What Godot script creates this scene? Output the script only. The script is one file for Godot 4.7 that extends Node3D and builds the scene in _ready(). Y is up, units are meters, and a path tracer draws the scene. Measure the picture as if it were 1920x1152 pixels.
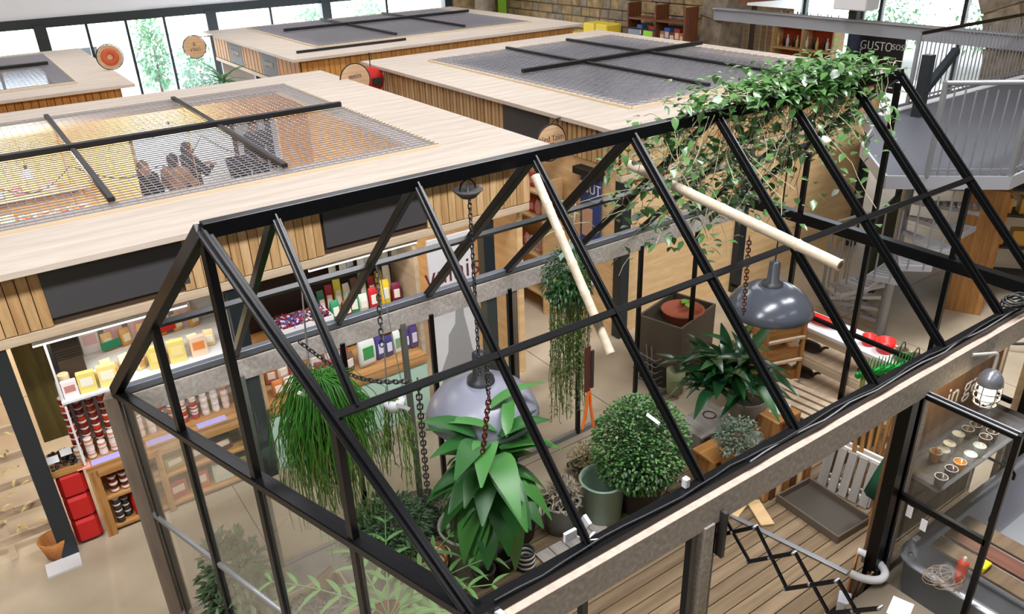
extends Node3D
# An indoor market hall seen from above: timber kiosks with mesh roofs, a black steel greenhouse full of plants.
const CAM := Vector3(0, 5.5, 0)
const FOC := 1470.85
var cam_basis: Basis
var used := {}
var M := {}
var rng := RandomNumberGenerator.new()

# ------------------------------------------------------------------ photo pixel -> place
func ray(px: float, py: float) -> Vector3:
	return cam_basis * Vector3((px - 960.0) / FOC, -(py - 576.0) / FOC, -1.0)
func py_(px, py, y) -> Vector3:
	var d := ray(px, py)
	return CAM + d * ((y - CAM.y) / d.y)
func pz_(px, py, z) -> Vector3:
	var d := ray(px, py)
	return CAM + d * ((z - CAM.z) / d.z)
func px_(px, py, x) -> Vector3:
	var d := ray(px, py)
	return CAM + d * ((x - CAM.x) / d.x)

# ------------------------------------------------------------------ nodes
func numbered(parent: Node, called: String) -> String:
	var key := str(parent.get_instance_id()) + called
	var n: int = used.get(key, 0)
	used[key] = n + 1
	return called if n == 0 else "%s_%03d" % [called, n]
func thing(called: String, label: String, category: String, at := Vector3.ZERO, turn := 0.0, group := "") -> Node3D:
	var o := Node3D.new()
	o.name = numbered(self, called)
	add_child(o)
	o.position = at
	o.rotation.y = turn
	tag(o, label, category, group)
	return o
func tag(o: Node, label: String, category := "", group := "", kind := "") -> Node:
	if label: o.set_meta("label", label)
	if category: o.set_meta("category", category)
	if group: o.set_meta("group", group)
	if kind: o.set_meta("kind", kind)
	return o
func part(parent: Node, called: String, mesh: Mesh, mat: Material, xf := Transform3D.IDENTITY) -> MeshInstance3D:
	var o := MeshInstance3D.new()
	o.mesh = mesh
	o.material_override = mat
	o.name = numbered(parent, called)
	parent.add_child(o)
	o.transform = xf
	return o
func one(called: String, mesh: Mesh, mat: Material, label: String, category: String, at := Vector3.ZERO, turn := 0.0, group := "") -> MeshInstance3D:
	var o := part(self, called, mesh, mat, Transform3D(Basis(Vector3.UP, turn), at))
	tag(o, label, category, group)
	return o
func struct(called: String, mesh: Mesh, mat: Material, xf := Transform3D.IDENTITY, label := "") -> MeshInstance3D:
	var o := part(self, called, mesh, mat, xf)
	o.set_meta("kind", "structure")
	if label: o.set_meta("label", label)
	return o
func dup(src: Node3D, xf: Transform3D, label := "", group := "") -> Node3D:
	var base := String(src.name).split("_0")[0]
	var o: Node3D = src.duplicate()
	o.name = numbered(self, base)
	add_child(o)
	o.transform = xf
	if label: o.set_meta("label", label)
	if group: o.set_meta("group", group)
	return o
func T(at: Vector3, turn := 0.0, s := 1.0) -> Transform3D:
	return Transform3D(Basis(Vector3.UP, turn).scaled(Vector3.ONE * s), at)

# ------------------------------------------------------------------ shapes
func mb() -> SurfaceTool:
	var st := SurfaceTool.new()
	st.begin(Mesh.PRIMITIVE_TRIANGLES)
	return st
func fin(st: SurfaceTool) -> ArrayMesh:
	st.generate_normals()
	return st.commit()
func quad(st: SurfaceTool, a: Vector3, b: Vector3, c: Vector3, d: Vector3) -> void:
	# a, b, c, d run clockwise as seen from the front
	for v in [a, b, c, a, c, d]: st.add_vertex(v)
func hexa(st: SurfaceTool, p: Array) -> void:
	# p: 4 bottom corners (counter-clockwise from above) then the 4 above them
	st.set_smooth_group(-1)
	quad(st, p[4], p[7], p[6], p[5])
	quad(st, p[0], p[1], p[2], p[3])
	for i in 4:
		var j := (i + 1) % 4
		quad(st, p[i], p[i + 4], p[j + 4], p[j])
func box(st: SurfaceTool, c: Vector3, s: Vector3, b := Basis.IDENTITY) -> void:
	var h := s * 0.5
	var p := []
	for y in [-h.y, h.y]:
		for q in [[-h.x, -h.z], [-h.x, h.z], [h.x, h.z], [h.x, -h.z]]:
			p.append(c + b * Vector3(q[0], y, q[1]))
	hexa(st, p)
func bbox(st: SurfaceTool, c: Vector3, s: Vector3, e := 0.004, b := Basis.IDENTITY) -> void:
	# box with chamfered edges
	st.set_smooth_group(-1)
	var h := s * 0.5
	var ax := [Vector3.RIGHT, Vector3.UP, Vector3.BACK]
	for i in 3:
		for sg in [-1.0, 1.0]:
			var n: Vector3 = ax[i] * sg
			var u: Vector3 = ax[(i + 1) % 3]
			var v: Vector3 = ax[(i + 2) % 3] * sg
			var hu := absf(h.dot(u)) - e
			var hv := absf(h.dot(v)) - e
			var o := n * absf(h.dot(ax[i]))
			quad(st, c + b * (o - u * hu - v * hv), c + b * (o - u * hu + v * hv), c + b * (o + u * hu + v * hv), c + b * (o + u * hu - v * hv))
	for i in 3:
		var a: Vector3 = ax[i]
		var u: Vector3 = ax[(i + 1) % 3]
		var v: Vector3 = ax[(i + 2) % 3]
		var ha := h.dot(a) - e
		var hu := h.dot(u)
		var hv := h.dot(v)
		for su in [-1.0, 1.0]:
			for sv in [-1.0, 1.0]:
				var p1: Vector3 = u * su * hu + v * sv * (hv - e)
				var p2: Vector3 = u * su * (hu - e) + v * sv * hv
				if su * sv > 0: quad(st, c + b * (p1 - a * ha), c + b * (p1 + a * ha), c + b * (p2 + a * ha), c + b * (p2 - a * ha))
				else: quad(st, c + b * (p2 - a * ha), c + b * (p2 + a * ha), c + b * (p1 + a * ha), c + b * (p1 - a * ha))
				for sa in [-1.0, 1.0]:
					var q1: Vector3 = p1 + a * sa * ha
					var q2: Vector3 = p2 + a * sa * ha
					var q3: Vector3 = u * su * (hu - e) + v * sv * (hv - e) + a * sa * h.dot(a)
					var tri := [q1, q2, q3] if su * sv * sa < 0 else [q1, q3, q2]
					for t in tri: st.add_vertex(c + b * t)
func look(a: Vector3, b: Vector3, up := Vector3.UP) -> Basis:
	# basis whose x axis runs from a to b
	var x := (b - a).normalized()
	if absf(x.dot(up)) > 0.98: up = Vector3.BACK
	var z := x.cross(up).normalized()
	return Basis(x, z.cross(x), z)
func bar(st: SurfaceTool, a: Vector3, b: Vector3, w: float, h: float, up := Vector3.UP, e := 0.0) -> void:
	# w across, h along "up"
	if e > 0: bbox(st, (a + b) * 0.5, Vector3(a.distance_to(b), h, w), e, look(a, b, up))
	else: box(st, (a + b) * 0.5, Vector3(a.distance_to(b), h, w), look(a, b, up))
func tube(st: SurfaceTool, pts: Array, r, sides := 8, caps := true, sg := 1) -> void:
	# r: one radius or one per point
	st.set_smooth_group(sg)
	var rings := []
	var n := pts.size()
	var ref := Vector3.UP
	for i in n:
		var t: Vector3 = (pts[mini(i + 1, n - 1)] - pts[maxi(i - 1, 0)]).normalized()
		if i == 0: ref = Vector3.UP if absf(t.y) < 0.9 else Vector3.RIGHT
		var u := (ref - t * ref.dot(t)).normalized()
		ref = u
		var v := t.cross(u)
		var rad: float = r[i] if r is Array else r
		var ring := []
		for k in sides:
			var an := TAU * k / sides
			ring.append(pts[i] + (u * cos(an) + v * sin(an)) * rad)
		rings.append(ring)
	for i in n - 1:
		for k in sides:
			var l := (k + 1) % sides
			quad(st, rings[i][k], rings[i][l], rings[i + 1][l], rings[i + 1][k])
	if caps:
		st.set_smooth_group(-1)
		for k in sides:
			var l := (k + 1) % sides
			for v in [pts[0], rings[0][l], rings[0][k]]: st.add_vertex(v)
			for v in [pts[n - 1], rings[n - 1][k], rings[n - 1][l]]: st.add_vertex(v)
func lathe(st: SurfaceTool, prof: Array, c := Vector3.ZERO, seg := 20, b := Basis.IDENTITY, wob := 0.0, flat := false) -> void:
	# prof: Vector2(radius, height) from the bottom outside, upwards
	st.set_smooth_group(-1 if flat else 1)
	for i in prof.size() - 1:
		if prof[i].distance_to(prof[i + 1]) < 0.0001: continue
		for k in seg:
			var a0 := TAU * k / seg
			var a1 := TAU * (k + 1) / seg
			var w0 := 1.0 + wob * sin(a0 * 3.0)
			var w1 := 1.0 + wob * sin(a1 * 3.0)
			var p := c + b * Vector3(prof[i].x * w0 * cos(a0), prof[i].y, prof[i].x * w0 * sin(a0))
			var q := c + b * Vector3(prof[i].x * w1 * cos(a1), prof[i].y, prof[i].x * w1 * sin(a1))
			var r := c + b * Vector3(prof[i + 1].x * w1 * cos(a1), prof[i + 1].y, prof[i + 1].x * w1 * sin(a1))
			var s := c + b * Vector3(prof[i + 1].x * w0 * cos(a0), prof[i + 1].y, prof[i + 1].x * w0 * sin(a0))
			if prof[i].x < 0.00001:
				for v in [p, s, r]: st.add_vertex(v)
			elif prof[i + 1].x < 0.00001:
				for v in [p, s, q]: st.add_vertex(v)
			else: quad(st, p, s, r, q)
func lm(prof: Array, seg := 20, wob := 0.0) -> ArrayMesh:
	var st := mb()
	lathe(st, prof, Vector3.ZERO, seg, Basis.IDENTITY, wob)
	return fin(st)
var box_cache := {}
func bm(s: Vector3, e := 0.0) -> ArrayMesh:
	var key := "%s %s" % [s, e]
	if not box_cache.has(key):
		var st := mb()
		if e > 0: bbox(st, Vector3.ZERO, s, e)
		else: box(st, Vector3.ZERO, s)
		box_cache[key] = fin(st)
	return box_cache[key]
func barm(a: Vector3, b: Vector3, w: float, h: float, up := Vector3.UP, e := 0.0) -> ArrayMesh:
	var st := mb()
	bar(st, a, b, w, h, up, e)
	return fin(st)
func tubem(pts: Array, r, sides := 8) -> ArrayMesh:
	var st := mb()
	tube(st, pts, r, sides)
	return fin(st)
func prism(st: SurfaceTool, poly: PackedVector2Array, depth: float, xf: Transform3D) -> void:
	# polygon in x-y, extruded along +z
	st.set_smooth_group(-1)
	if Geometry2D.is_polygon_clockwise(poly): poly.reverse()
	var idx := Geometry2D.triangulate_polygon(poly)
	for k in range(0, idx.size(), 3):
		var a := poly[idx[k]]
		var b := poly[idx[k + 1]]
		var c := poly[idx[k + 2]]
		if (b - a).cross(c - a) < 0:
			var t := b
			b = c
			c = t
		for v in [a, c, b]: st.add_vertex(xf * Vector3(v.x, v.y, depth))
		for v in [a, b, c]: st.add_vertex(xf * Vector3(v.x, v.y, 0))
	for k in poly.size():
		var a := poly[k]
		var b := poly[(k + 1) % poly.size()]
		quad(st, xf * Vector3(a.x, a.y, 0), xf * Vector3(a.x, a.y, depth), xf * Vector3(b.x, b.y, depth), xf * Vector3(b.x, b.y, 0))
func arc(c: Vector3, u: Vector3, v: Vector3, a0: float, a1: float, n: int) -> Array:
	var out := []
	for i in n + 1:
		var a := lerpf(a0, a1, float(i) / n)
		out.append(c + u * cos(a) + v * sin(a))
	return out
func text_mesh(s: String, size: float, depth := 0.004, font_name := "Droid Sans") -> TextMesh:
	var t := TextMesh.new()
	var f := SystemFont.new()
	f.font_names = PackedStringArray([font_name])
	t.font = f
	t.text = s
	t.font_size = 64
	t.pixel_size = size / 64.0
	t.depth = depth
	return t

# ------------------------------------------------------------------ materials
func mat(c: Color, rough := 0.7, metal := 0.0) -> StandardMaterial3D:
	var m := StandardMaterial3D.new()
	m.albedo_color = c
	m.roughness = rough
	m.metallic = metal
	m.metallic_specular = 0.5
	return m
func noise(seed_: int, freq: float, oct := 4) -> FastNoiseLite:
	var n := FastNoiseLite.new()
	n.seed = seed_
	n.frequency = freq
	n.fractal_octaves = oct
	n.noise_type = FastNoiseLite.TYPE_SIMPLEX_SMOOTH
	return n
func tile_noise(n: FastNoiseLite, x: float, y: float, w: float, h: float, sx: float, sy: float) -> float:
	# seamless: a torus in 3-D is close enough when each axis is wrapped by mixing
	var fx := x / w
	var fy := y / h
	var a := n.get_noise_2d(x * sx, y * sy)
	var b := n.get_noise_2d((x - w) * sx, y * sy)
	var c := n.get_noise_2d(x * sx, (y - h) * sy)
	var d := n.get_noise_2d((x - w) * sx, (y - h) * sy)
	return lerpf(lerpf(a, b, fx), lerpf(c, d, fx), fy)
func tex_mat(size: int, scale: Vector3, rough: float, f: Callable, world := true) -> StandardMaterial3D:
	var im := Image.create(size, size, false, Image.FORMAT_RGB8)
	for y in size:
		for x in size:
			im.set_pixel(x, y, f.call(x, y, size))
	var m := mat(Color.WHITE, rough)
	m.albedo_texture = ImageTexture.create_from_image(im)
	m.uv1_triplanar = true
	m.uv1_world_triplanar = world
	m.uv1_scale = scale
	return m
func wood(c1: Color, c2: Color, along_x: bool, seed_: int, scale: float, rough := 0.65, stretch := 0.06, knots := 0.0) -> StandardMaterial3D:
	var n := noise(seed_, 0.05, 4)
	var n2 := noise(seed_ + 7, 0.012, 2)
	return tex_mat(256, Vector3.ONE * scale, rough, func(x, y, s):
		var u: float = x if along_x else y
		var v: float = y if along_x else x
		var warp := tile_noise(n2, x, y, s, s, 1, 1) * 14.0
		var g := tile_noise(n, u, v, s, s, stretch, 1.0)
		var rings := sin((v + warp + g * 10.0) * TAU * 6.0 / s) * 0.5 + 0.5
		var t := clampf(0.5 + g * 0.8 + (rings - 0.5) * (0.35 + knots), 0, 1)
		return c1.lerp(c2, t))
func mottled(c1: Color, c2: Color, seed_: int, scale: float, rough: float, freq := 0.02, speck := 0.0, oct := 5) -> StandardMaterial3D:
	var n := noise(seed_, freq, oct)
	var r := RandomNumberGenerator.new()
	r.seed = seed_
	return tex_mat(256, Vector3.ONE * scale, rough, func(x, y, s):
		var t := clampf(0.5 + tile_noise(n, x, y, s, s, 1, 1) * 1.1 + r.randf_range(-speck, speck), 0, 1)
		return c1.lerp(c2, t))
func glow(c: Color, e: float) -> StandardMaterial3D:
	var m := mat(c, 0.5)
	m.emission_enabled = true
	m.emission = c
	m.emission_energy_multiplier = e
	return m
func glass(c: Color, a: float) -> StandardMaterial3D:
	var m := mat(Color(c.r, c.g, c.b, a), 0.03)
	m.transparency = BaseMaterial3D.TRANSPARENCY_ALPHA
	return m
func leafy(c: Color, back: Color, rough := 0.45) -> StandardMaterial3D:
	var m := mat(c, rough)
	m.backlight_enabled = true
	m.backlight = back
	m.cull_mode = BaseMaterial3D.CULL_DISABLED
	return m
func make_materials() -> void:
	M.ply = wood(Color8(214, 202, 188), Color8(188, 173, 156), true, 3, 0.6, 0.55)
	M.ply_edge = mat(Color8(214, 194, 160), 0.7)
	M.slat = wood(Color8(200, 166, 118), Color8(170, 134, 88), false, 11, 1.7, 0.6)
	M.slat2 = wood(Color8(190, 154, 104), Color8(158, 120, 76), false, 12, 1.9, 0.6)
	M.slat3 = wood(Color8(212, 180, 134), Color8(184, 148, 102), false, 13, 1.6, 0.6)
	M.slat_y = wood(Color8(206, 152, 76), Color8(176, 120, 50), false, 14, 1.7, 0.6)
	M.slat_y2 = wood(Color8(196, 142, 68), Color8(164, 110, 46), false, 15, 1.8, 0.6)
	M.slat_gap = mat(Color8(64, 46, 30), 0.8)
	M.osb = wood(Color8(222, 190, 142), Color8(204, 168, 118), true, 21, 0.9, 0.6, 0.2)
	M.osb_v = wood(Color8(234, 196, 142), Color8(212, 170, 114), false, 22, 0.8, 0.6, 0.15)
	M.trim = wood(Color8(206, 186, 158), Color8(182, 160, 132), true, 31, 1.2, 0.6)
	M.oak = wood(Color8(196, 146, 84), Color8(150, 102, 52), true, 41, 1.5, 0.5)
	M.oak_v = wood(Color8(196, 146, 84), Color8(146, 98, 50), false, 42, 1.5, 0.5)
	M.brown_wood = wood(Color8(124, 72, 40), Color8(84, 46, 26), false, 43, 1.4, 0.5)
	M.dark_panel = mat(Color8(62, 61, 62), 0.6)
	M.steel = mat(Color8(9, 10, 12), 0.3)
	M.steel.metallic_specular = 0.35
	M.galv = mat(Color8(150, 153, 156), 0.45, 0.6)
	M.mesh_wire = mat(Color8(150, 150, 158), 0.5, 0.3)
	M.beam = mottled(Color8(180, 172, 162), Color8(144, 137, 129), 51, 1.6, 0.85, 0.05, 0.12)
	M.beam_top = mottled(Color8(186, 166, 152), Color8(160, 142, 128), 52, 1.4, 0.8, 0.04, 0.06)
	M.post_wood = wood(Color8(128, 114, 98), Color8(98, 86, 74), false, 53, 1.2, 0.8)
	M.concrete = mottled(Color8(196, 182, 157), Color8(168, 153, 128), 61, 0.22, 0.6, 0.015, 0.03)
	M.sub = mat(Color8(96, 88, 78), 0.9)
	M.deck = wood(Color8(136, 115, 86), Color8(102, 83, 58), true, 71, 0.9, 0.75)
	M.deck2 = wood(Color8(144, 123, 95), Color8(110, 91, 66), true, 72, 0.9, 0.75)
	M.deck3 = wood(Color8(126, 106, 80), Color8(94, 76, 54), true, 73, 0.9, 0.75)
	M.grey_plank = wood(Color8(176, 170, 162), Color8(140, 134, 126), false, 74, 1.0, 0.75)
	M.stone = mottled(Color8(176, 152, 112), Color8(112, 92, 62), 81, 0.5, 0.9, 0.02, 0.05)
	M.stone_grey = mottled(Color8(150, 138, 120), Color8(104, 92, 76), 82, 0.5, 0.9, 0.025, 0.05)
	M.white = mat(Color8(222, 222, 222), 0.6)
	M.plaster = mat(Color8(222, 224, 228), 0.8)
	M.black = mat(Color8(20, 20, 21), 0.5)
	M.frame_dark = mat(Color8(30, 38, 42), 0.4)
	M.glass = glass(Color8(150, 162, 154), 0.04)
	M.clear = glass(Color8(235, 240, 240), 0.05)
	M.win = glass(Color8(235, 245, 240), 0.06)

# ------------------------------------------------------------------ scene
func _ready() -> void:
	rng.seed = 7
	var cam := Camera3D.new()
	cam.name = "camera"
	add_child(cam)
	cam.position = CAM
	cam.rotation_degrees = Vector3(-26.4734, -34.004, -2.032)
	cam.fov = 42.77
	cam.far = 200
	cam.current = true
	cam_basis = cam.transform.basis
	var we := WorldEnvironment.new()
	we.name = "world_environment"
	var env := Environment.new()
	env.background_mode = Environment.BG_SKY
	var sky := Sky.new()
	var sm := ProceduralSkyMaterial.new()
	sm.sky_top_color = Color8(196, 214, 236)
	sm.sky_horizon_color = Color8(240, 244, 246)
	sm.ground_horizon_color = Color8(226, 228, 226)
	sm.ground_bottom_color = Color8(190, 190, 186)
	sm.sky_energy_multiplier = 3.6
	sm.ground_energy_multiplier = 3.2
	sky.sky_material = sm
	env.sky = sky
	env.tonemap_mode = Environment.TONE_MAPPER_LINEAR
	env.tonemap_exposure = 1.0
	env.sdfgi_enabled = true
	env.ssao_enabled = true
	env.ssil_enabled = true
	we.environment = env
	add_child(we)
	make_materials()
	ceiling_lights()
	hall()
	kiosks()
	greenhouse()
	populate()

func populate() -> void:
	proto_goods()
	shop_front()
	shop_inside()
	signs()
	plants()
	garden_goods()
	lamps_and_chains()
	near_right()
	stair()
	far_right()
	outside()
	people()

func ceiling_lights() -> void:
	# long LED panels under the hall ceiling, out of view above
	var pm := glow(Color8(252, 251, 255), 2.0)
	for q in [[-2.0, -2.6, 60], [4.0, -2.6, 60], [10.0, -2.6, 60], [0.5, -11.5, 18], [6.5, -11.5, 18], [12.5, -11.5, 18], [0.5, -18.5, 20], [6.5, -18.5, 20], [12.5, -18.5, 20], [-2.0, 3.5, 10], [4.0, 3.5, 10], [10.0, 3.5, 10]]:
		var t := thing("ceiling_panel_light", "long white light panel hanging under the hall ceiling", "lamp", Vector3(q[0], 8.2, q[1]), 0, "ceiling panel lights")
		var st := mb()
		bbox(st, Vector3(0, 0.03, 0), Vector3(4.1, 0.06, 1.1), 0.01)
		part(t, "housing", fin(st), M.white)
		part(t, "diffuser", bm(Vector3(4.0, 0.02, 1.0)), pm, T(Vector3(0, -0.012, 0)))
		for sx in [-1.6, 1.6]:
			part(t, "hanger", tubem([Vector3(sx, 0.06, 0), Vector3(sx, 0.8, 0)], 0.008, 6), M.galv)
		var l := AreaLight3D.new()
		l.name = "panel_glow"
		t.add_child(l)
		l.area_size = Vector2(4.0, 1.0)
		l.position = Vector3(0, -0.04, 0)
		l.rotation_degrees = Vector3(-90, 0, 0)
		l.light_color = Color8(252, 251, 255)
		l.light_energy = q[2]
		l.area_range = 60
		l.shadow_enabled = true

func hall() -> void:
	# floor: concrete slabs over a dark bed, so that the joints are real gaps
	var fl := struct("floor", bm(Vector3(48, 0.1, 40)), M.sub, T(Vector3(12, -0.07, -12)))
	var sx := 4.3
	for i in 8:
		for j in 7:
			part(fl, "slab", bm(Vector3(sx - 0.012, 0.08, 5.2 - 0.012)), M.concrete, T(Vector3(-5.2 + i * sx - 12, 0.03, -23.6 + j * 5.2 - 0.4 + 12)))
	struct("ceiling", bm(Vector3(40.6, 0.3, 36.6)), mat(Color8(104, 100, 94), 0.8), T(Vector3(11, 9.15, -9)))
	# outside ground and greenery beyond the window wall
	struct("trim_1", bm(Vector3(60, 0.1, 20)), mat(Color8(214, 214, 208), 0.8), T(Vector3(12, -0.15, -35.5)), "pale paved forecourt outside the window wall")
	hall_right()
	# the gallery floor the picture is taken from; its edge lies just below the view
	struct("floor_gallery", bm(Vector3(25.6, 0.26, 8.9)), mat(Color8(120, 116, 110), 0.8), T(Vector3(4.0, 3.77, 4.1)))
	struct("wall_left", bm(Vector3(0.3, 9, 36)), mat(Color8(150, 144, 134), 0.8), T(Vector3(-9, 4.5, -9)))
	struct("wall_front", bm(Vector3(40.6, 9, 0.3)), mat(Color8(150, 144, 134), 0.8), T(Vector3(11, 4.5, 8.8)))
	# window wall at the back
	var wz := -25.0
	struct("wall_back", bm(Vector3(25.5, 5.55, 0.3)), M.plaster, T(Vector3(3.6, 6.22, wz - 0.1)))
	struct("trim_2", bm(Vector3(25.5, 0.24, 0.2)), M.frame_dark, T(Vector3(3.6, 3.38, wz)), "dark steel beam along the top of the window wall")
	for x in [-8.6, -2.4, 2.18, 6.6, 10.16, 14.6]:
		struct("trim_3", bm(Vector3(0.30, 3.4, 0.3)), M.frame_dark, T(Vector3(x, 1.65, wz)), "dark steel column in the window wall")
	for x in [-6.6, -4.5, -0.2, 1.0, 3.3, 4.3, 5.31, 8.4, 12.3]:
		struct("trim_4", bm(Vector3(0.07, 3.3, 0.1)), M.frame_dark, T(Vector3(x, 1.62, wz)), "slim dark mullion in the window wall")
	var xs := [-8.6, -6.6, -4.5, -2.4, -0.2, 1.0, 2.18, 3.3, 4.3, 5.31, 6.6, 8.4, 10.16, 12.3, 14.6]
	for i in xs.size() - 1:
		struct("window_%d" % (i + 1), bm(Vector3(xs[i + 1] - xs[i] - 0.08, 3.25, 0.012)), M.win, T(Vector3((xs[i] + xs[i + 1]) / 2, 1.63, wz)))

# ------------------------------------------------------------------ kiosks
func slats(root: Node3D, a: Vector3, b: Vector3, y0: float, y1: float, n: Vector3, pitch: float, gaps := [], fill := 0.93) -> void:
	# upright slats from a to b on the face that looks along n; gaps: [from, to] in metres from a
	var L := a.distance_to(b)
	var d := (b - a) / L
	var cnt := int(L / pitch)
	pitch = L / cnt
	var mats := [M.slat, M.slat2, M.slat3] if a.z > -15.0 else [M.slat_y, M.slat_y2, M.slat_y]
	var back := part(root, "fascia_board", bm(Vector3(L, y1 - y0, 0.02)), M.slat_gap, Transform3D(look(a, b), (a + b) / 2 + Vector3.UP * (y0 + y1) / 2))
	for i in cnt:
		var t := (i + 0.5) * pitch
		var skip := false
		for g in gaps: if t > g[0] and t < g[1]: skip = true
		if skip: continue
		var th := 0.034 if i % 2 else 0.028
		var p := a + d * t + n * (0.01 + th / 2)
		part(back, "slat", bm(Vector3(pitch * fill, y1 - y0, th), 0.003), mats[(i * 7 + i / 3) % 3], back.transform.affine_inverse() * Transform3D(look(a, b), p + Vector3.UP * (y0 + y1) / 2))
func roof(root: Node3D, x0: float, x1: float, z0: float, z1: float, o: Array, y := 3.05) -> void:
	# o: opening x0, x1, z0, z1 ; plate with a hole, in four boards
	var th := 0.06
	var yc := y - th / 2
	for q in [[x0, x1, o[3], z1], [x0, x1, z0, o[2]], [x0, o[0], o[2], o[3]], [o[1], x1, o[2], o[3]]]:
		part(root, "roof_board", bm(Vector3(q[1] - q[0] - 0.004, th, q[3] - q[2] - 0.004), 0.004), M.ply, T(Vector3((q[0] + q[1]) / 2, yc, (q[2] + q[3]) / 2)))
func roof_mesh(root: Node3D, m: Array, y: float, bx: Array, bz: Array, diamond: bool, xb0: float, xb1: float) -> void:
	var st := mb()
	var px := 0.083
	var pz := 0.1
	if not diamond:
		var x: float = m[0]
		while x < m[1]:
			box(st, Vector3(x, y, (m[2] + m[3]) / 2), Vector3(0.005, 0.006, m[3] - m[2]))
			x += px
		var z: float = m[2]
		while z < m[3]:
			box(st, Vector3((m[0] + m[1]) / 2, y + 0.004, z), Vector3(m[1] - m[0], 0.012, 0.006))
			z += pz
	else:
		var nx := int((m[1] - m[0]) / 0.12)
		var dx: float = (m[1] - m[0]) / nx
		var nz := int((m[3] - m[2]) / 0.075)
		var dz: float = (m[3] - m[2]) / nz
		for j in nz:
			for i in nx:
				var s := 1.0 if (i + j) % 2 == 0 else -1.0
				var z0: float = m[2] + (j + 0.5) * dz
				bar(st, Vector3(m[0] + i * dx, y, z0 - s * dz * 0.42), Vector3(m[0] + (i + 1) * dx, y, z0 + s * dz * 0.42), 0.008, 0.012)
	tag(part(root, "wire_mesh", fin(st), M.mesh_wire), "grey metal mesh over the roof opening", "", "", "stuff")
	# pale wooden border under the mesh
	for q in [[m[0], m[1], m[2], m[2]], [m[0], m[1], m[3], m[3]], [m[0], m[0], m[2], m[3]], [m[1], m[1], m[2], m[3]]]:
		part(root, "mesh_border", barm(Vector3(q[0], y - 0.015, q[2]), Vector3(q[1], y - 0.015, q[3]), 0.05, 0.03), M.ply_edge)
	for x in bx:
		part(root, "mesh_bar", bm(Vector3(0.065, 0.05, m[3] - m[2] - 0.3), 0.006), M.black, T(Vector3(x, y + 0.05, (m[2] + m[3]) / 2)))
	for z in bz:
		part(root, "mesh_bar", bm(Vector3(xb1 - xb0, 0.07, 0.075), 0.006), M.black, T(Vector3((xb0 + xb1) / 2, y + 0.075, z)))
func wallp(root: Node3D, called: String, x0: float, x1: float, y0: float, y1: float, z0: float, z1: float, m: Material) -> MeshInstance3D:
	return part(root, called, bm(Vector3(x1 - x0, y1 - y0, z1 - z0)), m, T(Vector3((x0 + x1) / 2, (y0 + y1) / 2, (z0 + z1) / 2)))
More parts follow.
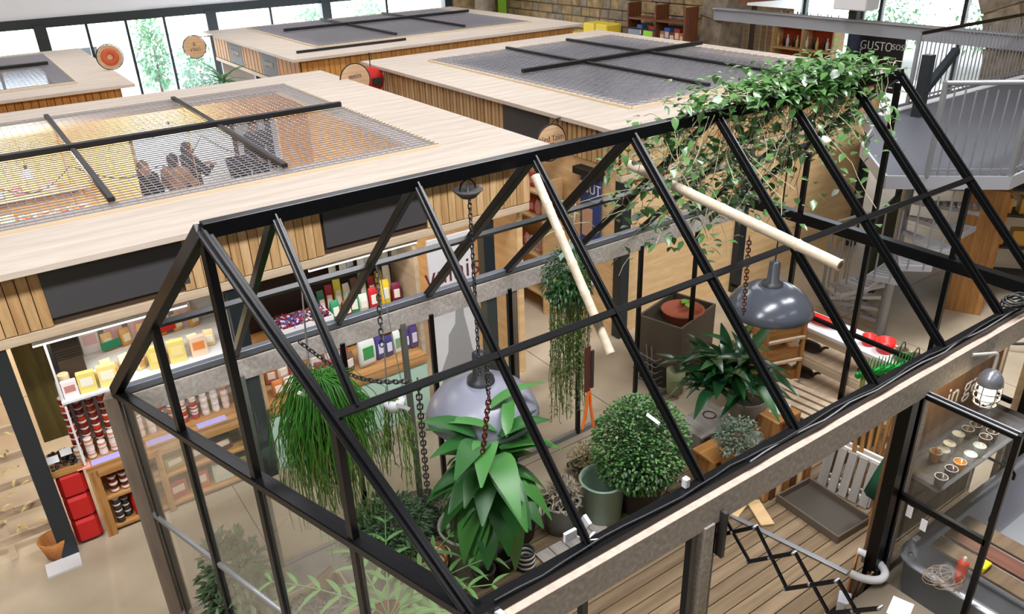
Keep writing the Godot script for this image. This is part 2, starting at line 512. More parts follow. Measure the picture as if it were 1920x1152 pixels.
func kiosks() -> void:
	var RY := 3.05
	# K1: the kiosk behind the greenhouse
	var k := thing("market_kiosk", "timber kiosk with two blank dark boards on its slatted front behind the greenhouse", "kiosk")
	roof(k, -7.0, 5.62, -14.42, -7.12, [-5.6, 4.28, -13.1, -8.5])
	roof_mesh(k, [-5.9, 4.55, -13.4, -8.2], RY + 0.03, [-2.6, -0.85, 0.93, 2.70], [-10.85], false, -5.7, 4.46)
	slats(k, Vector3(-6.8, 0, -7.36), Vector3(5.25, 0, -7.36), 2.42, 2.985, Vector3.BACK, 0.093, [[6.93, 8.08], [9.46, 10.62]])
	for q in [[0.11, 1.29], [2.66, 3.84]]:
		part(k, "sign_board", bm(Vector3(q[1] - q[0], 0.49, 0.03), 0.004), M.dark_panel, T(Vector3((q[0] + q[1]) / 2, 2.735, -7.335)))
	part(k, "lower_trim", bm(Vector3(12.05, 0.09, 0.12), 0.005), M.trim, T(Vector3(-0.78, 2.365, -7.38)))
	slats(k, Vector3(5.25, 0, -7.36), Vector3(5.25, 0, -14.2), 2.42, 2.985, Vector3.RIGHT, 0.12)
	wallp(k, "back_wall", -6.8, 2.05, 0, 2.98, -14.22, -14.14, M.osb_v)
	wallp(k, "back_wall", 4.55, 5.22, 0, 2.98, -14.22, -14.14, M.osb_v)
	wallp(k, "back_wall", 2.05, 4.55, 2.42, 2.98, -14.22, -14.14, M.osb_v)
	wallp(k, "back_wall", 2.05, 4.55, 0, 0.95, -14.22, -14.14, M.osb_v)
	wallp(k, "side_wall", 5.14, 5.22, 0, 2.98, -14.14, -7.45, M.osb)
	for x in [-0.373, 1.66, 4.66]:
		part(k, "post", bm(Vector3(0.15, 2.33, 0.15), 0.004), M.frame_dark, T(Vector3(x, 1.165, -7.42)))
	for x in [-5.0, -3.2, 1.05, 3.0]:
		part(k, "panel_joint", bm(Vector3(0.012, 2.5, 0.01)), M.oak, T(Vector3(x, 1.7, -14.135)))
	# K2
	var k2 := thing("market_kiosk", "timber kiosk with slatted sides and diamond mesh roof beside the vine-covered greenhouse ridge", "kiosk")
	roof(k2, 6.60, 12.72, -14.8, -7.22, [7.85, 11.9, -13.5, -8.4])
	roof_mesh(k2, [7.58, 12.2, -13.8, -8.1], RY + 0.03, [9.3, 10.85], [-11.15], true, 7.9, 12.25)
	slats(k2, Vector3(6.78, 0, -14.6), Vector3(6.78, 0, -7.42), 2.5, 2.985, Vector3.LEFT, 0.105, [[4.55, 5.75]], 0.7)
	slats(k2, Vector3(6.78, 0, -7.42), Vector3(12.5, 0, -7.42), 2.42, 2.985, Vector3.BACK, 0.105)
	part(k2, "lower_trim", bm(Vector3(5.72, 0.09, 0.12), 0.005), M.trim, T(Vector3(9.64, 2.365, -7.44)))
	part(k2, "sign_board", bm(Vector3(0.03, 0.47, 1.18), 0.004), M.dark_panel, T(Vector3(6.755, 2.745, -9.46)))
	wallp(k2, "side_wall", 6.80, 6.88, 0, 2.5, -14.5, -7.5, M.osb)
	wallp(k2, "floor_sheet", 6.9, 12.4, 0.002, 0.02, -14.5, -7.55, M.white)
	wallp(k2, "lining", 6.885, 6.9, 0.02, 2.98, -14.5, -7.55, M.white)
	wallp(k2, "back_wall", 6.88, 12.5, 0, 2.98, -14.6, -14.52, M.white)
	wallp(k2, "side_wall", 12.42, 12.5, 0, 2.98, -14.52, -7.5, M.osb)
	wallp(k2, "lining", 12.405, 12.42, 0.02, 2.98, -14.5, -7.55, M.white)
	wallp(k2, "front_wall", 6.9, 12.4, 0, 2.32, -7.52, -7.45, M.osb)
	for x in [6.86, 9.3, 12.4]:
		part(k2, "post", bm(Vector3(0.16, 2.33, 0.16), 0.004), M.frame_dark, T(Vector3(x, 1.165, -7.42)))
	# K3
	var k3 := thing("market_kiosk", "timber kiosk with two chalk-lettered grey boards on its end near the windows", "kiosk")
	roof(k3, 5.68, 13.27, -22.5, -16.0, [7.0, 12.2, -21.7, -17.5])
	roof_mesh(k3, [6.72, 12.5, -22.0, -17.2], RY + 0.03, [8.72, 10.6], [-20.05], true, 7.0, 12.4)
	slats(k3, Vector3(5.9, 0, -16.2), Vector3(13.05, 0, -16.2), 2.42, 2.985, Vector3.BACK, 0.12)
	slats(k3, Vector3(5.9, 0, -22.3), Vector3(5.9, 0, -16.2), 2.42, 2.985, Vector3.LEFT, 0.12, [[1.3, 2.35], [3.75, 4.75]])
	wallp(k3, "floor_sheet", 6.0, 12.9, 0.002, 0.02, -22.2, -16.35, M.white)
	wallp(k3, "back_wall", 5.95, 13.0, 0, 2.98, -22.3, -22.22, M.white)
	wallp(k3, "front_wall", 5.95, 13.0, 0, 2.4, -16.32, -16.24, M.osb_v)
	part(k3, "roof_rail", bm(Vector3(2.6, 0.05, 0.04), 0.004), M.black, T(Vector3(7.35, RY + 0.03, -16.75)))
	part(k3, "lower_trim", bm(Vector3(0.12, 0.09, 6.1), 0.005), M.trim, T(Vector3(5.9, 2.365, -19.25)))
	for q in [[-20.5, "menu"], [-18.05, "bar"]]:
		part(k3, "sign_board", bm(Vector3(0.03, 0.55, 1.0), 0.004), mat(Color8(120, 126, 132), 0.7), T(Vector3(5.87, 2.70, q[0])))
	part(k3, "post", bm(Vector3(0.15, 2.33, 0.15), 0.004), M.frame_dark, T(Vector3(5.98, 1.165, -19.4)))
	# K0
	var k0 := thing("market_kiosk", "timber kiosk with a plain slatted front before the bright windows", "kiosk")
	roof(k0, -7.0, 2.6, -21.7, -15.6, [-5.0, 1.5, -20.7, -16.7])
	roof_mesh(k0, [-5.3, 1.77, -21.0, -16.4], RY + 0.03, [-0.6], [-18.8], false, -5.0, 1.62)
	slats(k0, Vector3(-6.8, 0, -15.8), Vector3(2.38, 0, -15.8), 2.42, 2.985, Vector3.BACK, 0.12)
	wallp(k0, "side_wall", 2.28, 2.36, 0, 2.98, -21.5, -15.84, M.osb)
	wallp(k0, "front_wall", -6.8, 2.3, 0, 2.42, -15.92, -15.84, M.osb)

# ------------------------------------------------------------------ greenhouse frame
func rafter(a: Vector3, b: Vector3, w: float, n: Vector3) -> ArrayMesh:
	var st := mb()
	bar(st, a, b, w, 0.022, n, 0.003)
	bar(st, a + n * 0.022, b + n * 0.022, w * 0.3, 0.024, n, 0.003)
	bar(st, a - n * 0.03, b - n * 0.03, w * 0.45, 0.04, n, 0.003)
	return fin(st)
func greenhouse() -> void:
	var g := thing("greenhouse", "open black steel greenhouse frame with a skewed gable and weathered timber eaves", "greenhouse")
	var RY := 4.05
	var RZ := -4.2
	var EY := 2.365
	var NZ := -2.50
	var FZ := -5.92
	var XE := 7.38
	var F := Vector3(0.336, EY, FZ)
	var N := Vector3(1.375, EY, NZ)
	var A := Vector3(0.855, RY, RZ)
	var nN := Vector3(0, NZ - RZ, RY - EY).normalized()   # normal of the near slope
	var nF := Vector3(0, RZ - FZ, -(RY - EY)).normalized()
	nF = Vector3(0, absf(nF.y), -absf(nF.z))
	nN = Vector3(0, absf(nN.y), absf(nN.z))
	part(g, "ridge_beam", barm(A, Vector3(XE, RY, RZ), 0.07, 0.09, Vector3.UP, 0.004), M.steel)
	var xs := [1.25, 2.15, 3.05, 3.95, 4.85, 5.75, 6.65, XE]
	# a T-section rafter: flat web with a flange on top
	for i in xs.size():
		var x: float = xs[i]
		var heavy := i in [2, 3]
		var w := 0.07 if i == 3 else 0.05
		if i > 0:
			part(g, "rafter", rafter(Vector3(x, RY, RZ), Vector3(x, EY, NZ), w, nN), M.steel)
		else:
			part(g, "rafter", rafter(Vector3(x, RY, RZ), Vector3(x, 3.21, -3.345), 0.05, nN), M.steel)
		part(g, "rafter", barm(Vector3(x, RY, RZ), Vector3(x, EY, FZ), 0.07 if heavy or i == 7 else 0.045, 0.06, nF, 0.004), M.steel)
	part(g, "gable_rafter", rafter(A, N, 0.075, nN), M.steel)
	part(g, "gable_rafter", barm(A, F, 0.07, 0.09, nF, 0.004), M.steel)
	# purlins
	part(g, "purlin", barm(Vector3(1.11, 3.21, -3.345), Vector3(XE, 3.21, -3.345), 0.045, 0.045, nN, 0.003), M.steel)
	part(g, "purlin", barm(Vector3(0.60, 3.2, -5.06), Vector3(XE, 3.2, -5.06), 0.05, 0.04, nF, 0.003), M.steel)
	# eave rails
	part(g, "eave_rail", barm(N, Vector3(XE, EY, NZ), 0.10, 0.05, Vector3.UP, 0.004), M.steel)
	part(g, "eave_rail", barm(F, Vector3(XE, EY, FZ), 0.07, 0.05, Vector3.UP, 0.004), mat(Color8(96, 100, 106), 0.4, 0.3))
	part(g, "gable_rail", barm(F, N, 0.075, 0.06, Vector3.UP, 0.006), M.steel)
	part(g, "gable_rail", barm(F + Vector3(0.02, -0.015, 0.0), N + Vector3(0.06, -0.015, 0), 0.05, 0.08, Vector3.UP, 0.006), M.steel)
	part(g, "tie_beam", barm(Vector3(XE, 2.36, FZ), Vector3(XE, 2.36, NZ), 0.10, 0.12, Vector3.UP, 0.004), M.steel)
	# weathered timber eave beams
	var tb := part(g, "eave_beam", bm(Vector3(6.4, 0.215, 0.11), 0.004), M.beam, T(Vector3(4.62, 2.2175, -2.455)))
	part(tb, "top_strip", bm(Vector3(6.38, 0.012, 0.075), 0.002), M.beam_top, T(Vector3(0, 0.1125, 0.018)))
	part(g, "eave_beam", bm(Vector3(7.1, 0.19, 0.08), 0.004), M.beam, T(Vector3(3.9, 2.22, -5.93)))
	# posts
	part(g, "corner_post", bm(Vector3(0.10, 2.33, 0.12), 0.004), M.post_wood, T(Vector3(0.30, 1.165, -5.96), -0.29))
	part(g, "corner_mullion", bm(Vector3(0.06, 2.33, 0.06), 0.003), M.steel, T(Vector3(0.385, 1.165, -5.86)))
	for x in [2.15, 3.05, 3.95, 4.85, 5.75, 6.65]:
		part(g, "mullion", bm(Vector3(0.045, 2.15, 0.045), 0.003), M.steel, T(Vector3(x, 1.1, -5.9)))
	part(g, "post", bm(Vector3(0.10, 2.14, 0.06), 0.003), M.post_wood, T(Vector3(4.0, 1.07, -5.93)))
	for x in [1.25, 2.75]:
		part(g, "mullion", bm(Vector3(0.05, 2.15, 0.05), 0.003), mat(Color8(92, 96, 86), 0.5), T(Vector3(x, 1.1, -5.9)))
	# near side posts
	part(g, "near_mullion", bm(Vector3(0.045, 2.13, 0.045), 0.003), M.steel, T(Vector3(2.05, 1.07, -2.44)))
	part(g, "near_post", bm(Vector3(0.09, 2.13, 0.07), 0.003), M.beam, T(Vector3(3.01, 1.07, -2.42)))
	for x in [2.91, 3.085]:
		part(g, "near_mullion", bm(Vector3(0.05, 2.13, 0.05), 0.003), M.steel, T(Vector3(x, 1.07, -2.44)))
	part(g, "near_post", bm(Vector3(0.10, 2.13, 0.1), 0.003), M.steel, T(Vector3(5.30, 1.07, -2.46)))
	part(g, "near_post", bm(Vector3(0.06, 2.13, 0.04), 0.003), M.beam, T(Vector3(5.46, 1.07, -2.42)))
	# skewed gable: mullions, mid rail, sill, panes
	var ga := func(t: float, y: float) -> Vector3:
		var p := F.lerp(N, t)
		return Vector3(p.x, y, p.z)
	var top := func(t: float) -> float:
		return lerpf(EY, RY, 1.0 - absf(t - 0.5) * 2.0)
	for t in [0.26, 0.5, 0.755]:
		part(g, "gable_mullion", barm(ga.call(t, 0.03), ga.call(t, top.call(t) - 0.03), 0.05, 0.05, (N - F).normalized(), 0.003), M.steel)
	part(g, "mid_rail", barm(ga.call(0.0, 1.17), ga.call(1.0, 1.17), 0.03, 0.035, Vector3.UP, 0.003), M.galv)
	part(g, "near_corner_post", bm(Vector3(0.07, 2.33, 0.07), 0.003), M.steel, T(Vector3(1.375, 1.165, -2.5)))
	part(g, "sill", barm(ga.call(0.0, 0.03), ga.call(1.0, 0.03), 0.05, 0.06), M.galv)
	part(g, "sill", barm(Vector3(0.4, 0.03, FZ), Vector3(XE, 0.03, FZ), 0.05, 0.06), M.galv)
	var ts := [0.0, 0.26, 0.5, 0.755, 1.0]
	for i in 4:
		for r in [[0.06, 1.15], [1.19, 2.32]]:
			var a: Vector3 = ga.call(ts[i] + 0.008, 0)
			var b: Vector3 = ga.call(ts[i + 1] - 0.008, 0)
			part(g, "glass_pane", barm(a + Vector3.UP * (r[0] + r[1]) / 2, b + Vector3.UP * (r[0] + r[1]) / 2, 0.005, r[1] - r[0]), M.glass)
	var fx := [0.42, 1.25, 2.15, 3.05, 3.95]
	for i in 4:
		part(g, "glass_pane", bm(Vector3(fx[i + 1] - fx[i] - 0.06, 2.06, 0.005)), M.glass, T(Vector3((fx[i] + fx[i + 1]) / 2, 1.09, -5.91)))
	# far gable mullions
	for z in [-5.07, -4.2, -3.34]:
		part(g, "gable_mullion", bm(Vector3(0.05, 2.25 + (1.0 - absf(z + 4.2) / 1.72) * 1.68, 0.05), 0.003), M.steel, T(Vector3(XE, (2.25 + (1.0 - absf(z + 4.2) / 1.72) * 1.68) / 2 + 0.03, z)))
	part(g, "mid_rail", barm(Vector3(XE, 1.22, FZ), Vector3(XE, 1.22, NZ), 0.045, 0.045, Vector3.UP, 0.003), M.steel)
	# deck boards inside
	var mats := [M.deck, M.deck2, M.deck3]
	var dk := thing("wooden_deck", "weathered plank deck inside the greenhouse", "deck", Vector3(0, 0, 0))
	var z := -2.58
	var i := 0
	while z > -4.95:
		part(dk, "plank", bm(Vector3(5.1, 0.03, 0.121), 0.003), mats[(i * 5 + i / 4) % 3], T(Vector3(4.75, 0.085, z)))
		z -= 0.128
		i += 1

func pd_(px: float, py: float, depth: float) -> Vector3:
	return CAM + ray(px, py) * depth
func hall_right() -> void:
	# stone wall at the right end with an arch into the next room
	var poly := PackedVector2Array([Vector2(-25.2, 0), Vector2(-14.85, 0), Vector2(-14.85, 2.2)])
	for i in 25:
		var a := PI - PI * i / 24.0
		poly.append(Vector2(-11.4 + 3.45 * cos(a), 2.2 + 3.45 * sin(a)))
	poly.append_array(PackedVector2Array([Vector2(-7.95, 0), Vector2(9, 0), Vector2(9, 9), Vector2(-25.2, 9)]))
	var st := mb()
	prism(st, poly, 0.7, Transform3D(Basis(Vector3.BACK, Vector3.UP, Vector3.LEFT), Vector3(17.7, 0, 0)))
	var w := struct("wall_right", fin(st), M.stone)
	# voussoirs round the arch, each its own stone
	rng.seed = 31
	for i in 17:
		var a0 := PI - PI * i / 17.0
		var a1 := PI - PI * (i + 0.94) / 17.0
		var s2 := mb()
		var p := PackedVector2Array()
		var r1 := 3.43
		var r2 := 4.2 + rng.randf_range(-0.15, 0.15)
		for q in [[a0, r1], [(a0 + a1) / 2, r1], [a1, r1], [a1, r2], [a0, r2]]:
			p.append(Vector2(-11.4 + q[1] * cos(q[0]), 2.2 + q[1] * sin(q[0])))
		prism(s2, p, 0.8, Transform3D(Basis(Vector3.BACK, Vector3.UP, Vector3.LEFT), Vector3(17.75, 0, 0)))
		part(w, "stone", fin(s2), M.stone_grey)
	for sgn in [-1, 1]:
		var y := 0.0
		for k in 4:
			var hh := 0.5 + rng.randf_range(0, 0.1)
			var wd := 0.8 + rng.randf_range(-0.15, 0.2)
			part(w, "stone", bm(Vector3(0.8, minf(hh, 2.2 - y) - 0.02, wd), 0.02), M.stone_grey, T(Vector3(17.35, y + hh / 2, -11.4 + sgn * (3.42 + wd / 2))))
			y += hh
	# rough courses on the stretch of wall seen behind the far kiosk
	var zz := -24.6
	var row := 0
	var y2 := 0.0
	while y2 < 3.6:
		var h2 := 0.26 + rng.randf_range(0, 0.12)
		zz = -24.9 + rng.randf_range(0, 0.3)
		while zz < -15.9:
			var l2 := rng.randf_range(0.35, 0.8)
			part(w, "stone", bm(Vector3(0.10 + rng.randf_range(0, 0.05), h2 - 0.02, l2 - 0.02), 0.02), M.stone if rng.randf() < 0.7 else M.stone_grey, T(Vector3(16.98, y2 + h2 / 2, zz + l2 / 2)))
			zz += l2
		y2 += h2
		row += 1
	struct("wall_back_stone", bm(Vector3(2.9, 9, 0.3)), M.stone, T(Vector3(16.1, 4.5, -25.05)))
	# the room beyond the arch
	struct("wall_side_room", bm(Vector3(9, 6, 0.3)), M.plaster, T(Vector3(22.0, 3, -19.2)))
	struct("wall_side_room", bm(Vector3(9, 6, 0.3)), M.plaster, T(Vector3(22.0, 3, -2.0)))
	struct("ceiling_side_room", bm(Vector3(9.2, 0.2, 17.5)), mat(Color8(206, 186, 152), 0.8), T(Vector3(22.1, 4.2, -10.6)))
	struct("trim_5", bm(Vector3(0.2, 0.8, 17)), mat(Color8(214, 190, 150), 0.8), T(Vector3(26.3, 3.85, -10.6)), "beige lintel over the side room windows")
	struct("trim_6", bm(Vector3(0.2, 0.22, 17)), M.black, T(Vector3(26.25, 3.38, -10.6)), "black transom over the side room windows")
	for z in [-19.0, -16.0, -13.2, -10.4, -7.6, -4.8, -2.2]:
		struct("trim_7", bm(Vector3(0.16, 3.4, 0.12)), M.frame_dark, T(Vector3(26.25, 1.7, z)), "dark upright between the side room windows")
	for i in 6:
		struct("window_%d" % (21 + i), bm(Vector3(0.012, 3.2, 2.65)), M.win, T(Vector3(26.25, 1.65, [-17.5, -14.6, -11.8, -9.0, -6.2, -3.5][i])))

# ------------------------------------------------------------------ goods
var G := {}
func jar_mesh() -> void:
	G.jar_body = lm([Vector2(0, 0), Vector2(0.036, 0.0), Vector2(0.039, 0.006), Vector2(0.039, 0.052), Vector2(0.033, 0.06), Vector2(0, 0.06)], 12)
	G.jar_lid = lm([Vector2(0, 0.058), Vector2(0.036, 0.058), Vector2(0.037, 0.074), Vector2(0.034, 0.076), Vector2(0, 0.076)], 12)
	G.jar_label = lm([Vector2(0.0397, 0.014), Vector2(0.0397, 0.044)], 12)
func proto_goods() -> void:
	jar_mesh()
	M.jam = mat(Color8(110, 22, 14), 0.15)
	M.jam2 = mat(Color8(168, 48, 22), 0.15)
	M.honey = mat(Color8(190, 120, 70), 0.2)
	M.cream = mat(Color8(222, 196, 184), 0.25)
	M.lid_pale = mat(Color8(226, 214, 200), 0.4)
	M.lid_black = mat(Color8(24, 22, 22), 0.4)
	M.paper_label = mat(Color8(228, 210, 196), 0.7)
	M.red = mat(Color8(200, 30, 26), 0.55)
	M.redcloth = mat(Color8(186, 24, 18), 0.7)
	M.pot_dark = mat(Color8(42, 38, 36), 0.6)
	M.pot_grey = mottled(Color8(150, 152, 138), Color8(122, 126, 112), 91, 2.0, 0.8, 0.06, 0.05)
	M.zinc = mottled(Color8(142, 146, 142), Color8(112, 118, 112), 92, 2.5, 0.5, 0.05, 0.05)
	M.terra = mat(Color8(150, 78, 52), 0.8)
	M.soil = mottled(Color8(58, 44, 32), Color8(30, 24, 18), 93, 3.0, 0.95, 0.1, 0.15)
	M.bamboo = wood(Color8(204, 190, 170), Color8(172, 156, 134), true, 94, 2.0, 0.5)
	M.chain = mat(Color8(60, 58, 56), 0.4, 0.6)
	M.rust = mat(Color8(84, 40, 24), 0.7, 0.2)
func jar(at: Vector3, body: Material, lid: Material, label: String, group: String, s := 1.0, band := true) -> void:
	var t := thing("jar", label, "jar", at, rng.randf() * 6.0, group)
	t.scale = Vector3.ONE * s
	var jb := part(t, "body", G.jar_body, body)
	part(t, "lid", G.jar_lid, lid)
	if band: part(jb, "paper_label", G.jar_label, M.paper_label)
var bag_cache := {}
func bag_mesh(w: float, h: float, d: float) -> ArrayMesh:
	# a filled bag: bulging sides, crimped top edge
	var key := "%.3f %.3f %.3f" % [w, h, d]
	if bag_cache.has(key): return bag_cache[key]
	var st := mb()
	st.set_smooth_group(1)
	var rows := 7
	var cols := 12
	var ring := []
	for i in rows + 1:
		var t := float(i) / rows
		var bulge := pow(sin(PI * clampf(t * 0.86 + 0.1, 0, 1)), 0.6)
		if i == rows: bulge = 0.06
		var r := []
		for k in cols:
			var a := TAU * k / cols
			var cx := signf(cos(a)) * pow(absf(cos(a)), 0.5)
			var cz := signf(sin(a)) * pow(absf(sin(a)), 0.5)
			var ww := w * 0.5 * (0.9 + 0.1 * bulge)
			r.append(Vector3(cx * ww, h * t, cz * d * 0.5 * bulge))
		ring.append(r)
	for i in rows:
		for k in cols:
			var l := (k + 1) % cols
			quad(st, ring[i][k], ring[i + 1][k], ring[i + 1][l], ring[i][l])
	for k in cols:
		for v in [Vector3.ZERO, ring[0][k], ring[0][(k + 1) % cols]]: st.add_vertex(v)
	bag_cache[key] = fin(st)
	return bag_cache[key]
func bag(at: Vector3, size: Vector3, c: Color, panel: Color, label: String, group := "", turn := 0.0, tilt := 0.0) -> void:
	var t := thing("packaged_bag", label, "bag", at, turn, group)
	t.rotation.x = tilt
	var pc := part(t, "pouch", bag_mesh(size.x, size.y, size.z), mat(c, 0.45))
	var st := mb()
	bbox(st, Vector3(0, size.y * 0.5, size.z * 0.475), Vector3(size.x * 0.62, size.y * 0.42, 0.012), 0.003)
	part(pc, "printed_panel", fin(st), mat(panel, 0.5))
func carton(at: Vector3, size: Vector3, c: Color, panel: Color, label: String, group := "", turn := 0.0, tilt := 0.0) -> void:
	var t := thing("carton", label, "box", at, turn, group)
	t.rotation.x = tilt
	var cb := part(t, "body", bm(size, 0.003), mat(c, 0.6), T(Vector3(0, size.y / 2, 0)))
	part(cb, "printed_panel", bm(Vector3(size.x * 0.7, size.y * 0.4, 0.002)), mat(panel, 0.6), T(Vector3(0, size.y * 0.05, size.z / 2 + 0.001)))
func fluorescent(a: Vector3, b: Vector3, label: String) -> void:
	var t := thing("fluorescent_tube", label, "lamp", (a + b) / 2)
	var L := a.distance_to(b)
	var B := look(a, b)
	var st := mb()
	bbox(st, Vector3(0, 0.028, 0), Vector3(L, 0.03, 0.05), 0.004, B)
	part(t, "housing", fin(st), M.white)
	var gm := glow(Color8(255, 250, 240), 2.2)
	part(t, "tube", tubem([B * Vector3(-L / 2, 0, 0), B * Vector3(L / 2, 0, 0)], 0.013, 8), gm)
	var l := AreaLight3D.new()
	l.name = "tube_glow"
	t.add_child(l)
	l.area_size = Vector2(L, 0.04)
	l.position = Vector3(0, -0.02, 0)
	l.rotation_degrees = Vector3(-90, 0, 0)
	l.light_energy = 0.32
	l.light_color = Color8(255, 248, 236)
	l.area_range = 20
	l.shadow_enabled = true
func shop_front() -> void:
	rng.seed = 101
	# --- counter with jam jars at the end of the front
	var c := thing("shop_counter", "oak shop counter with open shelves below and lavender paper runners on top", "counter", Vector3(0, 0, 0))
	part(c, "top", bm(Vector3(1.62, 0.05, 0.62), 0.004), M.oak, T(Vector3(0.79, 0.835, -7.72)))
	for x in [0.03, 0.62, 1.5]:
		part(c, "leg", bm(Vector3(0.06 if x > 0.1 else 0.09, 0.81, 0.08), 0.004), M.oak_v, T(Vector3(x, 0.405, -7.45)))
	part(c, "apron", bm(Vector3(1.5, 0.09, 0.03), 0.003), M.oak, T(Vector3(0.8, 0.765, -7.425)))
	for y in [0.06, 0.42]:
		part(c, "shelf", bm(Vector3(1.5, 0.03, 0.52), 0.003), M.oak, T(Vector3(0.8, y, -7.70)))
	part(c, "back_panel", bm(Vector3(1.5, 0.78, 0.02)), M.oak, T(Vector3(0.8, 0.42, -7.98)))
	for q in [[0.27, 0.46], [0.72, 0.34], [1.2, 0.3]]:
		one("paper_runner", bm(Vector3(q[1], 0.004, 0.10), 0.001), mat(Color8(176, 168, 226), 0.7), "lavender paper strip along the front edge of the oak counter", "paper", Vector3(q[0], 0.863, -7.475), 0, "lavender paper strips")
	one("paper_runner", bm(Vector3(0.12, 0.004, 0.10), 0.001), mat(Color8(238, 160, 150), 0.7), "short salmon pink paper strip on the counter end", "paper", Vector3(-0.03, 0.863, -7.475))
	# stacks of jam jars behind, pale-lidded jars in front
	for i in 5:
		for k in 9:
			jar(Vector3(-0.02 + i * 0.105, 0.861 + k * 0.0765, -7.68), [M.jam, M.jam, M.jam2][(i + k * 2) % 3], M.lid_pale, "small red jam jar in the tall stacks on the oak counter", "red jam jar stacks", 1.0, false)
		for k in [2, 3, 2, 3, 2][i]:
			jar(Vector3(-0.03 + i * 0.105, 0.861 + k * 0.0765, -7.58), [M.cream, M.honey][(i + k) % 2], M.lid_pale, "pale spread jar with a cream lid before the red jam stacks", "pale spread jars", 1.0, true)
	for i in 9:
		for k in [4, 5, 4, 6, 5, 6, 5, 4, 4][i]:
			jar(Vector3(0.55 + i * 0.108, 0.861 + k * 0.0765, -7.66), [M.cream, M.honey, M.jam2, M.paper_label][(i / 2 + k / 3) % 4], [M.lid_pale, M.white][i % 2], "preserve jar stacked on the counter behind the greenhouse glass", "preserve jars behind the glass", 1.0, (i + k) % 3 == 0)
	# lower shelves
	for i in 4:
		for k in 4:
			jar(Vector3(0.17 + i * 0.1, 0.437 + k * 0.0765, -7.52), M.jam, M.lid_black, "dark cherry jar with black lid on the upper shelf under the counter", "dark jars under the counter", 1.0, true)
	for k in 4:
		for i in 2:
			jar(Vector3(0.14 + i * 0.08, 0.077 + k * 0.0765, -7.5 - i * 0.06), M.pot_dark, M.lid_pale, "black syrup jar with pale lid on the bottom shelf", "black jars on the bottom shelf", 1.0, false)
	bag(Vector3(0.40, 0.077, -7.55), Vector3(0.26, 0.26, 0.16), Color8(196, 24, 24), Color8(226, 220, 226), "red gift bag with white print on the bottom counter shelf", "", 0.3)
	for q in [[0.75, 0.437, 0.2, 0.16, [160, 140, 80]], [1.0, 0.437, 0.16, 0.2, [110, 66, 48]], [1.25, 0.437, 0.2, 0.18, [96, 60, 44]], [0.72, 0.077, 0.18, 0.2, [172, 66, 58]], [0.95, 0.077, 0.18, 0.22, [186, 84, 72]], [1.2, 0.077, 0.2, 0.24, [186, 196, 176]], [1.4, 0.077, 0.14, 0.2, [160, 150, 96]]]:
		carton(Vector3(q[0], q[1], -7.58), Vector3(q[2], q[3], 0.14), Color8(q[4][0], q[4][1], q[4][2]), Color8(214, 200, 176), "small gift carton on the shelves under the oak counter behind glass", "gift cartons under the counter", rng.randf_range(-0.2, 0.2))
	# --- white wall shelf with pasta and cakes
	var s := thing("display_shelf", "white display shelf with a white back panel under the fluorescent tube", "shelf", Vector3.ZERO)
	part(s, "board", bm(Vector3(1.62, 0.03, 0.5), 0.003), M.white, T(Vector3(0.78, 1.60, -7.68)))
	part(s, "back_panel", bm(Vector3(1.62, 1.45, 0.02)), M.white, T(Vector3(0.78, 1.58, -7.96)))
	part(s, "riser", bm(Vector3(1.5, 0.2, 0.14), 0.003), M.white, T(Vector3(0.8, 1.715, -7.86)))
	for x in [-0.01, 1.57]: part(s, "side_panel", bm(Vector3(0.02, 1.4, 0.5)), M.white, T(Vector3(x, 1.58, -7.7)))
	one("dark_pasta_crate", bm(Vector3(0.22, 0.3, 0.2), 0.005), mat(Color8(66, 52, 42), 0.5), "stack of flat dark brown boxes at the shelf end", "box", Vector3(0.15, 1.765, -7.78))
	for k in 4: one("flat_box", bm(Vector3(0.23, 0.022, 0.21), 0.003), mat(Color8(48, 38, 32), 0.5), "flat dark brown box lying on the boxes at the shelf end", "box", Vector3(0.15, 1.93 + k * 0.026, -7.78), 0, "flat dark boxes")
	one("dried_pasta_bundle", tubem([Vector3(0, 0, 0), Vector3(0, 0.03, 0), Vector3(0, 0.2, 0)], [0.03, 0.045, 0.05], 10), mat(Color8(222, 206, 160), 0.7), "bundle of pale breadsticks beside the dark boxes", "food", Vector3(0.05, 1.616, -7.60))
	carton(Vector3(0.07, 1.616, -7.50), Vector3(0.13, 0.17, 0.05), Color8(236, 226, 222), Color8(190, 130, 120), "white carton with faint red print on the shelf front")
	carton(Vector3(0.22, 1.616, -7.50), Vector3(0.15, 0.21, 0.06), Color8(236, 214, 118), Color8(240, 236, 220), "yellow cake carton beside the white carton", "", -0.1)
	carton(Vector3(0.40, 1.616, -7.50), Vector3(0.16, 0.22, 0.06), Color8(240, 222, 140), Color8(244, 240, 214), "pale yellow cake carton with a white panel", "", -0.1)
	carton(Vector3(0.86, 1.616, -7.55), Vector3(0.16, 0.24, 0.06), Color8(220, 198, 110), Color8(232, 214, 130), "yellow flour carton behind the gable rafter", "", -0.1)
	carton(Vector3(1.05, 1.616, -7.55), Vector3(0.16, 0.24, 0.06), Color8(222, 202, 118), Color8(230, 212, 140), "yellow flour carton next to the red card", "", -0.1)
	carton(Vector3(1.26, 1.616, -7.55), Vector3(0.16, 0.22, 0.06), Color8(226, 196, 168), Color8(220, 130, 60), "cream carton with orange print at the shelf end", "", -0.05)
	one("red_card", bm(Vector3(0.16, 0.1, 0.006)), M.red, "red price card standing above the yellow cartons", "card", Vector3(1.05, 1.93, -7.75), 0.2)
	one("green_card", bm(Vector3(0.18, 0.08, 0.006)), mat(Color8(40, 140, 104), 0.6), "green price card on the riser among pasta bags", "card", Vector3(0.52, 1.90, -7.76), 0.2)
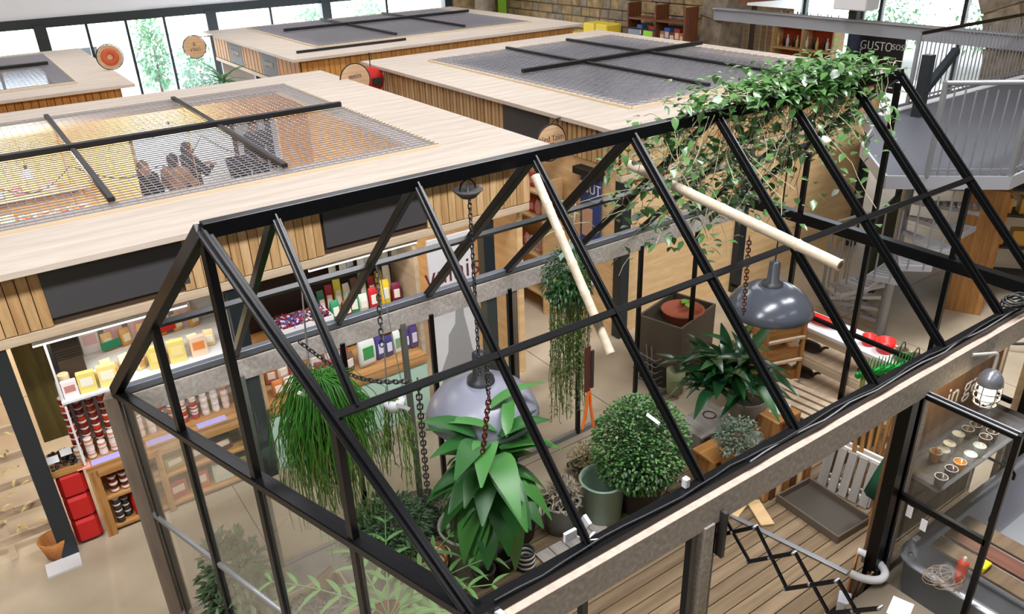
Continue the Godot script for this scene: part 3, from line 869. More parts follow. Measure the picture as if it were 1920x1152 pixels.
	for i in 10:
		var c3: Color = [Color8(236, 214, 150), Color8(214, 168, 92), Color8(240, 226, 190)][i % 3]
		bag(Vector3(0.34 + i * 0.125, 2.02 if i > 5 else 1.616, -7.88 if i > 5 else -7.62), Vector3(0.10, 0.15, 0.06), c3, Color8(196, 150, 90), "small pasta bag laid between the yellow cartons", "pasta bags between the cartons", rng.randf_range(-0.5, 0.5)) if i < 6 else null
	for i in 13:
		var cc: Color = [Color8(232, 206, 150), Color8(226, 190, 130), Color8(238, 222, 180), Color8(220, 170, 100)][i % 4]
		bag(Vector3(0.42 + i * 0.082, 1.816 if i % 2 else 1.616, -7.83 if i % 2 else -7.69), Vector3(0.11, 0.19, 0.07), cc, Color8(240, 232, 210), "small clear bag of pasta on the white display shelf", "pasta bags on the display shelf", rng.randf_range(-0.4, 0.4))
	for i in 5:
		carton(Vector3(0.36 + i * 0.22, 1.816, -7.88), Vector3(0.17, 0.26, 0.03), [Color8(240, 234, 236), Color8(232, 210, 214), Color8(214, 196, 200)][i % 3], Color8(232, 190, 200), "pale leaflet box along the back of the display shelf", "pale leaflet boxes")
	fluorescent(Vector3(-0.10, 2.25, -7.40), Vector3(1.22, 2.25, -7.40), "fluorescent tube above the pasta display")
	# --- red sacks, tray and panel at the end post
	for k in 3:
		var t := one("red_cushion", bm(Vector3(0.24, 0.275, 0.40), 0.035), M.redcloth, ["red seat sack at the bottom of the stack beside the dark post", "red seat sack in the middle of the stack beside the dark post", "red seat sack on top of the stack under the black tray"][k], "sack", Vector3(-0.165, 0.16 + k * 0.277, -7.64))
	var tr := thing("fruit_tray", "woven tray of dark bulbs standing on the red sacks", "tray", Vector3(-0.17, 0.854, -7.62))
	var st := mb()
	box(st, Vector3(0, 0.01, 0), Vector3(0.26, 0.02, 0.34))
	for q in [[-0.13, 0, 0.012, 0.34], [0.13, 0, 0.012, 0.34], [0, 0.17, 0.26, 0.012], [0, -0.17, 0.26, 0.012]]: box(st, Vector3(q[0], 0.035, q[1]), Vector3(q[2], 0.07, q[3]))
	part(tr, "tray", fin(st), M.oak)
	st = mb()
	for i in 70:
		var p := Vector3(rng.randf_range(-0.11, 0.11), 0.05 + rng.randf() * 0.05, rng.randf_range(-0.15, 0.15))
		lathe(st, [Vector2(0, -0.018), Vector2(0.016, -0.008), Vector2(0.016, 0.008), Vector2(0, 0.018)], p, 6)
	tag(part(tr, "bulbs", fin(st), M.pot_dark), "", "", "", "stuff")
	for q in [[-0.08, 0.1], [0.04, 0.03]]: part(tr, "price_tag", bm(Vector3(0.10, 0.07, 0.004)), M.white, Transform3D(Basis(Vector3.RIGHT, -0.4), Vector3(q[0], 0.16, q[1])))
	one("olive_board", bm(Vector3(0.26, 1.3, 0.03), 0.003), wood(Color8(132, 118, 62), Color8(94, 82, 40), false, 96, 1.2), "olive stained board wall beside the dark post", "panel", Vector3(-0.15, 1.65, -7.92))
	# --- plant rack left of the post
	var rk := thing("plant_rack", "leaning pale timber rack of dried flowers at the market stall edge", "rack", Vector3(-0.75, 0, -8.0))
	for i in 3: part(rk, "upright", barm(Vector3(-0.5 + i * 0.42, 0, 0.35), Vector3(-0.5 + i * 0.42, 1.35, -0.1), 0.06, 0.03), M.trim)
	for i in 5: part(rk, "rail", barm(Vector3(-0.55, 0.2 + i * 0.25, 0.3 - i * 0.083), Vector3(0.42, 0.2 + i * 0.25, 0.3 - i * 0.083), 0.03, 0.08), M.trim)
	part(rk, "pot", lm([Vector2(0, 0), Vector2(0.1, 0), Vector2(0.14, 0.2), Vector2(0.12, 0.2), Vector2(0.1, 0.05), Vector2(0, 0.05)], 14), wood(Color8(200, 132, 60), Color8(140, 84, 36), true, 97, 6.0), T(Vector3(0.28, 0.02, 0.55)))
	part(rk, "base_block", bm(Vector3(0.3, 0.04, 0.2)), M.white, T(Vector3(0.3, 0.0, 0.75)))
	st = mb()
	for i in 80:
		var b := Vector3(rng.randf_range(-0.5, 0.3), rng.randf_range(0.3, 1.2), 0.3)
		b.z = 0.42 - b.y * 0.33
		leaf(st, b, Vector3(rng.randf_range(-1, 1), rng.randf_range(0.1, 1), rng.randf_range(0.2, 1)).normalized(), 0.14, 0.03, 0.5, 3)
	tag(part(rk, "dried_flowers", fin(st), leafy(Color8(206, 186, 120), Color8(90, 80, 40))), "", "", "", "stuff")
	# --- candy counter
	var cc2 := thing("candy_counter", "pale green fronted candy counter with an oak ledge", "counter", Vector3.ZERO)
	var green := mat(Color8(176, 206, 188), 0.5)
	part(cc2, "front_panel", bm(Vector3(1.95, 0.72, 0.03), 0.003), green, T(Vector3(2.74, 0.37, -7.40)))
	part(cc2, "ledge", bm(Vector3(1.95, 0.12, 0.04), 0.004), M.oak, T(Vector3(2.74, 0.79, -7.38)))
	part(cc2, "slanted_tray", barm(Vector3(1.80, 0.90, -7.72), Vector3(3.7, 0.90, -7.72), 0.62, 0.03, Vector3(0, 1, 0.28)), M.oak)
	part(cc2, "upper_shelf", bm(Vector3(1.9, 0.03, 0.4), 0.003), M.oak, T(Vector3(2.74, 1.38, -7.9)))
	part(cc2, "back_panel", bm(Vector3(1.95, 2.2, 0.03)), mat(Color8(52, 34, 28), 0.7), T(Vector3(2.74, 1.15, -8.14)))
	part(cc2, "side_panel", bm(Vector3(0.04, 1.3, 0.7)), M.osb, T(Vector3(1.78, 0.8, -7.78)))
	part(cc2, "side_panel", bm(Vector3(0.05, 2.2, 0.65)), M.trim, T(Vector3(3.73, 1.1, -7.78)))
	var cols := [[58, 42, 134], [40, 30, 112], [232, 236, 230], [60, 46, 140], [72, 40, 120]]
	for i in 5:
		bag(Vector3(3.20 + i * 0.112, 0.87, -7.56), Vector3(0.105, 0.30 - 0.03 * (i % 2), 0.09), Color8(cols[i][0], cols[i][1], cols[i][2]), Color8(222, 220, 236) if i != 2 else Color8(120, 160, 120), "purple coffee bag on the candy counter ledge" if i != 2 else "white coffee bag among the purple ones", "purple coffee bags" if i != 2 else "", rng.randf_range(-0.12, 0.12))
	bag(Vector3(3.02, 0.87, -7.52), Vector3(0.22, 0.36, 0.1), Color8(232, 236, 228), Color8(50, 150, 70), "tall white bag with green panel on the candy counter", "", 0.1)
	for i in 6:
		var pc: Color = [Color8(120, 40, 32), Color8(196, 62, 50), Color8(110, 74, 54), Color8(206, 190, 176), Color8(150, 90, 66), Color8(190, 44, 52)][i]
		bag(Vector3(2.46 + (i % 3) * 0.16, 0.87 + (i / 3) * 0.06, -7.52 - (i / 3) * 0.18), Vector3(0.16, 0.24, 0.08), pc, Color8(226, 214, 204), "brown and red sweets pouch at the middle of the candy counter", "sweets pouches", rng.randf_range(-0.4, 0.4))
	for i in 7:
		var pc2: Color = [Color8(196, 110, 40), Color8(226, 206, 186), Color8(170, 60, 40), Color8(230, 160, 70)][i % 4]
		bag(Vector3(1.95 + (i % 4) * 0.13, 0.87 + (i / 4) * 0.07, -7.52 - (i / 4) * 0.2), Vector3(0.13, 0.2, 0.08), pc2, Color8(240, 226, 210), "orange biscuit pouch above the trailing green plant", "orange biscuit pouches", rng.randf_range(-0.4, 0.4))
	for i in 4:
		carton(Vector3(3.28 + i * 0.11, 1.20, -7.75), Vector3(0.1, 0.1, 0.1), Color8(214, 172, 150), Color8(240, 226, 214), "small pink truffle box above the purple bags", "pink truffle boxes")
	# upper shelf: box of wrapped sweets, bags
	var bx := thing("candy_box", "white display box full of wrapped red and blue sweets", "box", Vector3(2.42, 1.40, -7.78))
	st = mb()
	for q in [[-0.3, 0, 0.012, 0.34], [0.3, 0, 0.012, 0.34], [0, 0.17, 0.6, 0.012], [0, -0.17, 0.6, 0.012]]: box(st, Vector3(q[0], 0.09, q[1]), Vector3(q[2], 0.18, q[3]))
	box(st, Vector3(0, 0.01, 0), Vector3(0.6, 0.02, 0.34))
	part(bx, "tray", fin(st), M.white)
	for cl in [[Color8(150, 26, 40), 90], [Color8(70, 62, 150), 70], [Color8(226, 214, 206), 80], [Color8(70, 30, 26), 40]]:
		st = mb()
		for i in cl[1]: bbox(st, Vector3(rng.randf_range(-0.28, 0.28), 0.15 + rng.randf() * 0.06, rng.randf_range(-0.16, 0.16)), Vector3(0.035, 0.02, 0.02), 0.004, Basis.from_euler(Vector3(rng.randf() * 6, rng.randf() * 6, 0)))
		tag(part(bx, "wrapped_sweets", fin(st), mat(cl[0], 0.35)), "", "", "", "stuff")
	var ub := [[2.82, [46, 134, 92], 0.26], [2.96, [120, 40, 40], 0.22], [3.06, [54, 140, 100], 0.30], [3.17, [206, 214, 196], 0.24], [3.30, [190, 34, 44], 0.28], [3.46, [232, 196, 50], 0.34], [3.60, [120, 30, 60], 0.26]]
	for q in ub:
		bag(Vector3(q[0], 1.40, -7.80), Vector3(0.115, q[2], 0.08), Color8(q[1][0], q[1][1], q[1][2]), Color8(232, 226, 210), {46: "green sweets bag beside the candy box", 120: "dark red liquorice bag on the upper candy shelf", 54: "tall green bag with pale panel on the upper candy shelf", 206: "pale green bag on the upper candy shelf", 190: "bright red bag next to the yellow bag", 232: "large yellow bag on the upper candy shelf"}[q[1][0]], "dark red liquorice bags" if q[1][0] == 120 else "", rng.randf_range(-0.3, 0.3))
	for i in 9:
		var sc: Color = [Color8(70, 120, 90), Color8(214, 206, 190), Color8(150, 36, 44), Color8(96, 70, 50), Color8(200, 190, 60)][(i * 2) % 5]
		bag(Vector3(2.72 + i * 0.105, 1.40, -7.94), Vector3(0.095, 0.36 + 0.04 * (i % 3), 0.07), sc, Color8(226, 216, 196), "tall sweets bag in the back row of the upper candy shelf", "tall sweets bags in the back row", rng.randf_range(-0.2, 0.2))
	for i in 6:
		var sc: Color = [Color8(206, 184, 160), Color8(120, 52, 40), Color8(176, 60, 54), Color8(226, 214, 200)][i % 4]
		bag(Vector3(2.50 + i * 0.115, 1.02, -7.86), Vector3(0.10, 0.22, 0.08), sc, Color8(232, 220, 206), "small biscuit bag along the back of the candy tray", "biscuit bags in the candy tray", rng.randf_range(-0.2, 0.2))
	for i in 8:
		one("price_leaflet", bm(Vector3(0.10, 0.13, 0.004)), mat([Color8(226, 226, 220), Color8(206, 210, 200), Color8(190, 200, 210)][i % 3], 0.6), "pale leaflet hanging above the upper candy shelf", "leaflet", Vector3(2.9 + i * 0.11, 1.98 + 0.02 * (i % 3), -7.92 + 0.05 * (i % 2)), 0.3, "leaflets over the candy shelf")
	fluorescent(Vector3(2.45, 2.27, -7.38), Vector3(3.72, 2.27, -7.38), "fluorescent tube above the candy counter")
	# desk with a tablet
	var dk := thing("cash_desk", "brown cash desk with a pale top between the two counters", "desk", Vector3(2.1, 0, -8.75))
	part(dk, "body", bm(Vector3(0.5, 1.1, 0.5), 0.004), M.brown_wood, T(Vector3(0, 0.55, 0)))
	part(dk, "top", bm(Vector3(0.56, 0.03, 0.56), 0.004), M.trim, T(Vector3(0, 1.115, 0)))
	one("tablet", bm(Vector3(0.2, 0.015, 0.14), 0.004), M.black, "black tablet lying on the cash desk", "tablet", Vector3(2.1, 1.139, -8.7), 0.3)
	# map banner
	var bn := thing("map_banner", "white banner with a grey landscape silhouette and dark red lettering", "banner", Vector3(4.14, 0, -7.36))
	part(bn, "panel", bm(Vector3(0.62, 2.2, 0.03), 0.003), mat(Color8(214, 212, 212), 0.6), T(Vector3(0, 1.16, 0)))
	st = mb()
	prism(st, PackedVector2Array([Vector2(-0.26, 0.1), Vector2(-0.25, 0.55), Vector2(-0.14, 0.78), Vector2(-0.12, 1.0), Vector2(-0.02, 1.12), Vector2(0.0, 1.3), Vector2(0.07, 1.42), Vector2(0.1, 1.44), Vector2(0.11, 1.2), Vector2(0.15, 1.0), Vector2(0.2, 0.7), Vector2(0.3, 0.55), Vector2(0.3, 0.1)]), 0.004, T(Vector3(0, 0, 0.015)))
	part(bn, "silhouette", fin(st), mat(Color8(150, 148, 148), 0.6))
	part(bn, "lettering", text_mesh("valais", 0.30), mat(Color8(96, 40, 44), 0.6), T(Vector3(0.0, 1.80, 0.017)))
func leaf(st: SurfaceTool, b: Vector3, d: Vector3, L: float, W: float, droop: float, segs := 4, fold := 0.25, tipw := 0.0) -> void:
	st.set_smooth_group(1)
	var side := d.cross(Vector3.UP)
	if side.length() < 0.05: side = Vector3.RIGHT
	side = side.normalized()
	var up := side.cross(d).normalized()
	var prev := []
	for i in segs + 1:
		var t := float(i) / segs
		var p := b + d * (L * t) - Vector3.UP * (droop * L * t * t)
		var w := W * 0.5 * pow(sin(PI * clampf(pow(t, 0.75), 0.02, 0.985)), 0.8)
		var cur := [p - side * w + up * (w * fold), p, p + side * w + up * (w * fold)]
		if i > 0:
			quad(st, prev[0], cur[0], cur[1], prev[1])
			quad(st, prev[1], cur[1], cur[2], prev[2])
		prev = cur
func shop_inside() -> void:
	rng.seed = 303
	# shelf on the back wall of the mesh-roofed shop, seen through the roof
	for q in [[1.86, "upper"], [1.45, "lower"]]:
		var s := thing("wall_shelf", "%s pale shelf board on the plywood wall inside the kiosk" % q[1], "shelf", Vector3(-0.4, q[0], -13.95))
		part(s, "board", bm(Vector3(3.4, 0.03, 0.34), 0.003), M.trim)
		for x in [-1.6, 0.0, 1.6]: part(s, "bracket", bm(Vector3(0.03, 0.16, 0.3)), M.oak, T(Vector3(x, -0.09, 0)))
	for i in 12:
		jar(Vector3(0.25 + i * 0.085, 1.467, -13.95 + 0.06 * (i % 2)), [M.honey, M.jam2, M.cream][i % 3], M.lid_pale, "honey jar in the row on the inner kiosk shelf", "jars on the inner shelf", 1.3, true)
	for q in [[-0.5, 0.2, [230, 220, 196]], [-0.2, 0.18, [196, 150, 96]], [0.05, 0.2, [226, 206, 170]]]:
		carton(Vector3(q[0], 1.467, -13.93), Vector3(q[1], 0.16, 0.2), Color8(q[2][0], q[2][1], q[2][2]), Color8(240, 232, 220), "pale carton on the inner lower shelf", "cartons on the inner lower shelf")
	bag(Vector3(0.30, 1.877, -13.93), Vector3(0.14, 0.14, 0.1), Color8(214, 96, 112), Color8(232, 190, 196), "pink gift bag on the inner upper shelf")
	bag(Vector3(0.06, 1.877, -13.9), Vector3(0.13, 0.12, 0.1), Color8(120, 140, 160), Color8(196, 206, 214), "blue grey gift bag on the inner upper shelf")
	carton(Vector3(0.72, 1.877, -13.95), Vector3(0.26, 0.12, 0.16), Color8(220, 160, 150), Color8(240, 214, 206), "salmon carton on the inner upper shelf")
	carton(Vector3(-0.5, 1.877, -13.95), Vector3(0.4, 0.16, 0.2), Color8(230, 214, 160), Color8(240, 232, 200), "long cream carton on the inner upper shelf")
	# string of bulbs under the mesh
	var pts := [Vector3(-1.8, 2.75, -13.2), Vector3(0.1, 2.5, -12.0), Vector3(0.9, 2.8, -11.4), Vector3(2.0, 2.55, -11.6), Vector3(2.7, 2.8, -11.9), Vector3(3.4, 2.65, -11.2)]
	var line := []
	for i in pts.size() - 1:
		for k in 8:
			var t := k / 8.0
			line.append(pts[i].lerp(pts[i + 1], t) - Vector3.UP * 0.25 * sin(PI * t) * 0.7)
	line.append(pts[-1])
	one("bulb_cable", tubem(line, 0.006, 5), M.pot_dark, "thin dark cable with bulbs strung inside the mesh-roofed kiosk", "cable")
	for q in [[52, 328, 10.6], [318, 243, 12.6], [-60, 300, 11]]:
		var p := pd_(q[0], q[1], q[2])
		var t := thing("light_bulb", "round glowing bulb hanging inside the mesh-roofed kiosk", "bulb", p, 0, "bulbs in the kiosk")
		part(t, "globe", lm([Vector2(0, -0.075), Vector2(0.045, -0.06), Vector2(0.075, -0.0), Vector2(0.045, 0.06), Vector2(0.02, 0.075), Vector2(0, 0.075)], 16), glow(Color8(255, 244, 220), 2.5))
		part(t, "socket", lm([Vector2(0.02, 0.07), Vector2(0.022, 0.12), Vector2(0, 0.12)], 10), M.pot_dark)
		var cord := part(t, "cord", tubem([Vector3(0, 0.12, 0), Vector3(0, maxf(0.16, 2.98 - p.y), 0)], 0.004, 5), M.pot_dark)
		var l := OmniLight3D.new()
		l.name = "bulb_glow"
		t.add_child(l)
		l.light_energy = 4.0
		l.light_size = 0.07
		l.light_color = Color8(255, 236, 204)
		l.omni_range = 20
		l.shadow_enabled = true
	# inside the diamond-mesh kiosk
	var tb := thing("work_table", "pale work table inside the diamond mesh kiosk", "table", Vector3(10.0, 0, -10.5))
	part(tb, "top", bm(Vector3(2.6, 0.05, 1.2), 0.005), M.trim, T(Vector3(0, 0.88, 0)))
	for sx in [-1.2, 1.2]:
		for sz in [-0.5, 0.5]: part(tb, "leg", bm(Vector3(0.07, 0.855, 0.07)), M.trim, T(Vector3(sx, 0.43, sz)))
	for i in 6:
		carton(Vector3(9.0 + i * 0.4, 0.906, -10.5 + 0.2 * (i % 2)), Vector3(0.3, 0.2, 0.3), [Color8(206, 190, 60), Color8(214, 206, 196), Color8(180, 160, 140)][i % 3], Color8(230, 226, 214), "carton on the work table inside the diamond mesh kiosk", "cartons on the work table", rng.randf())
	# a small goods stand in the alley between the two kiosks
	var sh := thing("alley_shelf", "low plywood shelf unit of white goods against the plywood side wall", "shelf", Vector3(6.6, 0, -9.3))
	for y in [0.3, 0.9, 1.5, 1.9]: part(sh, "board", bm(Vector3(0.36, 0.03, 1.3)), M.osb, T(Vector3(0, y, 0)))
	for z in [-0.65, 0.65]: part(sh, "side_panel", bm(Vector3(0.36, 2.1, 0.03)), M.osb, T(Vector3(0, 1.05, z)))
	for y in [0.915, 1.515, 1.915]:
		for i in 8:
			bag(Vector3(6.56, y, -9.82 + i * 0.15), Vector3(0.13, 0.22, 0.09), [Color8(236, 232, 230), Color8(226, 190, 190), Color8(190, 60, 50), Color8(220, 214, 226)][(i * 3 + int(y * 10)) % 4], Color8(214, 160, 160), "white and pink pouch on the alley shelf", "pouches on the alley shelf", -PI / 2 + rng.randf_range(-0.3, 0.3))
	var po := thing("poster_stand", "blue poster board with white lettering and a dark top fixed to the plywood wall", "poster", Vector3(6.74, 0, -7.95))
	part(po, "panel", bm(Vector3(0.03, 1.1, 0.42), 0.003), mat(Color8(44, 66, 122), 0.5), T(Vector3(0, 1.75, 0)))
	part(po, "top_box", bm(Vector3(0.16, 0.10, 0.5), 0.005), M.black, T(Vector3(-0.05, 2.36, 0)))
	part(po, "figure", bm(Vector3(0.004, 0.42, 0.22)), mat(Color8(190, 150, 126), 0.6), T(Vector3(-0.018, 1.62, -0.05)))
	part(po, "lettering", text_mesh("IGUT", 0.2), M.white, Transform3D(Basis(Vector3.UP, -PI / 2), Vector3(-0.02, 2.12, 0)))
func disc_sign(at: Vector3, r: float, bracket_to: Vector3, label: String, words: Array, ring := false, plate := false) -> void:
	var t := thing("round_sign", label, "sign", at)
	var B := Basis(Vector3.RIGHT, PI / 2)
	var st := mb()
	lathe(st, [Vector2(0, -0.012), Vector2(r, -0.012), Vector2(r, 0.012), Vector2(0, 0.012)], Vector3.ZERO, 28, B, 0, true)
	part(t, "disc", fin(st), wood(Color8(218, 184, 146), Color8(196, 158, 118), true, 301, 2.0))
	part(t, "rim", tubem(arc(Vector3.ZERO, Vector3(r + 0.012, 0, 0), Vector3(0, r + 0.012, 0), 0, TAU, 28), 0.010, 5), M.black)
	var e := bracket_to - at
	part(t, "bracket", tubem([Vector3(0, r + 0.012, 0), Vector3(e.x * 0.3, e.y, e.z * 0.3), e], 0.012, 6), M.black)
	if ring:
		st = mb()
		lathe(st, [Vector2(r * 0.22, 0.013), Vector2(r * 0.25, 0.03), Vector2(r * 0.45, 0.04), Vector2(r * 0.68, 0.03), Vector2(r * 0.72, 0.013)], Vector3.ZERO, 24, B)
		part(t, "painted_ring", fin(st), mat(Color8(206, 92, 52), 0.6))
	if plate: part(t, "red_plate", bm(Vector3(0.08, 0.06, 0.006)), mat(Color8(170, 60, 44), 0.6), T(Vector3(0, -r * 0.12, 0.014)))
	var y := r * 0.25
	for w in words:
		part(t, "lettering", text_mesh(w, r * 0.42), mat(Color8(70, 46, 34), 0.6), T(Vector3(0, y, 0.013)))
		y -= r * 0.5
func signs() -> void:
	disc_sign(pz_(206, 107, -17.6), 0.23, Vector3(2.6, 3.02, -17.6), "round wooden sign with an orange ring by the plain slatted kiosk", [], true)
	disc_sign(pz_(365, 88, -21.6), 0.27, Vector3(5.7, 3.02, -21.6), "round wooden sign with dark lettering before the windows", ["&", "VINO"])
	disc_sign(pz_(1033, 268, -8.45), 0.24, Vector3(6.62, 3.02, -8.45), "round wooden sign with a small red square over the alley", ["bled Tzim"], false, true)
	var s := pz_(666, 150, -13.2)
	disc_sign(s, 0.27, Vector3(5.6, 3.02, -13.2), "round wooden sign next to the red drum in the alley", ["wein"])
	var d := thing("red_drum", "red round cask hanging beside the round sign in the alley", "cask", pz_(697, 150, -14.0))
	var st := mb()
	lathe(st, [Vector2(0, -0.12), Vector2(0.2, -0.12), Vector2(0.25, 0), Vector2(0.2, 0.12), Vector2(0, 0.12)], Vector3.ZERO, 20, Basis(Vector3.RIGHT, PI / 2))
	part(d, "cask", fin(st), M.redcloth)
	part(d, "hanger", tubem([Vector3(0, 0.22, 0), Vector3(0, 0.5, 0)], 0.01, 6), M.black)
	part(d, "front_plate", bm(Vector3(0.2, 0.14, 0.02)), M.pot_dark, T(Vector3(0.05, -0.02, 0.13)))

# ------------------------------------------------------------------ plants
func leaf_mesh(L: float, W: float, droop: float, segs := 6, fold := 0.3) -> ArrayMesh:
	var st := mb()
	leaf(st, Vector3.ZERO, Vector3(cos(0.2), sin(0.2), 0), L, W, droop, segs, fold)
	return fin(st)
func leaf_at(parent: Node, mesh: Mesh, m: Material, at: Vector3, yaw: float, pitch: float, s: float) -> void:
	part(parent, "leaf", mesh, m, Transform3D(Basis(Vector3.UP, yaw) * Basis(Vector3.BACK, pitch) * Basis.from_scale(Vector3.ONE * s), at))
func pot(parent: Node, r0: float, r1: float, h: float, m: Material, at := Vector3.ZERO, seg := 22) -> void:
	part(parent, "pot", lm([Vector2(0, 0), Vector2(r0, 0), Vector2(r0 + 0.006, 0.01), Vector2(r1, h - 0.02), Vector2(r1 + 0.012, h - 0.015), Vector2(r1 + 0.012, h), Vector2(r1 - 0.012, h), Vector2(r1 - 0.02, h - 0.06), Vector2(r0 - 0.01, 0.03), Vector2(0, 0.03)], seg), m, T(at))
func soil(parent: Node, r: float, y: float, at := Vector3.ZERO) -> void:
	part(parent, "soil", lm([Vector2(r, y - 0.02), Vector2(r, y), Vector2(r * 0.5, y + 0.015), Vector2(0, y + 0.02)], 16, 0.02), M.soil, T(at))
func strands(st: SurfaceTool, c: Vector3, n: int, r: float, len0: float, len1: float, rad: float, rise: float, segs := 7, kink := 0.02) -> void:
	for i in n:
		var a := rng.randf() * TAU
		var out := r * sqrt(rng.randf()) * rng.randf_range(0.6, 1.15)
		var L := rng.randf_range(len0, len1) * (0.65 + 0.35 * rng.randf())
		var pts := []
		var d := Vector3(cos(a), 0, sin(a))
		var wob := Vector3(rng.randf_range(-1, 1), 0, rng.randf_range(-1, 1)) * kink
		for k in segs + 1:
			var t := float(k) / segs
			var o := out * (1.0 - pow(1.0 - t, 2.2))
			var y := rise * sin(PI * minf(t * 2.2, 1.0)) - L * pow(t, 1.5)
			pts.append(c + d * o + Vector3(0, y, 0) + wob * sin(t * 9.0 + a))
		tube(st, pts, rad, 3, false)
func tufts(st: SurfaceTool, n: int, c: Vector3, ex: Vector3, L: float, W: float, up: float, shell := 0.55) -> void:
	for i in n:
		var v := Vector3(rng.randfn(), rng.randfn(), rng.randfn()).normalized() * (shell + (1.0 - shell) * rng.randf())
		if v.y < -0.75: v.y = -v.y
		var p := c + v * ex
		var d := (v + Vector3(rng.randfn() * 0.6, up + rng.randfn() * 0.4, rng.randfn() * 0.6)).normalized()
		leaf(st, p, d, L * rng.randf_range(0.7, 1.2), W, 0.3, 2, 0.2)
func hang_wires(parent: Node, top: Vector3, c: Vector3, r: float, m: Material) -> void:
	for k in 3:
		var a := TAU * k / 3.0 + 0.4
		part(parent, "hanger_wire", tubem([top, c + Vector3(cos(a) * r, 0, sin(a) * r)], 0.004, 5), m)
func plants() -> void:
	rng.seed = 404
	var g1 := leafy(Color8(58, 120, 34), Color8(60, 110, 20))
	var g2 := leafy(Color8(96, 124, 52), Color8(70, 90, 24))
	var g3 := leafy(Color8(34, 84, 32), Color8(26, 60, 18), 0.42)
	var g4 := leafy(Color8(62, 118, 52), Color8(40, 84, 28), 0.42)
	var g5 := leafy(Color8(24, 60, 32), Color8(16, 40, 16), 0.25)
	var g6 := leafy(Color8(110, 150, 104), Color8(60, 90, 50), 0.4)
	# mistletoe cactus: a big fountain of thin stems
	var c := pd_(598, 722, 6.25)
	var t := thing("hanging_cactus", "large trailing mistletoe cactus hanging in a fountain of thin green stems", "plant", c)
	part(t, "pot", lm([Vector2(0, -0.16), Vector2(0.10, -0.16), Vector2(0.14, 0.0), Vector2(0.12, 0.0), Vector2(0, -0.02)], 16), M.white)
	hang_wires(t, Vector3(0, 3.2 - c.y, 0.0), Vector3(0, -0.01, 0), 0.13, M.galv)
	var st := mb()
	strands(st, Vector3(0, 0.0, 0), 560, 0.46, 0.30, 0.88, 0.0042, 0.13)
	tag(part(t, "green_stems", fin(st), g1), "", "", "", "stuff")
	st = mb()
	strands(st, Vector3(0, -0.06, 0), 460, 0.42, 0.7, 1.48, 0.0034, 0.05, 8, 0.05)
	tag(part(t, "older_stems", fin(st), g2), "", "", "", "stuff")
	part(t, "plant_tag", bm(Vector3(0.03, 0.12, 0.003)), M.white, Transform3D(Basis(Vector3.BACK, 0.8), Vector3(-0.16, 0.02, 0.1)))
	# thin trailing cactus
	c = pd_(738, 748, 6.5)
	t = thing("trailing_cactus", "sparse trailing cactus with long segmented stems and a white tag", "plant", c)
	part(t, "pot", lm([Vector2(0, -0.1), Vector2(0.07, -0.1), Vector2(0.1, 0.0), Vector2(0.085, 0.0), Vector2(0, -0.02)], 16), M.white)
	hang_wires(t, Vector3(0, 3.2 - c.y, 0), Vector3(0, -0.01, 0), 0.09, M.galv)
	st = mb()
	for i in 26:
		var a := rng.randf() * TAU
		var L := rng.randf_range(0.35, 0.95)
		var pts := []
		for k in 9:
			var u := k / 8.0
			pts.append(Vector3(cos(a) * 0.15 * sqrt(u), 0.05 * sin(PI * minf(u * 2.5, 1)) - L * u, sin(a) * 0.15 * sqrt(u)) + Vector3(rng.randf_range(-1, 1), 0, rng.randf_range(-1, 1)) * 0.012)
			if k > 1:
				for s in 4: leaf(st, pts[-1] + Vector3(0, rng.randf() * L / 8, 0), Vector3(rng.randf_range(-1, 1), -0.7, rng.randf_range(-1, 1)).normalized(), 0.05, 0.008, 0.2, 2)
		tube(st, pts, 0.0045, 4, false)
	tag(part(t, "stems", fin(st), g2), "", "", "", "stuff")
	part(t, "plant_tag", bm(Vector3(0.03, 0.15, 0.003)), M.white, Transform3D(Basis(Vector3.BACK, 0.9), Vector3(0.03, -0.04, 0.1)))
	# dense dark hanging plant
	c = pd_(1066, 520, 7.35)
	t = thing("hanging_vine_pot", "dense dark leaved trailing plant hanging on white strings", "plant", c)
	part(t, "pot", lm([Vector2(0, -0.16), Vector2(0.09, -0.16), Vector2(0.12, 0.0), Vector2(0.1, 0.0), Vector2(0, -0.02)], 16), M.pot_dark)
	hang_wires(t, Vector3(0, 0.34, 0.05), Vector3(0, 0, 0), 0.14, M.white)
	part(t, "hook", tubem([Vector3(0, 0.34, 0.05), Vector3(0, 3.2 - c.y, 0.1)], 0.005, 5), M.white)
	part(t, "hook_ring", tubem(arc(Vector3(0, 0.37, 0.05), Vector3(0.03, 0, 0), Vector3(0, 0.03, 0), 0, TAU, 12), 0.007, 5), M.white)
	st = mb()
	tufts(st, 1500, Vector3(0, 0.0, 0), Vector3(0.26, 0.32, 0.24), 0.05, 0.026, -0.5)
	tag(part(t, "foliage", fin(st), leafy(Color8(38, 82, 34), Color8(24, 60, 20), 0.35)), "", "", "", "stuff")
	st = mb()
	for i in 90:
		var a := rng.randf() * TAU
		var rr := 0.2 * sqrt(rng.randf())
		var L := rng.randf_range(0.7, 1.55)
		var pts := []
		for k in 7: pts.append(Vector3(cos(a) * rr, -0.1 - L * k / 6.0, sin(a) * rr) + Vector3(rng.randfn(), 0, rng.randfn()) * 0.012)
		tube(st, pts, 0.003, 3, false)
		for k in 26: leaf(st, pts[1].lerp(pts[6], rng.randf()), Vector3(rng.randfn(), -0.5, rng.randfn()).normalized(), 0.035, 0.016, 0.2, 2)
	tag(part(t, "trailing_stems", fin(st), leafy(Color8(104, 124, 66), Color8(60, 80, 30))), "", "", "", "stuff")
	part(t, "plant_tag", bm(Vector3(0.18, 0.05, 0.004)), mat(Color8(170, 196, 184), 0.6), Transform3D(Basis(Vector3.BACK, 0.5), Vector3(-0.12, 0.33, 0.12)))
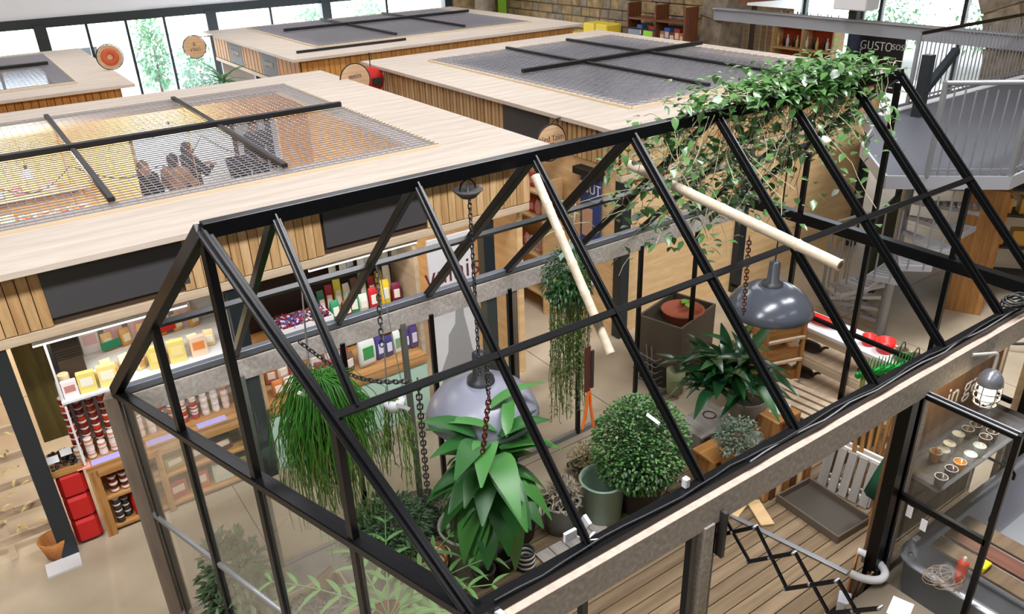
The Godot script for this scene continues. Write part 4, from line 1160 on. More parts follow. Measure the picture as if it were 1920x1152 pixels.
	part(t, "rosette", lm([Vector2(0, 0), Vector2(0.035, 0.004), Vector2(0, 0.012)], 8), M.white, Transform3D(Basis(Vector3.RIGHT, 1.2), Vector3(0.1, 0.0, 0.24)))
	# broad leaved plant in the big grey pot
	var pb := py_(885, 1060, 0.1)
	t = thing("broadleaf_plant", "big glossy broad leaved plant in a large grey green pot", "plant", pb)
	pot(t, 0.22, 0.275, 0.50, M.pot_grey, Vector3.ZERO, 28)
	soil(t, 0.25, 0.42)
	var crown := pd_(918, 872, 6.35) - pb
	var stems := [Vector3(-0.08, 0.42, 0), Vector3(0.06, 0.42, 0.05), Vector3(0.0, 0.42, -0.08)]
	var lms := [leaf_mesh(0.46, 0.23, 0.75, 7), leaf_mesh(0.48, 0.25, 1.0, 7), leaf_mesh(0.46, 0.2, 0.5, 7)]
	for s in stems:
		part(t, "stem", tubem([s, s.lerp(crown, 0.5) + Vector3(0.05, 0, 0), crown + s * 0.4 - Vector3(0, 0.15, 0)], [0.018, 0.016, 0.012], 6), g3)
	for i in 62:
		var a := i * 2.399 + rng.randf_range(-0.3, 0.3)
		var hgt := rng.randf_range(-0.42, 0.32)
		leaf_at(t, lms[i % 3], [g3, g4, g3][i % 3], crown + Vector3(cos(a) * 0.10, hgt * 1.0, -sin(a) * 0.10), a, clampf(0.1 + hgt * 1.8, -0.8, 0.9), rng.randf_range(0.75, 1.05))
	for q in [[0.9, 0.5, 0.12], [2.6, 0.45, -0.02], [-0.15, 0.62, -0.18]]:
		leaf_at(t, leaf_mesh(0.55, 0.11, 0.5, 8), g4, crown + Vector3(0.1, q[1] * 0.6, q[2]), q[0], 0.5, 1.0)
	# black pot beside it with a leather handle
	t = thing("black_pot", "round black felt planter with a brown handle beside the big grey pot", "pot", py_(968, 1002, 0.1))
	pot(t, 0.17, 0.215, 0.34, M.pot_dark, Vector3.ZERO, 24)
	soil(t, 0.19, 0.26)
	part(t, "handle", tubem([Vector3(-0.05, 0.3, 0.2), Vector3(-0.07, 0.42, 0.2), Vector3(0, 0.47, 0.16), Vector3(0.02, 0.36, 0.14)], 0.014, 6), M.rust)
	st = mb()
	tufts(st, 260, Vector3(-0.35, 0.34, 0.12), Vector3(0.24, 0.16, 0.18), 0.13, 0.02, 0.2, 0.3)
	# low dark fern between the pots
	var fern := thing("dark_fern", "low dark feathery fern at the foot of the broad leaved plant", "plant", py_(800, 1000, 0.1))
	pot(fern, 0.12, 0.15, 0.2, M.pot_dark)
	var fst := mb()
	for i in 70:
		var a := rng.randf() * TAU
		var d := Vector3(cos(a), rng.randf_range(0.3, 1.0), sin(a)).normalized()
		for k in 9:
			var u := 0.06 + k * 0.045
			var p := Vector3(0, 0.18, 0) + d * u - Vector3.UP * u * u * 1.1
			for sgn in [-1, 1]: leaf(fst, p, (d * 0.5 + d.cross(Vector3.UP).normalized() * sgn).normalized(), 0.055, 0.016, 0.2, 2)
	tag(part(fern, "fronds", fin(fst), leafy(Color8(34, 66, 34), Color8(20, 46, 20))), "", "", "", "stuff")
	# grey green fern bush behind the gable
	t = thing("green_bush", "fine leaved soft green bush behind the gable rail", "plant", py_(735, 1060, 0.1))
	pot(t, 0.16, 0.2, 0.25, M.zinc)
	st = mb()
	tufts(st, 3000, Vector3(0.0, 0.42, 0.0), Vector3(0.42, 0.30, 0.36), 0.075, 0.024, 0.3, 0.5)
	tag(part(t, "foliage", fin(st), leafy(Color8(76, 106, 70), Color8(40, 70, 36))), "", "", "", "stuff")
	# palm below the gable rail
	t = thing("parlour_palm", "pale green palm with long pointed leaflets inside the gable glass", "plant", py_(735, 1200, 0.1))
	pot(t, 0.14, 0.18, 0.26, M.terra)
	var pal := leafy(Color8(104, 150, 84), Color8(70, 120, 50))
	var pm := leaf_mesh(0.34, 0.055, 0.4, 5)
	for f in 9:
		var a := f * 2.399 + 0.4
		var d := Vector3(cos(a) * 0.8, 1.0, sin(a) * 0.8).normalized()
		var pts := []
		for k in 7:
			var u := k / 6.0
			pts.append(Vector3(0, 0.25, 0) + d * (0.85 * u) + Vector3(cos(a), -0.55, sin(a)) * 0.35 * u * u)
		part(t, "frond_stem", tubem(pts, 0.006, 5), pal)
		for k in range(1, 7):
			for sgn in [-1.0, 1.0]:
				leaf_at(t, pm, pal, pts[k], -a + sgn * 0.9, 0.1, 1.05 - 0.08 * k)
	# fig bush outside the corner
	t = thing("corner_shrub", "dark leafy shrub standing inside the corner of the skewed gable", "plant", py_(470, 1190, 0.08))
	pot(t, 0.13, 0.16, 0.2, M.pot_dark)
	st = mb()
	tufts(st, 900, Vector3(0, 0.62, 0), Vector3(0.26, 0.48, 0.26), 0.11, 0.045, 0.2, 0.5)
	tag(part(t, "foliage", fin(st), leafy(Color8(62, 82, 54), Color8(30, 50, 24))), "", "", "", "stuff")
	st = mb()
	for i in 5: tube(st, [Vector3(0, 0.18, 0), Vector3(rng.randfn() * 0.08, 0.5, rng.randfn() * 0.08), Vector3(rng.randfn() * 0.15, 0.95, rng.randfn() * 0.15)], 0.008, 5)
	part(t, "stems", fin(st), M.rust)
	# dense round bush with a white tag
	t = thing("round_bush", "dense dark green small leaved bush with a white tag", "plant", py_(1195, 945, 0.1))
	pot(t, 0.20, 0.25, 0.34, M.pot_dark)
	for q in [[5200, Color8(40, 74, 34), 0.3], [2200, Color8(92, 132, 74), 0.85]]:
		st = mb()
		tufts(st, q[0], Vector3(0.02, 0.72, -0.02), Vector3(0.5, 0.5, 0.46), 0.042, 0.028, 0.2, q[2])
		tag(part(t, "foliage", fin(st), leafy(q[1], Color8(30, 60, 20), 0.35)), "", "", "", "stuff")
	part(t, "plant_tag", bm(Vector3(0.035, 0.16, 0.003)), M.white, Transform3D(Basis(Vector3.RIGHT, -0.7) * Basis(Vector3.BACK, 0.6), Vector3(-0.05, 1.17, 0.2)))
	# zinc pot with grasses
	t = thing("zinc_pot_plant", "zinc bucket of pale dry grasses between the big pots", "plant", py_(1050, 988, 0.1))
	pot(t, 0.14, 0.20, 0.36, M.zinc)
	soil(t, 0.18, 0.3)
	st = mb()
	tufts(st, 420, Vector3(0, 0.42, 0), Vector3(0.2, 0.12, 0.18), 0.1, 0.02, 0.4, 0.2)
	tag(part(t, "grasses", fin(st), leafy(Color8(150, 140, 120), Color8(70, 64, 50))), "", "", "", "stuff")
	# pale green glazed jar, moss plant behind it
	t = thing("glazed_jar", "tall pale green glazed jar with a cut lip next to the round bush", "jar", py_(1128, 965, 0.1))
	pot(t, 0.19, 0.22, 0.46, mat(Color8(132, 156, 136), 0.25), Vector3.ZERO, 28)
	t = thing("moss_plant", "mossy brown ground cover in a low tray behind the green jar", "plant", py_(1110, 880, 0.1))
	part(t, "tray", bm(Vector3(0.4, 0.06, 0.4), 0.01), M.pot_dark, T(Vector3(0, 0.03, 0)))
	st = mb()
	tufts(st, 700, Vector3(0, 0.12, 0), Vector3(0.26, 0.18, 0.26), 0.05, 0.02, 0.6, 0.3)
	tag(part(t, "moss", fin(st), leafy(Color8(134, 124, 82), Color8(60, 60, 30))), "", "", "", "stuff")
	# peace lily in a rough stone pot
	t = thing("peace_lily", "dark leaved peace lily with a pale bloom in a rough stone pot", "plant", py_(1395, 790, 0.3))
	part(t, "pot", lm([Vector2(0, 0), Vector2(0.16, 0), Vector2(0.22, 0.1), Vector2(0.24, 0.34), Vector2(0.21, 0.34), Vector2(0.18, 0.1), Vector2(0, 0.08)], 18, 0.03), M.stone_grey)
	soil(t, 0.2, 0.26)
	var pl := [leaf_mesh(0.5, 0.12, 0.5, 6), leaf_mesh(0.45, 0.14, 0.75, 6)]
	for i in 84:
		var a := i * 2.399
		leaf_at(t, pl[i % 2], g5 if i % 5 else g3, Vector3(-0.36 + rng.randfn() * 0.17, 0.55 + rng.randf() * 0.4, -0.08 + rng.randfn() * 0.14), a, rng.randf_range(-0.1, 1.0), rng.randf_range(0.75, 1.2))
	part(t, "bloom", leaf_mesh(0.16, 0.08, 0.1, 5, 0.6), M.white, Transform3D(Basis(Vector3.BACK, 1.3), Vector3(0.0, 0.95, -0.05)))
	part(t, "bloom", leaf_mesh(0.15, 0.08, 0.1, 5, 0.6), leafy(Color8(150, 176, 160), Color8(60, 80, 60)), Transform3D(Basis(Vector3.BACK, 1.1), Vector3(-0.12, 0.98, 0.0)))
	part(t, "plant_tag", bm(Vector3(0.15, 0.045, 0.003)), mat(Color8(190, 186, 178), 0.6), Transform3D(Basis(Vector3.BACK, -0.5), Vector3(-0.02, 0.66, 0.34)))
	part(t, "platform", bm(Vector3(1.0, 0.06, 0.7), 0.004), M.grey_plank, T(Vector3(-0.1, -0.04, 0)))
	for sx in [-0.5, 0.3]:
		for sz in [-0.28, 0.28]: part(t, "platform_leg", bm(Vector3(0.06, 0.13, 0.06)), M.grey_plank, T(Vector3(sx, -0.135, sz)))
	# light green leafy plant behind the dark pendant
	t = thing("lime_plant", "small lime green leafy plant beside the wooden ladder rack", "plant", py_(1418, 618, 0.8))
	pot(t, 0.09, 0.12, 0.16, M.white)
	for i in 16: leaf_at(t, pl[1], leafy(Color8(100, 160, 60), Color8(80, 140, 30)), Vector3(0, 0.16, 0), i * 2.399, rng.randf_range(0.0, 1.0), 0.5)
	part(t, "stand", bm(Vector3(0.3, 0.8, 0.3), 0.004), M.oak_v, T(Vector3(0, -0.405, 0)))
	# small speckled plant on a woven stool
	t = thing("speckled_plant", "small speckled grey green plant in a woven basket on the stool", "plant", py_(1376, 868, 0.5))
	pot(t, 0.13, 0.17, 0.22, wood(Color8(190, 142, 86), Color8(146, 100, 54), true, 205, 8.0))
	st = mb()
	tufts(st, 900, Vector3(0, 0.32, 0), Vector3(0.25, 0.2, 0.24), 0.035, 0.024, 0.2, 0.4)
	tag(part(t, "foliage", fin(st), leafy(Color8(84, 100, 82), Color8(30, 46, 24))), "", "", "", "stuff")
	part(t, "plant_tag", bm(Vector3(0.14, 0.04, 0.003)), mat(Color8(206, 204, 196), 0.6), Transform3D(Basis(Vector3.BACK, -0.5), Vector3(0.22, 0.3, 0.06)))
	vine()
func vine() -> void:
	rng.seed = 555
	var t := thing("climbing_vine", "leafy climbing vine sprawling over the greenhouse ridge", "plant", Vector3(5.6, 4.1, -4.2))
	var org := Vector3(5.6, 4.1, -4.2)
	var st := mb()
	var fol := []
	# runners along the ridge
	for i in 44:
		var x0 := rng.randf_range(4.3, 6.3)
		var x1 := x0 + rng.randf_range(0.4, 1.2)
		var pts := []
		for k in 9:
			var u := k / 8.0
			pts.append(Vector3(lerpf(x0, x1, u), 4.12 + 0.10 * sin(u * PI) * rng.randf() + rng.randf() * 0.05, -4.2 + rng.randfn() * 0.06) - org)
		tube(st, pts, 0.004, 4, false)
		for p in pts: fol.append(p)
	# strings dropping inside, tangled
	for i in 110:
		var x := rng.randf_range(4.05, 7.1)
		if rng.randf() < 0.45: x = rng.randf_range(4.9, 6.6)
		var L := rng.randf_range(0.3, 1.0) * (1.4 if x > 4.6 and x < 6.4 else 0.7)
		var p := Vector3(x, 4.08, -4.2 + rng.randfn() * 0.05)
		var v := Vector3(rng.randfn() * 0.25, -1, rng.randfn() * 0.4 - 0.3)
		var pts := []
		for k in 9:
			pts.append(p - org)
			p += v.normalized() * L / 8.0
			v += Vector3(rng.randfn() * 0.35, -0.1, rng.randfn() * 0.35)
			if k > 0 and rng.randf() < 0.36: fol.append(p - org)
		tube(st, pts, 0.0035, 4, false)
	# mass to the left of the strings, behind the near slope
	for i in 46:
		var p := Vector3(rng.randf_range(4.4, 6.2), rng.randf_range(2.9, 3.7), rng.randf_range(-5.3, -4.5))
		var pts := []
		var v := Vector3(rng.randfn(), rng.randfn() * 0.6, rng.randfn() * 0.5)
		for k in 8:
			pts.append(p - org)
			p += v.normalized() * 0.09
			v += Vector3(rng.randfn() * 0.6, -0.25, rng.randfn() * 0.4)
			if rng.randf() < 0.3: fol.append(p - org)
		tube(st, pts, 0.0035, 4, false)
	tag(part(t, "runners", fin(st), mat(Color8(176, 170, 134), 0.7)), "", "", "", "stuff")
	# bunch standing up near the end
	for i in 150:
		var v := Vector3(rng.randfn() * 0.30, absf(rng.randfn()) * 0.085, rng.randfn() * 0.13)
		fol.append(Vector3(5.95, 4.13, -4.2) + v - org)
	var ms := []
	for q in [[0.11, 0.085], [0.09, 0.075], [0.13, 0.08]]:
		var s := mb()
		leaf(s, Vector3.ZERO, Vector3(1, 0, 0), q[0], q[1], 0.25, 4, 0.15)
		ms.append(fin(s))
	var mt := [leafy(Color8(72, 108, 58), Color8(44, 76, 30), 0.3), leafy(Color8(112, 138, 112), Color8(60, 80, 54), 0.3), leafy(Color8(48, 82, 40), Color8(34, 62, 24), 0.3), leafy(Color8(158, 174, 158), Color8(70, 84, 66), 0.3)]
	for i in mini(fol.size(), 298):
		var k: int = i * fol.size() / mini(fol.size(), 298)
		part(t, "leaf", ms[i % 3], mt[[0, 1, 2, 0, 3, 2, 0][i % 7]], Transform3D(Basis.from_euler(Vector3(rng.randf_range(-0.7, 0.7), rng.randf() * TAU, rng.randf_range(-0.8, 0.4))), fol[k]))
	st = mb()
	for i in fol.size():
		var d := Vector3(rng.randfn(), rng.randfn() * 0.5, rng.randfn()).normalized()
		for w in 2: leaf(st, fol[i] + Vector3(rng.randfn(), rng.randfn(), rng.randfn()) * 0.07, d.rotated(Vector3.UP, w * 2.0), 0.085, 0.062, 0.3, 3)
	tag(part(t, "small_leaves", fin(st), mt[0]), "", "", "", "stuff")

# ------------------------------------------------------------------ goods in the greenhouse
func garden_goods() -> void:
	rng.seed = 606
	var st := mb()
	# striped basket, small pots
	var t := thing("striped_basket", "round basket in brown and cream stripes beside the big grey pot", "basket", py_(806, 1098, 0.1))
	var r := [0.145, 0.153, 0.161, 0.168, 0.174, 0.179, 0.183, 0.185, 0.186]
	for k in 8:
		part(t, "band", lm([Vector2(r[k], k * 0.045), Vector2(r[k] + 0.006, k * 0.045 + 0.022), Vector2(r[k + 1], (k + 1) * 0.045), Vector2(r[k + 1] - 0.012, (k + 1) * 0.045), Vector2(r[k] - 0.012, k * 0.045)], 24), mat(Color8(150, 96, 44) if k % 2 else Color8(214, 200, 176), 0.8))
	part(t, "base", lm([Vector2(0, 0.002), Vector2(0.143, 0.002), Vector2(0.143, 0.012), Vector2(0, 0.012)], 24), mat(Color8(150, 96, 44), 0.8))
	part(t, "handle", tubem(arc(Vector3(0.18, 0.33, 0.06), Vector3(0, 0, 0.06), Vector3(0, 0.08, 0), 0, PI, 8), 0.008, 6), mat(Color8(214, 200, 176), 0.8))
	for q in [[908, 1092, 0.10, 0.17, "small black pot in front of the striped basket"], [944, 1068, 0.095, 0.18, "small black pot beside the black and white pot"]]:
		t = thing("small_pot", q[4], "pot", py_(q[0], q[1], 0.1))
		pot(t, q[2] * 0.8, q[2], q[3], M.pot_dark)
	t = thing("striped_pot", "black and white striped small pot next to the small black pots", "pot", py_(986, 1062, 0.1))
	for k in 7:
		part(t, "stripe", lm([Vector2(0.085, k * 0.028), Vector2(0.089, k * 0.028 + 0.003), Vector2(0.089, k * 0.028 + 0.025), Vector2(0.085, k * 0.028 + 0.028), Vector2(0.07, k * 0.028 + 0.028), Vector2(0.07, k * 0.028)], 20), M.white if k % 2 else M.pot_dark)
	part(t, "base", lm([Vector2(0, 0), Vector2(0.084, 0), Vector2(0.084, 0.01), Vector2(0, 0.01)], 20), M.pot_dark)
	# pale planks laid crosswise
	for i in 5:
		one("pale_board", bm(Vector3(0.15, 0.025, 0.5), 0.003), M.grey_plank, "pale grey board laid across the deck beside the pots", "board", py_(1040, 1030, 0.1125) + Vector3(i * 0.158 - 0.12, 0, 0.2), 0, "pale boards on the deck")
	# a floor tray of gravel at the left
	t = thing("gravel_tray", "shallow timber tray of dark gravel on the greenhouse floor", "tray", py_(600, 1150, 0.06))
	for q in [[-0.3, 0, 0.02, 0.5], [0.3, 0, 0.02, 0.5], [0, 0.25, 0.62, 0.02], [0, -0.25, 0.62, 0.02]]: part(t, "side", bm(Vector3(q[2], 0.12, q[3]), 0.003), M.trim, T(Vector3(q[0], 0.06, q[1])))
	st = mb()
	for i in 220: lathe(st, [Vector2(0, -0.015), Vector2(0.016, 0), Vector2(0, 0.015)], Vector3(rng.randf_range(-0.28, 0.28), 0.06 + rng.randf() * 0.03, rng.randf_range(-0.23, 0.23)), 5)
	tag(part(t, "gravel", fin(st), mottled(Color8(120, 118, 116), Color8(40, 40, 42), 207, 12.0, 0.7, 0.2)), "", "", "", "stuff")
	part(t, "bottom", bm(Vector3(0.6, 0.02, 0.5)), M.trim, T(Vector3(0, 0.01, 0)))
	one("brown_paper_bag", bag_mesh(0.2, 0.24, 0.12), mat(Color8(112, 84, 60), 0.8), "brown paper bag standing in the gravel tray", "bag", py_(615, 1110, 0.14), 0.4)
	# grey floor slab inside the gable
	struct("trim_8", bm(Vector3(2.05, 0.03, 3.2), 0.004), mottled(Color8(146, 144, 138), Color8(120, 118, 112), 208, 0.8, 0.7), T(Vector3(1.55, 0.075, -4.25)), "grey floor slab inside the skewed gable")
	# garden tool with orange handles hanging
	t = thing("garden_shears", "hanging garden shears with orange handles and a leather sheath", "tool", pd_(1102, 650, 6.6))
	part(t, "sheath", barm(Vector3(0, 0, 0), Vector3(0.0, -0.45, 0.0), 0.06, 0.015, Vector3.BACK, 0.004), M.rust)
	part(t, "blade", barm(Vector3(0.045, -0.05, 0.01), Vector3(0.045, -0.42, 0.01), 0.03, 0.012, Vector3.BACK), M.pot_dark)
	var orange := mat(Color8(222, 104, 30), 0.4)
	part(t, "handle", tubem([Vector3(0.01, -0.45, 0), Vector3(0.0, -0.6, 0), Vector3(-0.05, -0.82, 0)], 0.013, 7), orange)
	part(t, "handle", tubem([Vector3(0.03, -0.45, 0), Vector3(0.04, -0.6, 0), Vector3(0.08, -0.86, 0)], 0.013, 7), orange)
	part(t, "hanging_loop", tubem([Vector3(0, 0, 0), Vector3(0, 0.4, 0)], 0.004, 5), M.rust)
	# tall brown planter with terracotta pot
	var b := py_(1270, 580, 0.95)
	t = thing("brown_planter", "large square brown planter holding a terracotta pot", "planter", Vector3(b.x, 0.0, b.z), 0.25)
	for q in [[-0.42, 0, 0.03, 0.6], [0.42, 0, 0.03, 0.6], [0, 0.3, 0.87, 0.03], [0, -0.3, 0.87, 0.03]]: part(t, "side", bm(Vector3(q[2], 0.62, q[3]), 0.005), mat(Color8(82, 74, 62), 0.5), T(Vector3(q[0], 0.64, q[1])))
	part(t, "stand", bm(Vector3(0.8, 0.33, 0.55)), M.pot_dark, T(Vector3(0, 0.165, 0)))
	part(t, "base", bm(Vector3(0.84, 0.03, 0.6)), M.pot_dark, T(Vector3(0, 0.345, 0)))
	part(t, "bark_chips", bm(Vector3(0.8, 0.02, 0.56)), M.soil, T(Vector3(0, 0.82, 0)))
	part(t, "terracotta_pot", lm([Vector2(0.2, 0.7), Vector2(0.26, 0.93), Vector2(0.28, 0.95), Vector2(0.25, 0.96), Vector2(0.22, 0.86), Vector2(0, 0.86)], 24), M.terra, T(Vector3(0.05, 0, 0.05)))
	for q in [[0.15, 0.1], [0.2, -0.05]]: part(t, "leaf", leaf_mesh(0.13, 0.11, 0.1, 4), leafy(Color8(110, 170, 60), Color8(80, 140, 30)), T(Vector3(q[0], 0.94, q[1]), q[1] * 8))
	# wire baskets and wooden pallet under it
	t = thing("wire_basket", "grey wire basket of sticks beside the brown planter", "basket", py_(1232, 700, 0.08))
	for k in 5: part(t, "hoop", tubem([Vector3(-0.25, k * 0.09, -0.2), Vector3(0.25, k * 0.09, -0.2), Vector3(0.25, k * 0.09, 0.2), Vector3(-0.25, k * 0.09, 0.2), Vector3(-0.25, k * 0.09, -0.2)], 0.008, 5), M.galv)
	for k in 14:
		var a := TAU * k / 14.0
		part(t, "stick", tubem([Vector3(cos(a) * 0.15, 0, sin(a) * 0.12), Vector3(cos(a) * 0.22, 0.5, sin(a) * 0.17)], 0.009, 5), M.grey_plank)
	one("olive_bin", lm([Vector2(0, 0), Vector2(0.1, 0), Vector2(0.12, 0.32), Vector2(0.1, 0.32), Vector2(0, 0.05)], 16), mat(Color8(130, 136, 100), 0.7), "olive green bin beside the peace lily", "bin", py_(1265, 735, 0.08))
	# stool and low table
	t = thing("wooden_stool", "low wooden stool with an arched opening beside the round bush", "stool", py_(1335, 900, 0.1))
	part(t, "seat", bm(Vector3(0.36, 0.04, 0.3), 0.008), M.oak, T(Vector3(0, 0.38, 0)))
	for sx in [-0.14, 0.14]: part(t, "side", bm(Vector3(0.05, 0.36, 0.28), 0.005), M.oak_v, T(Vector3(sx, 0.18, 0)))
	part(t, "back_board", bm(Vector3(0.26, 0.3, 0.02)), M.brown_wood, T(Vector3(0, 0.2, -0.12)))
	t = thing("side_bench", "grey plank bench with a wire ring lying on it", "bench", py_(1325, 790, 0.45))
	part(t, "top", bm(Vector3(0.6, 0.03, 0.4), 0.004), M.grey_plank)
	for sx in [-0.26, 0.26]: part(t, "leg", bm(Vector3(0.05, 0.33, 0.36)), M.grey_plank, T(Vector3(sx, -0.182, 0)))
	one("wire_ring", tubem(arc(Vector3.ZERO, Vector3(0.07, 0, 0), Vector3(0, 0, 0.07), 0, TAU, 18), 0.006, 5), M.rust, "small rusty wire ring on the plank bench", "ring", py_(1330, 778, 0.472))
	one("wire_coil", tubem(arc(Vector3.ZERO, Vector3(0.13, 0, 0), Vector3(0, 0.02, 0.12), 0, TAU * 3, 50), 0.008, 5), M.rust, "coil of rusty wire at the foot of the round bush", "coil", py_(1270, 915, 0.14))
	# wooden wall boxes
	t = thing("timber_box", "orange timber box with a dark slot near the eave", "box", py_(1450, 830, 0.12))
	part(t, "body", bm(Vector3(0.4, 0.42, 0.32), 0.005), M.oak_v, T(Vector3(0, 0.21, 0)))
	part(t, "slot", bm(Vector3(0.08, 0.38, 0.02)), M.brown_wood, T(Vector3(-0.08, 0.2, 0.155)))
	one("paper_sheet", bm(Vector3(0.24, 0.004, 0.2)), M.white, "white sheet of paper on the timber box", "paper", py_(1450, 830, 0.12) + Vector3(0.06, 0.423, -0.02), 0.5)
	# slatted bench top
	t = thing("slat_bench", "pale slatted bench behind the timber box", "bench", py_(1520, 760, 0.4), 0.1)
	for i in 5: part(t, "slat", bm(Vector3(0.09, 0.025, 1.0), 0.003), M.trim, T(Vector3(-0.26 + i * 0.13, 0, 0)))
	for sz in [-0.4, 0.4]: part(t, "leg_frame", bm(Vector3(0.62, 0.28, 0.04)), M.oak_v, T(Vector3(0, -0.153, sz)))
	# ladder rack in front of orange boxes
	t = thing("ladder_rack", "wooden ladder rack holding orange trays beside the shelf", "rack", py_(1438, 735, 0.1), -0.3)
	for sx in [-0.25, 0.25]: part(t, "upright", bm(Vector3(0.05, 1.25, 0.05), 0.004), M.oak_v, T(Vector3(sx, 0.625, 0.2)))
	for k in 4:
		part(t, "rung", bm(Vector3(0.5, 0.035, 0.04), 0.004), M.trim, T(Vector3(0, 0.25 + k * 0.3, 0.225)))
		part(t, "tray", bm(Vector3(0.46, 0.16, 0.3), 0.004), M.oak, T(Vector3(0, 0.3 + k * 0.3, 0.03)))
	# shelf rack outside the far gable with crockery
	var o := Vector3(7.68, 0, -4.25)
	t = thing("timber_shelf", "pale timber shelf rack with white top outside the far gable", "shelf", o)
	for y in [0.24, 0.62, 1.0]:
		part(t, "board", bm(Vector3(0.42, 0.04, 1.75), 0.004), M.white if y > 0.9 else M.trim, T(Vector3(0, y, 0)))
		part(t, "front_rail", bm(Vector3(0.03, 0.09, 1.75), 0.003), M.trim, T(Vector3(-0.2, y - 0.06, 0)))
	for sx in [-0.17, 0.17]:
		for sz in [-0.83, 0.83]: part(t, "leg", bm(Vector3(0.06, 1.0, 0.06), 0.003), M.oak_v, T(Vector3(sx, 0.5, sz)))
	var red := mat(Color8(226, 44, 36), 0.35)
	st = mb()
	box(st, Vector3(0, 0.03, 0), Vector3(0.16, 0.05, 0.5))
	var tray := thing("red_dish", "long red oval dish on the white shelf top", "dish", Vector3(7.68, 1.022, -4.83))
	var sc := part(tray, "bowl", lm([Vector2(0, 0), Vector2(0.07, 0), Vector2(0.10, 0.06), Vector2(0.09, 0.06), Vector2(0.06, 0.015), Vector2(0, 0.015)], 22), red)
	sc.scale = Vector3(0.9, 1.0, 2.6)
	for q in [[-4.15, 0.07, "red cup beside the taller red mug"], [-3.95, 0.09, "red mug beside the olive pots"]]:
		var u := thing("red_cup", q[2], "cup", Vector3(7.66, 1.022, q[0]))
		part(u, "body", lm([Vector2(0, 0), Vector2(q[1], 0), Vector2(q[1] + 0.01, q[1] * 1.6), Vector2(q[1], q[1] * 1.6), Vector2(q[1] - 0.01, 0.02), Vector2(0, 0.02)], 18), red)
		part(u, "handle", tubem(arc(Vector3(0, q[1] * 0.8, q[1]), Vector3(0, 0, 0.035), Vector3(0, 0.04, 0), -PI / 2, PI / 2, 8), 0.008, 6), red)
	for q in [[-3.74, "olive"], [-3.58, "dark olive"]]:
		var u := thing("olive_pot", "%s glazed round pot on the white shelf top" % q[1], "pot", Vector3(7.62, 1.022, q[0]))
		part(u, "body", lm([Vector2(0, 0), Vector2(0.05, 0), Vector2(0.085, 0.06), Vector2(0.07, 0.13), Vector2(0.06, 0.13), Vector2(0.07, 0.06), Vector2(0, 0.02)], 18), mat(Color8(104, 96, 62) if q[0] < -3.7 else Color8(88, 80, 54), 0.4))
		part(u, "handle", tubem(arc(Vector3(0.0, 0.13, 0), Vector3(0.05, 0, 0), Vector3(0, 0.09, 0), 0, PI, 8), 0.006, 5), M.pot_dark)
	var fish := [[0.64, -4.85, "dark bird shaped pot at the end of the middle shelf"], [0.64, -4.05, "dark round pot with red dots on the middle shelf"], [0.26, -4.9, "large dark watering pot on the bottom shelf"]]
	for q in fish:
		var u := thing("dark_pot", q[2], "pot", Vector3(7.64, q[0] + 0.002, q[1]))
		var bd := part(u, "body", lm([Vector2(0, 0), Vector2(0.06, 0), Vector2(0.10, 0.05), Vector2(0.08, 0.12), Vector2(0.03, 0.15), Vector2(0, 0.15)], 16), mat(Color8(48, 42, 34), 0.4))
		bd.scale = Vector3(0.9, 0.8, 1.6)
		part(u, "spout", tubem([Vector3(0, 0.06, 0.13), Vector3(0, 0.12, 0.2), Vector3(0, 0.13, 0.24)], [0.025, 0.016, 0.012], 8), mat(Color8(48, 42, 34), 0.4))
	one("white_card", bm(Vector3(0.01, 0.16, 0.2), 0.002), M.white, "white folded card at the near end of the shelf top", "card", Vector3(7.55, 1.105, -3.44), 0.4)
	# brooms: green rakes with wooden handles
	for i in 5:
		var p := py_(1592 + i * 11, 925 - i * 5, 0.1)
		var u := thing("garden_rake", "garden rake with a green head leaning in the bundle by the eave", "rake", p, 0, "rakes with green heads")
		var tip := Vector3(0.05 + i * 0.02, 1.35, -0.12 + i * 0.03)
		part(u, "shaft", tubem([Vector3.ZERO, tip], 0.022, 8), M.oak_v)
		var gm := mat(Color8(40, 150, 62), 0.35)
		var hd := part(u, "head", barm(tip + Vector3(-0.09, 0, -0.02), tip + Vector3(0.09, 0.03, 0.04), 0.04, 0.05), gm)
		for k in 6: part(hd, "tine", tubem([tip + Vector3(-0.08 + k * 0.032, 0.02, 0), tip + Vector3(-0.08 + k * 0.032, 0.16, 0.02 * (k % 2))], 0.005, 4), gm)
		part(u, "collar", tubem([tip * 0.82, tip], 0.022, 7), gm)
	# closed green parasol leaning at the post
	t = thing("green_parasol", "closed dark green parasol leaning by the black post", "parasol", py_(1628, 1000, 0.1))
	var dg := mat(Color8(18, 74, 50), 0.7)
	var top := pd_(1688, 826, 7.15) - py_(1628, 1000, 0.1)
	var low := pd_(1640, 928, 7.45) - py_(1628, 1000, 0.1)
	part(t, "pole", tubem([Vector3.ZERO, low, top], 0.014, 7), M.oak_v)
	part(t, "canopy", tubem([low - Vector3(0, 0.02, 0), low, low.lerp(top, 0.35), low.lerp(top, 0.7), top], [0.03, 0.10, 0.085, 0.06, 0.02], 9), dg)
	# crates and tray on the deck
	t = thing("slatted_crate", "whitewashed slatted crate standing on end on the deck", "crate", py_(1585, 925, 0.1), -PI / 2 + 0.1)
	for i in 5: part(t, "slat", bm(Vector3(0.085, 0.5, 0.02), 0.003), M.grey_plank, Transform3D(Basis(Vector3.RIGHT, -0.2), Vector3(-0.22 + i * 0.11, 0.25, 0.03)))
	for y in [0.47, 0.06]:
		for dz in [-0.03, -0.12]: part(t, "rail", bm(Vector3(0.56, 0.05, 0.03), 0.003), mat(Color8(214, 208, 198), 0.7), T(Vector3(0, y, dz - y * 0.2 + 0.06)))
